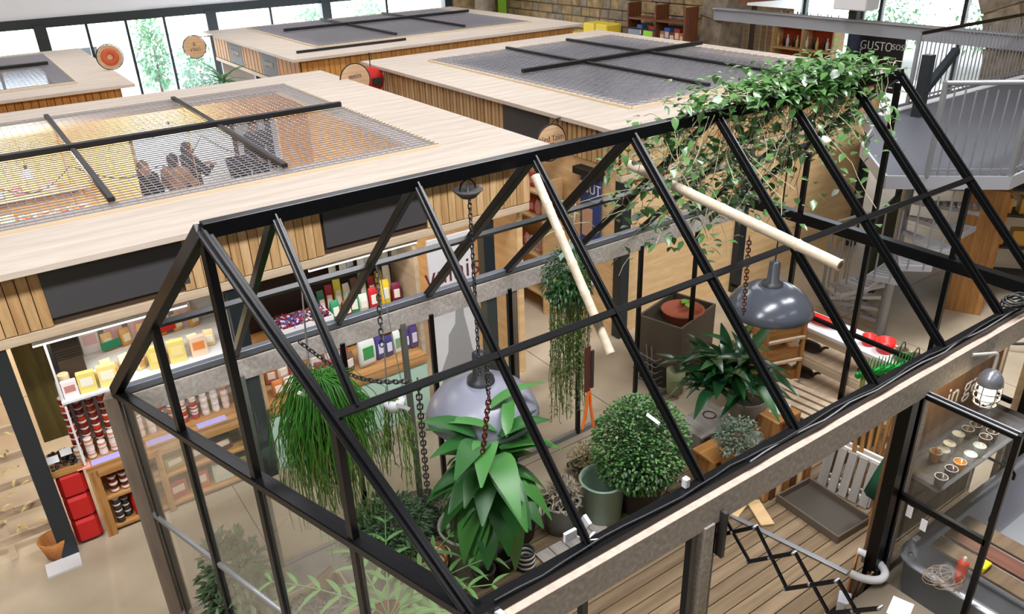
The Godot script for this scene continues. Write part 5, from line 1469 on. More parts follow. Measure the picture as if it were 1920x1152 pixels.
	for sx in [-0.27, 0.27]: part(t, "end_board", bm(Vector3(0.02, 0.5, 0.14)), M.grey_plank, Transform3D(Basis(Vector3.RIGHT, -0.2), Vector3(sx, 0.25, -0.05)))
	t = thing("boot_tray", "dark rectangular boot tray with raised rim lying on the deck", "tray", (py_(1525, 945, 0.1) + py_(1545, 985, 0.1)) / 2, -0.05)
	part(t, "floor_plate", bm(Vector3(0.46, 0.015, 0.72)), mat(Color8(72, 66, 58), 0.4), T(Vector3(0.05, 0.01, 0)))
	for q in [[-0.19, 0, 0.02, 0.74], [0.29, 0, 0.02, 0.74], [0.05, 0.36, 0.48, 0.02], [0.05, -0.36, 0.48, 0.02]]: part(t, "rim", bm(Vector3(q[2], 0.09, q[3]), 0.006), mat(Color8(98, 88, 76), 0.35), T(Vector3(q[0], 0.045, q[1])))
	for i in 7:
		one("timber_offcut", bm(Vector3(0.07 + 0.03 * (i % 3), 0.42 + 0.12 * (i % 2), 0.05), 0.004), [M.oak_v, M.brown_wood, M.osb_v][i % 3], "upright timber offcut leaning in the row behind the eave beam", "timber", py_(1440 + i * 13, 945 - i * 7, 0.1) + Vector3(0, 0.22 + 0.06 * (i % 2), -0.05), 0.2 * (i % 3), "timber offcuts")
	for q in [[1385, 948, 0.3], [1425, 962, 1.1]]:
		one("flat_board", bm(Vector3(0.36, 0.025, 0.14), 0.004), M.osb, "short pale board lying flat on the deck" if q[0] < 1400 else "short pale board lying askew on the deck", "board", py_(q[0], q[1], 0.115), q[2])
	one("brown_backing_board", bm(Vector3(0.9, 0.42, 0.02), 0.003), mat(Color8(96, 78, 52), 0.7), "brown backing board behind the slatted crate", "board", py_(1600, 870, 0.1) + Vector3(0.1, 0.215, -0.06))

# ------------------------------------------------------------------ pendants, poles, chains
func link_mesh(L: float, W: float, r: float) -> ArrayMesh:
	var pts := []
	for i in 13:
		var a := TAU * i / 12.0
		pts.append(Vector3(cos(a) * W / 2, sin(a) * W / 2 + (L - W) / 2 * signf(sin(a)), 0))
	return tubem(pts, r, 5)
func chain(a: Vector3, b: Vector3, label: String, L := 0.05, m: Material = null, sag := 0.0) -> void:
	var t := thing("hanging_chain", label, "chain", a)
	var lk := link_mesh(L, L * 0.55, L * 0.1)
	var n := int(a.distance_to(b) / (L * 0.78))
	for i in n:
		var u := (i + 0.5) / n
		var p := (b - a) * u - Vector3.UP * sag * sin(PI * u)
		var d := ((b - a) - Vector3.UP * sag * PI * cos(PI * u) ).normalized() if sag > 0 else (b - a).normalized()
		var B := look(Vector3.ZERO, d) * Basis(Vector3.BACK, PI / 2)
		part(t, "link", lk, m if m else M.chain, Transform3D(B * Basis(Vector3.UP, PI / 2 * (i % 2)), p))
func bamboo(a: Vector3, b: Vector3, r: float, label: String) -> void:
	var t := thing("bamboo_pole", label, "pole", a)
	var n := 6
	for i in n:
		var p := (b - a) * (float(i) / n)
		var q := (b - a) * (float(i + 1) / n)
		var d := (q - p).normalized()
		part(t, "segment", tubem([p, p + d * 0.008, p + d * 0.02, q - d * 0.015, q - d * 0.004, q], [r * 0.96, r * 1.06, r * 0.97, r * 0.97, r * 1.06, r * 0.96], 14), M.bamboo)
	for i in range(1, n):
		var p := (b - a) * (float(i) / n)
		var d := (b - a).normalized()
		part(t, "node_ring", tubem([p - d * 0.005, p + d * 0.005], r * 1.09, 14), M.trim)
	for e in [[b - a, 1.0], [Vector3.ZERO, -1.0]]:
		var d: Vector3 = (b - a).normalized() * e[1]
		part(t, "hollow_end", tubem([e[0], e[0] + d * 0.002], r * 0.62, 12), M.brown_wood)
func pendant(at: Vector3, r: float, m: Material, label: String) -> void:
	var top_y := 4.02 - absf(at.z + 4.2) * 0.985
	var t := thing("pendant_lamp", label, "lamp", at)
	part(t, "dome_shade", lm([Vector2(r, 0), Vector2(r * 1.03, r * 0.03), Vector2(r * 0.97, r * 0.2), Vector2(r * 0.82, r * 0.42), Vector2(r * 0.55, r * 0.6), Vector2(r * 0.24, r * 0.68), Vector2(r * 0.2, r * 0.66), Vector2(r * 0.5, r * 0.56), Vector2(r * 0.8, r * 0.38), Vector2(r * 0.94, r * 0.17), Vector2(r, 0)], 36), m)
	part(t, "neck", lm([Vector2(r * 0.26, r * 0.64), Vector2(r * 0.24, r * 0.76), Vector2(r * 0.14, r * 0.8), Vector2(r * 0.13, r * 1.25), Vector2(r * 0.05, r * 1.3), Vector2(0, r * 1.3)], 20), mat(Color8(48, 50, 54), 0.4))
	part(t, "cable", tubem([Vector3(0, r * 1.28, 0), Vector3(0, top_y - at.y, 0)], 0.007, 6), M.black)
	part(t, "bulb", lm([Vector2(0, r * 0.2), Vector2(0.05, r * 0.28), Vector2(0.03, r * 0.5), Vector2(0, r * 0.55)], 12), M.white)
func lamps_and_chains() -> void:
	rng.seed = 707
	pendant(pd_(905, 775, 6.75), 0.475, mat(Color8(132, 134, 148), 0.32), "large light grey dome pendant above the broad leaved plant")
	pendant(pd_(1442, 582, 7.75), 0.41, mat(Color8(70, 74, 82), 0.22), "dark grey dome pendant in front of the spiral stair")
	bamboo(Vector3(2.93, 3.98, -4.02), Vector3(2.93, 2.99, -3.24), 0.030, "short bamboo pole sloping beside the rafters")
	bamboo(Vector3(4.4, 3.62, -4.7), Vector3(4.4, 3.39, -2.67), 0.040, "long bamboo pole poking out through the open roof")
	chain(pz_(880, 372, -4.2), pz_(880, 372, -4.2) - Vector3(0, 1.35, 0), "thin dark chain hanging under the black ceiling hook", 0.045)
	chain(pd_(783, 712, 4.75), pd_(802, 925, 5.6), "steel chain hanging from the purlin beside the broad leaved plant", 0.06)
	chain(pd_(912, 668, 4.9), pd_(916, 742, 5.1), "short steel chain looped on the purlin above the light grey pendant", 0.055)
	chain(pd_(917, 742, 5.1), pd_(905, 850, 5.6), "rusty chain hanging into the broad leaved plant", 0.06, M.rust)
	chain(pd_(706, 500, 5.6), pd_(716, 650, 5.6), "steel chain hanging across the candy counter", 0.05)
	chain(pd_(560, 640, 5.4), pd_(770, 715, 4.75), "slack steel chain tied along the gable to the purlin", 0.05, null, 0.12)
	chain(pd_(1405, 445, 5.6), pd_(1394, 590, 6.3), "rusty chain hanging from the long bamboo pole", 0.05, M.rust)
	chain(Vector3(4.4, 3.98, -4.2), Vector3(4.4, 3.6, -4.3), "short chain holding the long bamboo pole at the ridge", 0.05)
	for q in [[0.74, 0.05], [0.84, 0.03]]:
		pass
	var p := pz_(877, 356, -4.2)
	var t := thing("ceiling_hook", "black cup shaped hook hanging under the ridge beam", "hook", p)
	part(t, "cup", lm([Vector2(0, -0.06), Vector2(0.05, -0.05), Vector2(0.10, 0.0), Vector2(0.09, 0.005), Vector2(0.03, -0.015), Vector2(0, -0.015)], 22), M.pot_dark)
	part(t, "stem", tubem([Vector3(0, -0.02, 0), Vector3(0, maxf(0.1, 4.0 - p.y), 0)], 0.007, 6), M.galv)
	part(t, "bow", tubem(arc(Vector3(0, 0.0, 0), Vector3(0.06, 0, 0), Vector3(0, 0.07, 0), 0, PI, 10), 0.007, 5), M.pot_dark)
	# cables along the near eave
	var pts := []
	for i in 40:
		var x := 1.5 + i * 0.147
		pts.append(Vector3(x, 2.402 + 0.012 * absf(sin(i * 1.7)), -2.475 + 0.012 * sin(i * 0.9)))
	one("eave_cable", tubem(pts, 0.008, 5), M.black, "black cable running along the near eave rail", "cable")
	pts = []
	for i in 26: pts.append(Vector3(3.4 + i * 0.15, 2.406 + 0.006 * sin(i * 2.0), -2.455 + 0.01 * cos(i * 1.3)))
	one("eave_cable", tubem(pts, 0.006, 5), mat(Color8(110, 112, 116), 0.5), "grey cable beside the black cable on the near eave rail", "cable")
	pts = []
	for i in 60:
		var a := i * 0.7
		pts.append(Vector3(6.75 + 0.12 * cos(a) + i * 0.002, 2.43 + 0.05 * absf(sin(a * 0.8)), -2.50 + 0.08 * sin(a)))
	one("cable_coil", tubem(pts, 0.008, 5), M.black, "tangled coil of black cable at the far end of the near eave", "cable")
	var ct := thing("cable_knot", "white string and tags tied at the foot of a rafter", "string", Vector3(2.15, 2.40, -2.53))
	for i in 7: part(ct, "string", tubem([Vector3(0, 0, 0), Vector3(rng.randf_range(-0.12, 0.15), rng.randf_range(0.0, 0.05), rng.randf_range(-0.08, 0.05))], 0.005, 4), M.white)
	part(ct, "tag", bm(Vector3(0.02, 0.12, 0.06)), M.white, Transform3D(Basis(Vector3.RIGHT, 0.5), Vector3(0.03, 0.06, -0.06)))
	part(ct, "tag", bm(Vector3(0.08, 0.06, 0.02)), M.white, T(Vector3(-0.07, 0.03, -0.06)))
	one("white_clip", bm(Vector3(0.04, 0.07, 0.04), 0.006), M.white, "small white plastic clip on the near eave rail", "clip", Vector3(2.92, 2.425, -2.53))
	var br := thing("corner_bracket", "white steel corner bracket with a hole at the gable foot", "bracket", Vector3(1.44, 2.345, -2.43))
	var st := mb()
	lathe(st, [Vector2(0.022, -0.006), Vector2(0.05, -0.006), Vector2(0.05, 0.006), Vector2(0.022, 0.006), Vector2(0.022, -0.006)], Vector3(0.03, 0.01, 0), 16, Basis.IDENTITY, 0, true)
	part(br, "ring_plate", fin(st), M.white)
	part(br, "flange", bm(Vector3(0.02, 0.03, 0.1), 0.003), M.white, T(Vector3(-0.03, 0.005, 0)))

# ------------------------------------------------------------------ near right: door leaf, board, tub
func near_right() -> void:
	rng.seed = 808
	# board wall with lettering
	var w := thing("brown_board_wall", "brown board wall with white lettering under the near eave", "panel", Vector3(6.45, 0, -2.68))
	part(w, "panel", bm(Vector3(1.75, 2.1, 0.03), 0.003), wood(Color8(128, 92, 58), Color8(84, 62, 42), false, 401, 0.7, 0.5), T(Vector3(0, 1.06, 0)))
	part(w, "lettering", text_mesh("in gar", 0.26), M.white, T(pz_(1812, 728, -2.664) - Vector3(6.45, 0, -2.68)))
	part(w, "edge_trim", bm(Vector3(0.05, 2.1, 0.05), 0.003), M.trim, T(Vector3(0.9, 1.06, 0.01)))
	var sh := thing("black_shutter", "black louvred shutter beside the brown board wall", "shutter", Vector3(7.75, 0, -2.47))
	for i in 34: part(sh, "louvre", barm(Vector3(-0.35, 0.25 + i * 0.05, 0), Vector3(0.35, 0.25 + i * 0.05, 0), 0.04, 0.008, Vector3(0, 1, 0.8)), M.black)
	for sx in [-0.37, 0.37]: part(sh, "stile", bm(Vector3(0.04, 1.9, 0.05), 0.003), M.trim if sx < 0 else M.black, T(Vector3(sx, 1.0, 0)))
	# caged bulkhead lamp on a bent arm
	var a0 := Vector3(6.0, 2.27, -2.395)
	var a1 := py_(1872, 662, 2.27)
	var lp := thing("cage_lamp", "caged bulkhead lamp on a bent white pipe lit under the eave", "lamp", a0)
	var e := a1 - a0
	part(lp, "arm", tubem([Vector3.ZERO, e * 0.9, e * 0.97 - Vector3(0, 0.012, 0), e - Vector3(0, 0.04, 0), e - Vector3(0, 0.16, 0)], 0.014, 8), mat(Color8(190, 188, 182), 0.35, 0.3))
	var c := e - Vector3(0, 0.2, 0)
	part(lp, "cap", lm([Vector2(0.095, -0.09), Vector2(0.1, -0.08), Vector2(0.09, -0.03), Vector2(0.06, 0.02), Vector2(0.025, 0.045), Vector2(0, 0.05)], 20), mat(Color8(130, 132, 140), 0.3, 0.5), T(c))
	part(lp, "glass_bulb", lm([Vector2(0, -0.27), Vector2(0.04, -0.265), Vector2(0.062, -0.22), Vector2(0.066, -0.1), Vector2(0, -0.09)], 18), glow(Color8(255, 246, 220), 2.2), T(c))
	for k in 6:
		var an := TAU * k / 6.0
		var d := Vector3(cos(an), 0, sin(an))
		part(lp, "cage_wire", tubem([c + d * 0.095 - Vector3(0, 0.09, 0), c + d * 0.098 - Vector3(0, 0.2, 0), c + d * 0.07 - Vector3(0, 0.29, 0), c + d * 0.02 - Vector3(0, 0.305, 0)], 0.006, 5), M.galv)
	for q in [[-0.15, 0.099], [-0.21, 0.099], [-0.27, 0.085]]:
		part(lp, "cage_ring", tubem(arc(c + Vector3(0, q[0], 0), Vector3(q[1], 0, 0), Vector3(0, 0, q[1]), 0, TAU, 18), 0.006, 5), M.galv)
	var l := OmniLight3D.new()
	l.name = "cage_lamp_glow"
	lp.add_child(l)
	l.position = c - Vector3(0, 0.18, 0)
	l.light_energy = 0.4
	l.light_size = 0.06
	l.light_color = Color8(255, 228, 180)
	l.omni_range = 15
	l.shadow_enabled = true
	# open door leaf
	var d := thing("door_leaf", "open glazed black steel door leaf swung out from the greenhouse", "door", Vector3(5.42, 0, -2.43))
	for q in [[0.0, 0.05], [0.70, 0.045]]: part(d, "stile", bm(Vector3(0.04, 2.08, q[1]), 0.003), M.steel, T(Vector3(0, 1.1, q[0])))
	part(d, "top_rail", bm(Vector3(0.045, 0.05, 0.70), 0.003), M.steel, T(Vector3(0, 2.115, 0.35)))
	part(d, "bright_edge", bm(Vector3(0.012, 0.012, 0.70), 0.002), M.galv, T(Vector3(0.022, 2.14, 0.35)))
	part(d, "bright_edge", bm(Vector3(0.012, 0.012, 0.70), 0.002), M.galv, T(Vector3(-0.03, 2.14, 0.35)))
	part(d, "mid_rail", bm(Vector3(0.04, 0.06, 0.70), 0.003), M.steel, T(Vector3(0, 1.14, 0.35)))
	part(d, "bottom_rail", bm(Vector3(0.04, 0.08, 0.70), 0.003), M.steel, T(Vector3(0, 0.10, 0.35)))
	for q in [[0.15, 1.11], [1.17, 2.09]]: part(d, "glass_pane", bm(Vector3(0.006, q[1] - q[0], 0.64)), M.glass, T(Vector3(0, (q[0] + q[1]) / 2, 0.35)))
	part(d, "latch", bm(Vector3(0.05, 0.05, 0.03)), M.black, T(Vector3(0.03, 1.35, 0.68)))
	for q in [[0.12, 1.05], [0.25, 1.0]]: part(d, "white_tag", bm(Vector3(0.004, 0.11, 0.05)), M.white, T(Vector3(-0.025, q[1], q[0])))
	# wall shelf with tray of tea-light jars
	var ty := 1.25
	var tr := thing("glass_tray", "long clear tray of tea light jars on a dark ledge under the lettering", "tray", Vector3.ZERO)
	part(tr, "ledge", bm(Vector3(1.65, 0.03, 0.40), 0.004), M.pot_dark, T(Vector3(6.38, ty - 0.02, -2.40)))
	part(tr, "base", bm(Vector3(1.4, 0.006, 0.34)), M.clear, T(Vector3(6.30, ty, -2.36)))
	for q in [[6.30, -2.19, 1.4, 0.006], [6.30, -2.53, 1.4, 0.006], [5.60, -2.36, 0.006, 0.34], [7.0, -2.36, 0.006, 0.34]]:
		part(tr, "side", bm(Vector3(q[2], 0.06, q[3])), M.clear, T(Vector3(q[0], ty + 0.03, q[1])))
	var dark := mat(Color8(74, 54, 48), 0.2)
	var amber := mat(Color8(196, 132, 20), 0.2)
	var pale := mat(Color8(196, 204, 200), 0.15)
	var js := [[1830, 797, dark, "dark"], [1815, 805, dark, "dark"], [1797, 815, pale, "clear"], [1780, 833, M.white, "white"], [1769, 845, M.white, "white"], [1755, 848, amber, "amber"], [1861, 810, dark, "dark"], [1848, 820, dark, "dark"], [1837, 837, pale, "clear"], [1820, 853, M.white, "white"], [1800, 867, amber, "amber"], [1784, 880, dark, "dark"], [1765, 895, dark, "dark"]]
	var tl := lm([Vector2(0, 0), Vector2(0.042, 0), Vector2(0.05, 0.085), Vector2(0.05, 0.09), Vector2(0.045, 0.09), Vector2(0.038, 0.02), Vector2(0, 0.02)], 16)
	var rim := lm([Vector2(0.05, 0.088), Vector2(0.053, 0.092), Vector2(0.05, 0.096), Vector2(0.044, 0.092), Vector2(0.05, 0.088)], 16)
	for q in js:
		var p := py_(q[0], q[1], ty + 0.09)
		var j := thing("tealight_jar", "%s glass tea light jar standing in the clear tray" % q[3], "jar", Vector3(p.x, ty + 0.004, p.z), 0, "%s tea light jars" % q[3])
		part(j, "cup", tl, q[2])
		part(j, "rim", rim, pale)
	# tub with rounded corners
	var tub := thing("zinc_tub", "grey metal tub with rounded corners below the open door leaf", "tub", Vector3(6.99, 0, -1.82))
	var loop := func(hx: float, hz: float, r: float, y: float) -> Array:
		var o := []
		for k in 4:
			var cx: float = (hx - r) * [1, -1, -1, 1][k]
			var cz: float = (hz - r) * [1, 1, -1, -1][k]
			for m in 7:
				var an := PI / 2 * k + PI / 2 * m / 6.0
				o.append(Vector3(cx + r * cos(an), y, cz + r * sin(an)))
		return o
	var lv := [loop.call(1.42, 0.55, 0.2, 0.0), loop.call(1.45, 0.58, 0.2, 0.40), loop.call(1.48, 0.61, 0.22, 0.42), loop.call(1.48, 0.61, 0.22, 0.44), loop.call(1.40, 0.53, 0.18, 0.44), loop.call(1.38, 0.51, 0.17, 0.42), loop.call(1.25, 0.40, 0.14, 0.08), loop.call(0.4, 0.1, 0.05, 0.06)]
	var st := mb()
	st.set_smooth_group(1)
	for i in lv.size() - 1:
		for k in 28:
			var m := (k + 1) % 28
			quad(st, lv[i][k], lv[i + 1][k], lv[i + 1][m], lv[i][m])
	part(tub, "shell", fin(st), mat(Color8(150, 152, 158), 0.35, 0.4))
	part(tub, "floor_plate", bm(Vector3(2.4, 0.01, 0.7)), M.galv, T(Vector3(0, 0.07, 0)))
	for i in 3: part(tub, "shelf_board", bm(Vector3(0.18, 0.03, 1.0), 0.004), M.brown_wood if i == 1 else M.deck3, T(Vector3(-1.05 + i * 0.22, 0.46, 0.05)))
	part(tub, "white_knob", bm(Vector3(0.08, 0.03, 0.05), 0.01), M.white, T(Vector3(-1.15, 0.455, -0.57)))
	part(tub, "bolt", lm([Vector2(0.02, 0), Vector2(0.02, 0.02), Vector2(0, 0.02)], 10), M.black, T(Vector3(-1.36, 0.44, -0.5)))
	var bo := thing("orange_bottle", "orange spray bottle with a pale cap on the tub boards", "bottle", py_(1797, 1090, 0.476))
	part(bo, "body", lm([Vector2(0, 0), Vector2(0.042, 0), Vector2(0.045, 0.01), Vector2(0.045, 0.14), Vector2(0.036, 0.16), Vector2(0.044, 0.18), Vector2(0.04, 0.21), Vector2(0.02, 0.225), Vector2(0, 0.225)], 18), mat(Color8(214, 62, 20), 0.35))
	part(bo, "cap", lm([Vector2(0.016, 0.222), Vector2(0.016, 0.25), Vector2(0.01, 0.262), Vector2(0, 0.262)], 10), M.lid_pale)
	st = mb()
	for i in 9: tube(st, arc(Vector3(rng.randfn() * 0.03, 0.02 + 0.012 * i, rng.randfn() * 0.03), Vector3(0.10 + rng.randfn() * 0.02, 0, 0), Vector3(0, rng.randfn() * 0.03, 0.09), rng.randf(), 5.5 + rng.randf(), 20), 0.004, 4, false)
	tag(one("wire_tangle", fin(st), mat(Color8(150, 130, 106), 0.5), "tangle of pale wire lying on the tub boards", "wire", py_(1765, 1095, 0.478)), "", "", "", "")
	one("yellow_sponge", bm(Vector3(0.13, 0.05, 0.07), 0.008), mat(Color8(206, 196, 30), 0.8), "yellow sponge lying on the tub boards beside the bottle", "sponge", py_(1845, 1062, 0.5))
	var tap := thing("wall_tap", "dark wall tap with a round handle above the tub", "tap", Vector3(7.0, 0.78, -2.44))
	part(tap, "pipe", tubem([Vector3.ZERO, Vector3(0, 0, 0.22), Vector3(0, -0.04, 0.26), Vector3(0, -0.1, 0.26)], 0.014, 8), M.black)
	part(tap, "handle", tubem(arc(Vector3(0, 0.06, 0.18), Vector3(0.04, 0, 0), Vector3(0, 0, 0.04), 0, TAU, 12), 0.009, 6), M.black)
	part(tap, "spindle", tubem([Vector3(0, 0, 0.18), Vector3(0, 0.06, 0.18)], 0.008, 6), M.black)
	# scissor arm fixed to the post
	var X := 3.17
	var s := thing("scissor_arm", "black folding scissor arm reaching out from the near post", "bracket", Vector3.ZERO)
	var up := [px_(1342, 945, X), px_(1416, 988, X), px_(1489, 1037, X), px_(1569, 1089, X), px_(1650, 1140, X)]
	var lo := [px_(1340, 1005, X), px_(1403, 1053, X), px_(1473, 1104, X), px_(1551, 1150, X), px_(1635, 1200, X)]
	for i in 4:
		part(s, "link_bar", barm(up[i], lo[i + 1], 0.012, 0.024, Vector3.UP, 0.002), M.steel, T(Vector3(0.008, 0, 0)))
		part(s, "link_bar", barm(lo[i], up[i + 1], 0.012, 0.024, Vector3.UP, 0.002), M.steel, T(Vector3(-0.008, 0, 0)))
		for p in [up[i + 1], lo[i + 1], (up[i] + lo[i + 1] + lo[i] + up[i + 1]) / 4.0]: part(s, "rivet", tubem([p - Vector3(0.018, 0, 0), p + Vector3(0.018, 0, 0)], 0.009, 8), M.galv)
	part(s, "wall_plate", bm(Vector3(0.03, 0.36, 0.06), 0.003), M.pot_dark, T(Vector3(3.12, 2.02, -2.385)))
	one("aluminium_strip", barm(py_(1362, 962, 0.115), py_(1590, 1075, 0.115), 0.05, 0.015, Vector3.UP, 0.003), M.galv, "bright aluminium strip lying across the deck", "strip")
	# basket with curved white hoop and sticks
	var bk := thing("hoop_basket", "wooden basket with a curved white hoop on the deck edge", "basket", py_(1600, 1110, 0.115))
	part(bk, "hoop", tubem(arc(Vector3(0, 0.32, 0), Vector3(-0.14, 0, 0.06), Vector3(0.06, 0, 0.2), -0.2, PI + 0.2, 14), 0.034, 8), M.white)
	part(bk, "back_board", bm(Vector3(0.26, 0.32, 0.02), 0.004), M.oak_v, T(Vector3(0.04, 0.16, -0.06), 0.4))
	for i in 8: part(bk, "stick", tubem([Vector3(-0.08 + i * 0.025, 0, 0.04), Vector3(-0.1 + i * 0.03, 0.28, 0.08 + 0.02 * (i % 2))], 0.010, 6), M.trim if i % 2 else M.brown_wood)
	carton(py_(1580, 1140, 0.115), Vector3(0.14, 0.12, 0.1), Color8(220, 222, 230), Color8(80, 90, 160), "small white carton with blue print beside the hoop basket", "", 0.5)
	one("white_notice", bm(Vector3(0.22, 0.004, 0.16), 0.001), M.white, "white notice card on the brown cabinet top", "card", py_(1688, 1142, 0.373), 0.3)
	var cb := thing("brown_cabinet", "brown cabinet top below the open door leaf", "cabinet", py_(1672, 1150, 0.36) * Vector3(1, 0, 1))
	part(cb, "body", bm(Vector3(0.5, 0.34, 0.5), 0.004), mat(Color8(96, 84, 68), 0.6), T(Vector3(0, 0.17, 0)))
	part(cb, "top", bm(Vector3(0.52, 0.03, 0.52), 0.004), mat(Color8(110, 98, 80), 0.6), T(Vector3(0, 0.355, 0)))

# ------------------------------------------------------------------ spiral stair and gallery
func stair() -> void:
	var C := Vector3(9.75, 0, -5.15)
	var t := thing("spiral_stair", "galvanised spiral stair with grating treads beyond the far gable", "stair", C)
	part(t, "pole", tubem([Vector3(0, 0, 0), Vector3(0, 2.55, 0)], 0.07, 14), M.galv)
	var tm := mat(Color8(172, 174, 180), 0.45, 0.4)
	var n := 12
	var rail := []
	for i in n:
		var a0 := 1.2 + i * 0.42
		var a1 := a0 + 0.44
		var y := 0.2 + i * 0.2
		var st := mb()
		var R := 0.85
		for q in [a0, a1]: bar(st, Vector3(cos(q) * 0.08, y, -sin(q) * 0.08), Vector3(cos(q) * R, y, -sin(q) * R), 0.02, 0.05)
		bar(st, Vector3(cos(a0) * R, y, -sin(a0) * R), Vector3(cos(a1) * R, y, -sin(a1) * R), 0.02, 0.07)
		for k in 8:
			var rr := 0.14 + k * 0.09
			bar(st, Vector3(cos(a0) * rr, y, -sin(a0) * rr), Vector3(cos(a1) * rr, y, -sin(a1) * rr), 0.028, 0.03)
		part(t, "tread", fin(st), tm)
		for k in (2 if i < 8 else 0):
			var am := a0 + 0.1 + 0.22 * k
			var p := Vector3(cos(am) * R, y, -sin(am) * R)
			part(t, "baluster", tubem([p, p + Vector3(0, 0.95, 0)], 0.011, 6), M.galv)
			if i < 8: rail.append(p + Vector3(0, 0.95 + 0.1 * k, 0))
	part(t, "handrail", tubem(rail, 0.024, 8), M.galv)
	# gallery deck
	var y0 := 2.6
	var g := thing("gallery", "grey grating gallery deck with balustrades above the spiral stair", "gallery", Vector3(0, y0, 0))
	var poly := PackedVector2Array([Vector2(8.72, -4.9), Vector2(9.75, -3.98), Vector2(16.4, -4.2), Vector2(16.4, -6.9), Vector2(11.3, -6.9), Vector2(10.6, -6.3), Vector2(9.75, -5.9)])
	var st2 := mb()
	prism(st2, poly, 0.05, Transform3D(Basis(Vector3.RIGHT, Vector3.BACK, Vector3.DOWN), Vector3.ZERO))
	part(g, "deck_plate", fin(st2), mottled(Color8(96, 98, 104), Color8(70, 72, 78), 501, 3.0, 0.6, 0.08, 0.1))
	for i in poly.size():
		var a := Vector3(poly[i].x, -0.07, poly[i].y)
		var b2 := poly[(i + 1) % poly.size()]
		part(g, "edge_beam", barm(a, Vector3(b2.x, -0.07, b2.y), 0.03, 0.16), tm)
	var runs := [[Vector3(9.05, 0, -4.6), Vector3(9.75, 0, -4.0), 8], [Vector3(9.78, 0, -4.0), Vector3(16.2, 0, -4.2), 50], [Vector3(12.4, 0, -6.85), Vector3(16.2, 0, -6.85), 30]]
	for r in runs:
		var a: Vector3 = r[0]
		var b: Vector3 = r[1]
		for k in r[2] + 1:
			var p := a.lerp(b, float(k) / r[2])
			part(g, "baluster", tubem([p, p + Vector3(0, 1.0, 0)], 0.010, 6), M.galv)
		var first: bool = r[2] == 8
		part(g, "handrail", tubem([a + Vector3(0, 1.08, 0), b + Vector3(0, 1.08, 0)], 0.03, 10), M.galv if first else M.steel)
		part(g, "bottom_rail", barm(a + Vector3(0, 0.08, 0), b + Vector3(0, 0.08, 0), 0.02, 0.03), M.galv)
		for p in [a, b]: part(g, "newel", bm(Vector3(0.05, 1.1, 0.05), 0.003), M.galv, T(p + Vector3(0, 0.55, 0)))
	part(g, "white_edge", bm(Vector3(4.8, 0.02, 0.12)), M.white, T(Vector3(13.8, 0.012, -6.7)))
	part(g, "black_post", bm(Vector3(0.14, 3.5, 0.14), 0.004), M.frame_dark, T(Vector3(11.75, -0.85, -6.3)))
	part(g, "brace", barm(Vector3(11.72, 0.3, -6.3), Vector3(12.5, 0.88, -6.3), 0.1, 0.1), M.frame_dark)
	# things under and behind the gallery
	var oc := thing("orange_cabinet", "tall orange wooden cabinet under the gallery", "cabinet", Vector3(11.6, 0, -4.95), 0.4)
	part(oc, "body", bm(Vector3(0.6, 1.9, 0.5), 0.004), M.oak_v, T(Vector3(0, 0.95, 0)))
	part(oc, "door", bm(Vector3(0.5, 1.7, 0.02), 0.003), mat(Color8(196, 112, 40), 0.5), T(Vector3(0, 0.95, 0.255)))
	one("dark_green_panel", bm(Vector3(1.6, 1.5, 0.04), 0.003), mat(Color8(40, 58, 40), 0.6), "dark green board standing under the gallery", "panel", Vector3(11.2, 0.75, -6.1), 0.3)
	var gs := thing("gold_shelf", "shelf of golden cartons and black trays under the gallery end", "shelf", Vector3(12.6, 0, -4.7), -0.9)
	for y in [0.3, 0.8, 1.3, 1.7]: part(gs, "board", bm(Vector3(1.3, 0.04, 0.4)), M.pot_dark, T(Vector3(0, y, 0)))
	for sx in [-0.65, 0.65]: part(gs, "side", bm(Vector3(0.04, 1.75, 0.4)), M.pot_dark, T(Vector3(sx, 0.875, 0)))
	for k in 8:
		part(gs, "golden_carton", bm(Vector3(0.2, 0.24, 0.2), 0.004), mat(Color8(206, 160, 60), 0.5), T(Vector3(-0.45 + (k % 4) * 0.3, 0.94 + (k / 4) * 0.5, 0.05)))
	one("hose_reel", tubem(arc(Vector3.ZERO, Vector3(0.3, 0, 0), Vector3(0, 0.06, 0.28), 0, TAU * 4, 70), 0.02, 6), M.pot_dark, "coiled dark hose lying under the gallery", "hose", Vector3(11.0, 0.1, -3.9))

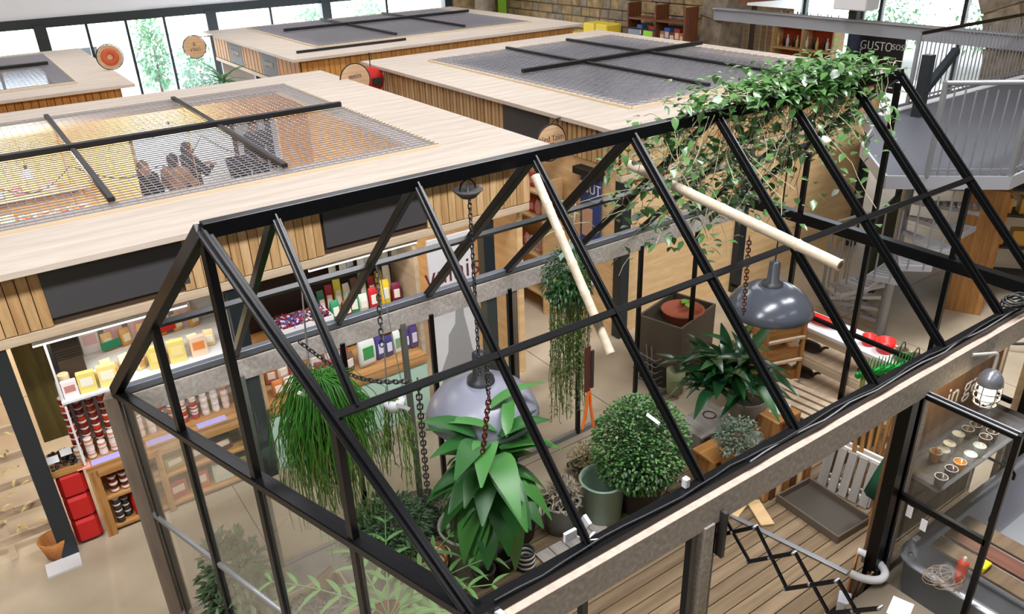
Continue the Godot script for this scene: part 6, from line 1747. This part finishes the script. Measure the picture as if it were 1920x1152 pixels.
# ------------------------------------------------------------------ beyond the arch and along the stone wall
func far_right() -> void:
	rng.seed = 909
	# crossing beam in the arch
	var bb := thing("crossing_beam", "grey steel beam spanning the stone arch", "beam", Vector3(16.9, 0, 0))
	part(bb, "web", barm(Vector3(0, 3.02, -15.0), Vector3(0, 3.02, -6.5), 0.08, 0.28), mat(Color8(150, 152, 158), 0.5))
	part(bb, "flange", barm(Vector3(0, 3.17, -15.0), Vector3(0, 3.17, -6.5), 0.22, 0.03), mat(Color8(160, 162, 168), 0.5))
	one("wooden_beam", barm(Vector3(16.6, 3.42, -14.0), Vector3(16.6, 3.7, -11.6), 0.1, 0.1), M.brown_wood, "brown timber leaning over the crossing beam", "beam")
	var wl := thing("white_box_lamp", "white box lamp above the crossing beam", "lamp", px_(1606, 2, 16.6))
	part(wl, "box", bm(Vector3(0.5, 0.34, 0.8), 0.02), M.white)
	part(wl, "socket", bm(Vector3(0.14, 0.2, 0.2)), M.black, T(Vector3(0, -0.27, 0)))
	part(wl, "hanger", tubem([Vector3(0, 0.17, 0), Vector3(0, 2.5, 0)], 0.012, 6), M.black)
	# bottle shelf
	var o := px_(1508, 110, 19.5)
	var s := thing("bottle_shelf", "red backed timber bottle shelf in the room beyond the arch", "shelf", Vector3(19.5, 0, o.z))
	var redw := mat(Color8(176, 70, 34), 0.6)
	part(s, "back_panel", bm(Vector3(0.04, 2.75, 1.9)), redw, T(Vector3(0.22, 1.38, 0)))
	for y in [0.1, 0.75, 1.35, 1.95, 2.55]: part(s, "board", bm(Vector3(0.46, 0.05, 1.95)), M.osb, T(Vector3(0, y, 0)))
	for z in [-0.97, 0.0, 0.97]: part(s, "upright", bm(Vector3(0.46, 2.75, 0.05)), M.osb, T(Vector3(0, 1.38, z)))
	var bmesh := lm([Vector2(0, 0), Vector2(0.045, 0), Vector2(0.045, 0.2), Vector2(0.016, 0.26), Vector2(0.016, 0.33), Vector2(0, 0.33)], 10)
	var bc := [mat(Color8(40, 56, 30), 0.2), mat(Color8(214, 190, 120), 0.2), mat(Color8(70, 30, 24), 0.2), mat(Color8(226, 226, 220), 0.3)]
	for y in [1.376, 1.976, 2.576]:
		for i in 12:
			var b := one("bottle", bmesh, bc[(i * 5 + int(y * 3)) % 4], "bottle standing on the red backed shelf beyond the arch", "bottle", Vector3(19.42 + 0.08 * (i % 2), y, o.z - 0.88 + i * 0.16), 0, "bottles beyond the arch")
	# wooden wardrobe panels
	var wd := px_(1430, 80, 20.0)
	var wp := thing("plank_partition", "grey and tan plank partition beyond the arch", "partition", Vector3(20.0, 0, wd.z))
	for i in 12:
		part(wp, "plank", bm(Vector3(0.04, 2.9, 0.2), 0.004), [M.grey_plank, M.trim, M.post_wood][i % 3] if i < 6 else M.trim, T(Vector3(0, 1.45, -1.5 + i * 0.215)))
	# chalk menu board
	var mp := px_(1640, 100, 19.0)
	var mbd := thing("menu_board", "black chalk menu board with white lettering beyond the arch", "sign", mp)
	part(mbd, "board", bm(Vector3(0.04, 1.5, 1.5), 0.004), M.black, T(Vector3(0, -0.15, 0)))
	var faceB := Basis(Vector3.UP, -PI / 2)
	part(mbd, "lettering", text_mesh("GUSTO", 0.28), M.white, Transform3D(faceB, Vector3(-0.024, 0.18, 0.02)))
	part(mbd, "lettering", text_mesh("SUST", 0.2), M.white, Transform3D(faceB, Vector3(-0.024, 0.0, -0.56)))
	part(mbd, "lettering", text_mesh("SOS", 0.18), M.white, Transform3D(faceB, Vector3(-0.024, 0.2, 0.60)))
	for i in 8:
		for j in 3:
			part(mbd, "chalk_line", bm(Vector3(0.004, 0.03, 0.16 + 0.14 * fmod(i * 0.37 + j * 0.61, 1.0))), M.white, T(Vector3(-0.024, -0.06 - i * 0.1, -0.5 + j * 0.5)))
	part(mbd, "leg", bm(Vector3(0.04, maxf(0.2, mp.y - 0.9), 0.06)), M.black, T(Vector3(0, -0.9 - (mp.y - 0.9) / 2, 0)))
	one("dark_column", tubem([Vector3.ZERO, Vector3(0, 4.1, 0)], 0.16, 16), mat(Color8(44, 52, 74), 0.3), "dark blue round column beside the menu board", "column", Vector3(18.6, 0, px_(1598, 100, 18.6).z))
	# tables of goods beyond the gallery
	for i in 3:
		var tb := thing("goods_table", "display table of bottles and cartons beyond the gallery", "table", Vector3(19.6, 0, -9.3 + i * 1.9), 0, "display tables beyond the gallery")
		part(tb, "top", bm(Vector3(1.0, 0.05, 1.5)), M.oak, T(Vector3(0, 0.85, 0)))
		for sx in [-0.42, 0.42]:
			for sz in [-0.65, 0.65]: part(tb, "leg", bm(Vector3(0.06, 0.825, 0.06)), M.oak_v, T(Vector3(sx, 0.41, sz)))
		for k in 10:
			one("bottle", bmesh, bc[(k + i) % 4], "bottle on the display tables beyond the gallery", "bottle", Vector3(19.25 + 0.16 * (k % 5), 0.877, -9.75 + i * 1.9 + 0.5 * (k / 5)), 0, "bottles on the display tables")
		carton(Vector3(19.5, 0.877, -9.0 + i * 1.9), Vector3(0.3, 0.22, 0.3), [Color8(176, 44, 32), Color8(40, 60, 120), Color8(226, 226, 226)][i], Color8(230, 226, 214), ["red carton on a display table beyond the gallery", "blue carton on a display table beyond the gallery", "white carton on a display table beyond the gallery"][i])
	# along the stone wall: yellow crates, red shelves, rack
	var z1 := px_(1135, 40, 16.4).z
	var ys := thing("crate_table", "timber stand carrying yellow cushions against the stone wall", "stand", Vector3(16.3, 0, z1))
	part(ys, "top", bm(Vector3(0.9, 0.06, 2.4)), M.brown_wood, T(Vector3(0, 1.9, 0)))
	for sz in [-1.1, 1.1]: part(ys, "side", bm(Vector3(0.9, 1.87, 0.08)), M.brown_wood, T(Vector3(0, 0.935, sz)))
	part(ys, "low_board", bm(Vector3(0.86, 0.05, 2.1)), M.brown_wood, T(Vector3(0, 1.16, 0)))
	for i in 4:
		one("yellow_cushion", bm(Vector3(0.7, 0.34, 0.52), 0.03), mat(Color8(222, 196, 52), 0.7), "yellow cushion on the timber stand by the stone wall", "cushion", Vector3(16.25, 2.10, z1 - 0.85 + i * 0.56), 0.05 * i, "yellow cushions")
		one("orange_crate", bm(Vector3(0.7, 0.7, 0.48), 0.01), mat(Color8(198, 140, 52), 0.7), "orange crate below the yellow cushions", "crate", Vector3(16.2, 1.54, z1 - 0.78 + i * 0.52), 0, "orange crates")
	for i in 2: one("yellow_cushion", bm(Vector3(0.6, 0.3, 0.52), 0.03), mat(Color8(232, 206, 70), 0.7), "yellow cushion in the upper row by the stone wall", "cushion", Vector3(16.3, 2.42, z1 - 0.3 + i * 0.56), 0, "upper yellow cushions")
	var z2 := px_(1240, 40, 16.5).z
	var rs := thing("red_goods_shelf", "dark timber shelf crammed with red and brown packets by the arch", "shelf", Vector3(16.5, 0, z2))
	for y in [0.4, 1.0, 1.6, 2.2, 2.8]: part(rs, "board", bm(Vector3(0.5, 0.05, 2.2)), M.brown_wood, T(Vector3(0, y, 0)))
	for sz in [-1.1, 0, 1.1]: part(rs, "upright", bm(Vector3(0.5, 3.2, 0.06)), M.brown_wood, T(Vector3(0, 1.6, sz)))
	for y in [1.03, 1.63, 2.23]:
		for i in 9:
			carton(Vector3(16.45, y + 0.0, z2 + (-0.95 + i * 0.235 if i < 4 else 0.18 + (i - 4) * 0.19)), Vector3(0.2, 0.3 + 0.1 * (i % 2), 0.18), [Color8(150, 44, 26), Color8(96, 60, 44), Color8(60, 96, 160), Color8(170, 110, 70)][(i * 3 + int(y * 7)) % 4], Color8(220, 190, 160), "packet on the dark shelf by the arch", "packets by the arch", -PI / 2)
	var z3 := px_(1205, 15, 16.2).z
	var cr := thing("clothes_rail", "black clothes rail between the yellow cushions and the dark shelf", "rail", Vector3(15.9, 0, z3 + 0.25))
	for sz in [-0.75, 0.75]: part(cr, "upright", tubem([Vector3(0, 0, sz), Vector3(0, 2.62, sz)], 0.02, 8), M.black)
	part(cr, "top_rail", tubem([Vector3(0, 2.6, -0.75), Vector3(0, 2.6, 0.75)], 0.02, 8), M.black)
	one("grey_apron", bag_mesh(0.5, 0.9, 0.06), mat(Color8(130, 140, 156), 0.8), "grey blue cloth hanging beside the yellow cushions", "cloth", Vector3(15.9, 1.7, z3), PI / 2)
	one("green_apron", bag_mesh(0.36, 0.6, 0.06), mat(Color8(140, 206, 40), 0.8), "bright green cloth hanging beside the grey cloth", "cloth", Vector3(15.9, 2.0, z3 + 0.55), PI / 2)
	one("green_banner", bm(Vector3(0.4, 1.4, 0.03)), mat(Color8(150, 210, 60), 0.7), "bright green banner beside the window wall", "banner", pz_(941, 0, -24.6), 0.2)
	one("grey_column", tubem([Vector3.ZERO, Vector3(0, 6, 0)], 0.35, 16), M.stone_grey, "grey round column beside the green banner", "column", Vector3(pz_(910, 20, -24.2).x, 0, -24.2))
	# table at the back between the kiosks
	var tb2 := thing("dark_high_table", "dark high table with a box on it by the far kiosk", "table", Vector3(14.2, 0, -16.8))
	part(tb2, "top", bm(Vector3(0.9, 0.06, 0.9)), M.pot_dark, T(Vector3(0, 2.0, 0)))
	for sx in [-0.38, 0.38]:
		for sz in [-0.38, 0.38]: part(tb2, "leg", bm(Vector3(0.08, 1.97, 0.08)), M.pot_dark, T(Vector3(sx, 0.985, sz)))

# ------------------------------------------------------------------ outside the windows, plants in the alley
func outside() -> void:
	rng.seed = 1001
	var gm := [leafy(Color8(96, 146, 104), Color8(60, 90, 50)), leafy(Color8(80, 128, 88), Color8(50, 80, 44))]
	var spots := [[6.7, -28.0, 0.8, 2.1], [8.6, -30.5, 0.9, 1.5], [6.2, -32.0, 0.7, 2.8], [12.0, -31.0, 1.0, 2.4], [15.5, -33.5, 1.3, 2.6]]
	for i in spots.size():
		var q: Array = spots[i]
		var t := thing("garden_shrub", ["tall pale shrub outside the window beside the column", "low spreading shrub outside the window", "slim climbing shrub outside the window", "rounded shrub outside beyond the far kiosk", "large shrub outside at the end of the window wall"][i], "shrub", Vector3(q[0], -0.1, q[1]))
		var st := mb()
		tube(st, [Vector3.ZERO, Vector3(0.05, q[3] * 0.6, 0)], [0.07, 0.04], 6)
		part(t, "trunk", fin(st), M.brown_wood)
		st = mb()
		tufts(st, 1500, Vector3(0, q[3] * 0.55, 0), Vector3(q[2], q[3] * 0.55, q[2]), 0.22, 0.12, 0.2, 0.4)
		tag(part(t, "foliage", fin(st), gm[i % 2]), "", "", "", "stuff")
	for i in 5:
		var t := thing("side_garden_shrub", "green shrub outside the side room windows", "shrub", Vector3(30.0 + (i % 2), -0.1, -18.0 + i * 3.7), 0, "shrubs outside the side room")
		var st := mb()
		tube(st, [Vector3.ZERO, Vector3(0, 1.6, 0)], 0.07, 6)
		part(t, "trunk", fin(st), M.brown_wood)
		st = mb()
		tufts(st, 1200, Vector3(0, 2.0, 0), Vector3(1.7, 1.7, 1.7), 0.25, 0.14, 0.2, 0.4)
		tag(part(t, "foliage", fin(st), gm[0]), "", "", "", "stuff")
	struct("trim_9", bm(Vector3(14, 0.1, 40)), mat(Color8(214, 214, 208), 0.8), T(Vector3(33.6, -0.15, -10)), "pale paving outside the side room")
	var sb := thing("outdoor_sign", "dark rectangular sign standing outside the windows", "sign", Vector3(pz_(150, 80, -28.0).x, -0.1, -28.0))
	part(sb, "panel", bm(Vector3(0.85, 0.95, 0.06), 0.01), mat(Color8(60, 66, 74), 0.5), T(Vector3(0, 1.95, 0)))
	part(sb, "post", bm(Vector3(0.1, 1.5, 0.08)), M.black, T(Vector3(0, 0.75, 0)))
	# palm in the alley
	var pc := pz_(418, 150, -19.0)
	var t := thing("alley_palm", "potted palm with spiky fronds at the end of the far kiosk", "plant", Vector3(pc.x, 0, -19.0))
	pot(t, 0.22, 0.3, 0.5, M.pot_dark)
	part(t, "stem", tubem([Vector3(0, 0.45, 0), Vector3(0, pc.y - 0.05, 0)], [0.06, 0.04], 8), M.brown_wood)
	var pm := leaf_mesh(0.7, 0.07, 0.6, 6)
	for i in 30: leaf_at(t, pm, gm[1] if i % 3 else leafy(Color8(52, 110, 50), Color8(40, 90, 30)), Vector3(0, pc.y - 0.05, 0), i * 2.399, rng.randf_range(-0.2, 1.1), 1.0)
	# chalk marks on the far kiosk boards
	for q in [[-20.5, 0.0], [-18.05, 0.1]]:
		var ch := thing("chalk_lettering", "white chalk scribble on the %s grey board of the far kiosk" % ("farther" if q[0] < -20 else "nearer"), "lettering", Vector3(5.846, 2.70, q[0]))
		var pts := []
		for i in 26: pts.append(Vector3(0, 0.07 * sin(i * 1.3 + q[1] * 9), -0.3 + i * 0.023))
		part(ch, "stroke", tubem(pts, 0.011, 4), M.white)

# ------------------------------------------------------------------ people
func sdf_mesh(bones: Array, cell: float, k: float, extra := 0.0) -> SurfaceTool:
	# bones: [a, ra, b, rb]; smooth union of tapered capsules, meshed as surface nets
	var lo := Vector3.ONE * 1e9
	var hi := -lo
	for b in bones:
		var m: float = maxf(b[1], b[3]) + extra + 0.05
		lo = lo.min(b[0] - Vector3.ONE * m).min(b[2] - Vector3.ONE * m)
		hi = hi.max(b[0] + Vector3.ONE * m).max(b[2] + Vector3.ONE * m)
	var n := Vector3i(((hi - lo) / cell).ceil()) + Vector3i.ONE * 2
	var f := PackedFloat32Array()
	f.resize(n.x * n.y * n.z)
	f.fill(9.0)
	for b in bones:
		var a: Vector3 = b[0]
		var d: Vector3 = b[2] - a
		var dd := maxf(d.length_squared(), 1e-9)
		var m: float = maxf(b[1], b[3]) + extra + k * 1.6 + cell * 2
		var p0 := Vector3i(((a.min(b[2]) - Vector3.ONE * m - lo) / cell).floor()).clamp(Vector3i.ZERO, n - Vector3i.ONE)
		var p1 := Vector3i(((a.max(b[2]) + Vector3.ONE * m - lo) / cell).ceil()).clamp(Vector3i.ZERO, n - Vector3i.ONE)
		for z in range(p0.z, p1.z + 1):
			for y in range(p0.y, p1.y + 1):
				for x in range(p0.x, p1.x + 1):
					var p := lo + Vector3(x, y, z) * cell
					var t := clampf((p - a).dot(d) / dd, 0, 1)
					var v: float = p.distance_to(a + d * t) - lerpf(b[1], b[3], t) - extra
					var i := (z * n.y + y) * n.x + x
					var o := f[i]
					var h := maxf(k - absf(o - v), 0.0) / k
					f[i] = minf(o, v) - h * h * k * 0.25
	var st := mb()
	st.set_smooth_group(1)
	var vert := {}
	for z in n.z - 1:
		for y in n.y - 1:
			for x in n.x - 1:
				var i := (z * n.y + y) * n.x + x
				if f[i] > 1.0: continue
				var sum := Vector3.ZERO
				var cnt := 0
				for e in [[0, 0, 0, 1, 0, 0], [0, 1, 0, 1, 1, 0], [0, 0, 1, 1, 0, 1], [0, 1, 1, 1, 1, 1], [0, 0, 0, 0, 1, 0], [1, 0, 0, 1, 1, 0], [0, 0, 1, 0, 1, 1], [1, 0, 1, 1, 1, 1], [0, 0, 0, 0, 0, 1], [1, 0, 0, 1, 0, 1], [0, 1, 0, 0, 1, 1], [1, 1, 0, 1, 1, 1]]:
					var fa := f[((z + e[2]) * n.y + y + e[1]) * n.x + x + e[0]]
					var fb := f[((z + e[5]) * n.y + y + e[4]) * n.x + x + e[3]]
					if (fa < 0) != (fb < 0):
						sum += Vector3(x + e[0], y + e[1], z + e[2]).lerp(Vector3(x + e[3], y + e[4], z + e[5]), fa / (fa - fb))
						cnt += 1
				if cnt: vert[i] = lo + sum / cnt * cell
	var sx := 1
	var sy := n.x
	var sz := n.x * n.y
	for i in vert:
		for ax in [[sx, sy, sz], [sy, sz, sx], [sz, sx, sy]]:
			var j: int = i + ax[0]
			if j >= f.size(): continue
			if (f[i] < 0) == (f[j] < 0): continue
			var q := [i - ax[1] - ax[2], i - ax[2], i, i - ax[1]]
			var ok := true
			for w in q: if not vert.has(w): ok = false
			if not ok: continue
			if f[i] < 0: quad(st, vert[q[0]], vert[q[3]], vert[q[2]], vert[q[1]])
			else: quad(st, vert[q[0]], vert[q[1]], vert[q[2]], vert[q[3]])
	return st
func person(label: String, at: Vector3, turn: float, top: Color, legs: Color, hair: Color, pose: int) -> void:
	var t := thing("person", label, "person", at, turn)
	var V := func(x, y, z) -> Vector3: return Vector3(x, y, z)
	var sk := mat(Color8(176, 124, 96), 0.55)
	var hip := 0.92
	var sh := 1.42
	# facing +z ; arms by pose
	var el := []
	var ha := []
	for s in [-1.0, 1.0]:
		if pose == 0:
			el.append(Vector3(s * 0.25, 1.14, 0.16))
			ha.append(Vector3(s * 0.12 + 0.03, 1.18, 0.42))
		elif pose == 1:
			el.append(Vector3(s * 0.28, 1.13, -0.02))
			ha.append(Vector3(s * 0.26, 0.88, 0.10))
		else:
			el.append(Vector3(s * 0.27, 1.14, 0.10))
			ha.append(Vector3(s * 0.18, 1.0, 0.33))
	var torso := [[V.call(0, hip, 0), 0.155, V.call(0, 1.12, 0.0), 0.135], [V.call(0, 1.12, 0), 0.14, V.call(0, 1.34, 0.0), 0.15], [V.call(-0.15, sh - 0.02, 0), 0.075, V.call(0.15, sh - 0.02, 0), 0.075]]
	var arms := []
	for i in 2:
		var s := -1.0 if i == 0 else 1.0
		arms.append([V.call(s * 0.19, sh - 0.03, 0), 0.062, el[i], 0.047])
		arms.append([el[i], 0.046, ha[i], 0.033])
	var leg := []
	for s in [-1.0, 1.0]:
		leg.append([V.call(s * 0.10, hip - 0.02, 0), 0.095, V.call(s * 0.11, 0.5, 0.02), 0.062])
		leg.append([V.call(s * 0.11, 0.5, 0.02), 0.06, V.call(s * 0.11, 0.09, -0.01), 0.042])
	var head := [[V.call(0, 1.62, 0.015), 0.092, V.call(0, 1.53, 0.035), 0.07], [V.call(0, 1.44, 0), 0.055, V.call(0, 1.54, 0.01), 0.05], [V.call(0, 1.585, 0.105), 0.014, V.call(0, 1.56, 0.118), 0.016], [V.call(-0.088, 1.59, 0.01), 0.018, V.call(-0.09, 1.57, 0.01), 0.015], [V.call(0.088, 1.59, 0.01), 0.018, V.call(0.09, 1.57, 0.01), 0.015], [V.call(-0.025, 1.525, 0.095), 0.011, V.call(0.025, 1.525, 0.095), 0.011]]
	var st := sdf_mesh(torso + arms + leg + head, 0.021, 0.05)
	# hands: palm and five fingers on each arm, added to the body
	for i in 2:
		var d: Vector3 = (ha[i] - el[i]).normalized()
		var side := d.cross(Vector3.UP).normalized()
		var pal: Vector3 = ha[i] + d * 0.05
		tube(st, [ha[i], pal, pal + d * 0.035], [0.03, 0.036, 0.03], 8)
		for k in 4:
			var b: Vector3 = pal + d * 0.03 + side * (k - 1.5) * 0.017
			var fl: float = [0.062, 0.074, 0.07, 0.056][k]
			tube(st, [b, b + d * fl * 0.55, b + d * fl * 0.85 - Vector3.UP * 0.02], [0.009, 0.0085, 0.007], 6)
		var tb: Vector3 = pal + side * (0.03 if i == 0 else -0.03)
		tube(st, [tb, tb + d * 0.03 + side * (0.02 if i == 0 else -0.02), tb + d * 0.055 + side * (0.02 if i == 0 else -0.02)], [0.011, 0.01, 0.008], 6)
	part(t, "body", fin(st), sk)
	var sleeve := []
	for a in arms: sleeve.append(a)
	sleeve[1] = [el[0], 0.046, el[0].lerp(ha[0], 0.85), 0.036]
	sleeve[3] = [el[1], 0.046, el[1].lerp(ha[1], 0.85), 0.036]
	part(t, "jacket", fin(sdf_mesh(torso + sleeve, 0.024, 0.06, 0.018)), mat(top, 0.85))
	part(t, "trousers", fin(sdf_mesh(leg + [[V.call(0, hip, 0), 0.14, V.call(0, hip - 0.06, 0), 0.13]], 0.024, 0.06, 0.016)), mat(legs, 0.85))
	part(t, "hair", fin(sdf_mesh([[V.call(0, 1.655, -0.01), 0.092, V.call(0, 1.59, -0.045), 0.082]], 0.02, 0.03, 0.01)), mat(hair, 0.8))
	for s in [-1.0, 1.0]:
		var sst := mb()
		tube(sst, [Vector3(s * 0.11, 0.05, -0.08), Vector3(s * 0.11, 0.055, 0.0), Vector3(s * 0.12, 0.045, 0.12), Vector3(s * 0.12, 0.035, 0.18)], [0.03, 0.05, 0.045, 0.02], 8)
		part(t, "shoe", fin(sst), M.pot_dark)
		var es := mb()
		lathe(es, [Vector2(0, -0.008), Vector2(0.009, 0), Vector2(0, 0.008)], Vector3(s * 0.033, 1.60, 0.098), 6)
		part(t, "eye", fin(es), M.black)
func people() -> void:
	person("person in a dark top reaching out with both hands behind the kiosk hatch", Vector3(3.35, 0.0, -16.2), 1.9, Color8(34, 28, 34), Color8(40, 40, 48), Color8(60, 36, 28), 0)
	person("person in a black jacket standing beside the hatch opening", Vector3(2.35, 0.0, -15.3), 0.6, Color8(20, 20, 22), Color8(30, 30, 34), Color8(110, 84, 60), 1)
	person("person in a tan vest standing between the two dark figures", Vector3(2.9, 0.0, -15.45), 2.6, Color8(150, 116, 84), Color8(34, 34, 38), Color8(40, 30, 26), 2)
	person("person in dark clothes bending by the side opening with a white cup", Vector3(5.0, 0.0, -17.2), 0.2, Color8(28, 32, 38), Color8(36, 36, 42), Color8(30, 24, 20), 2)
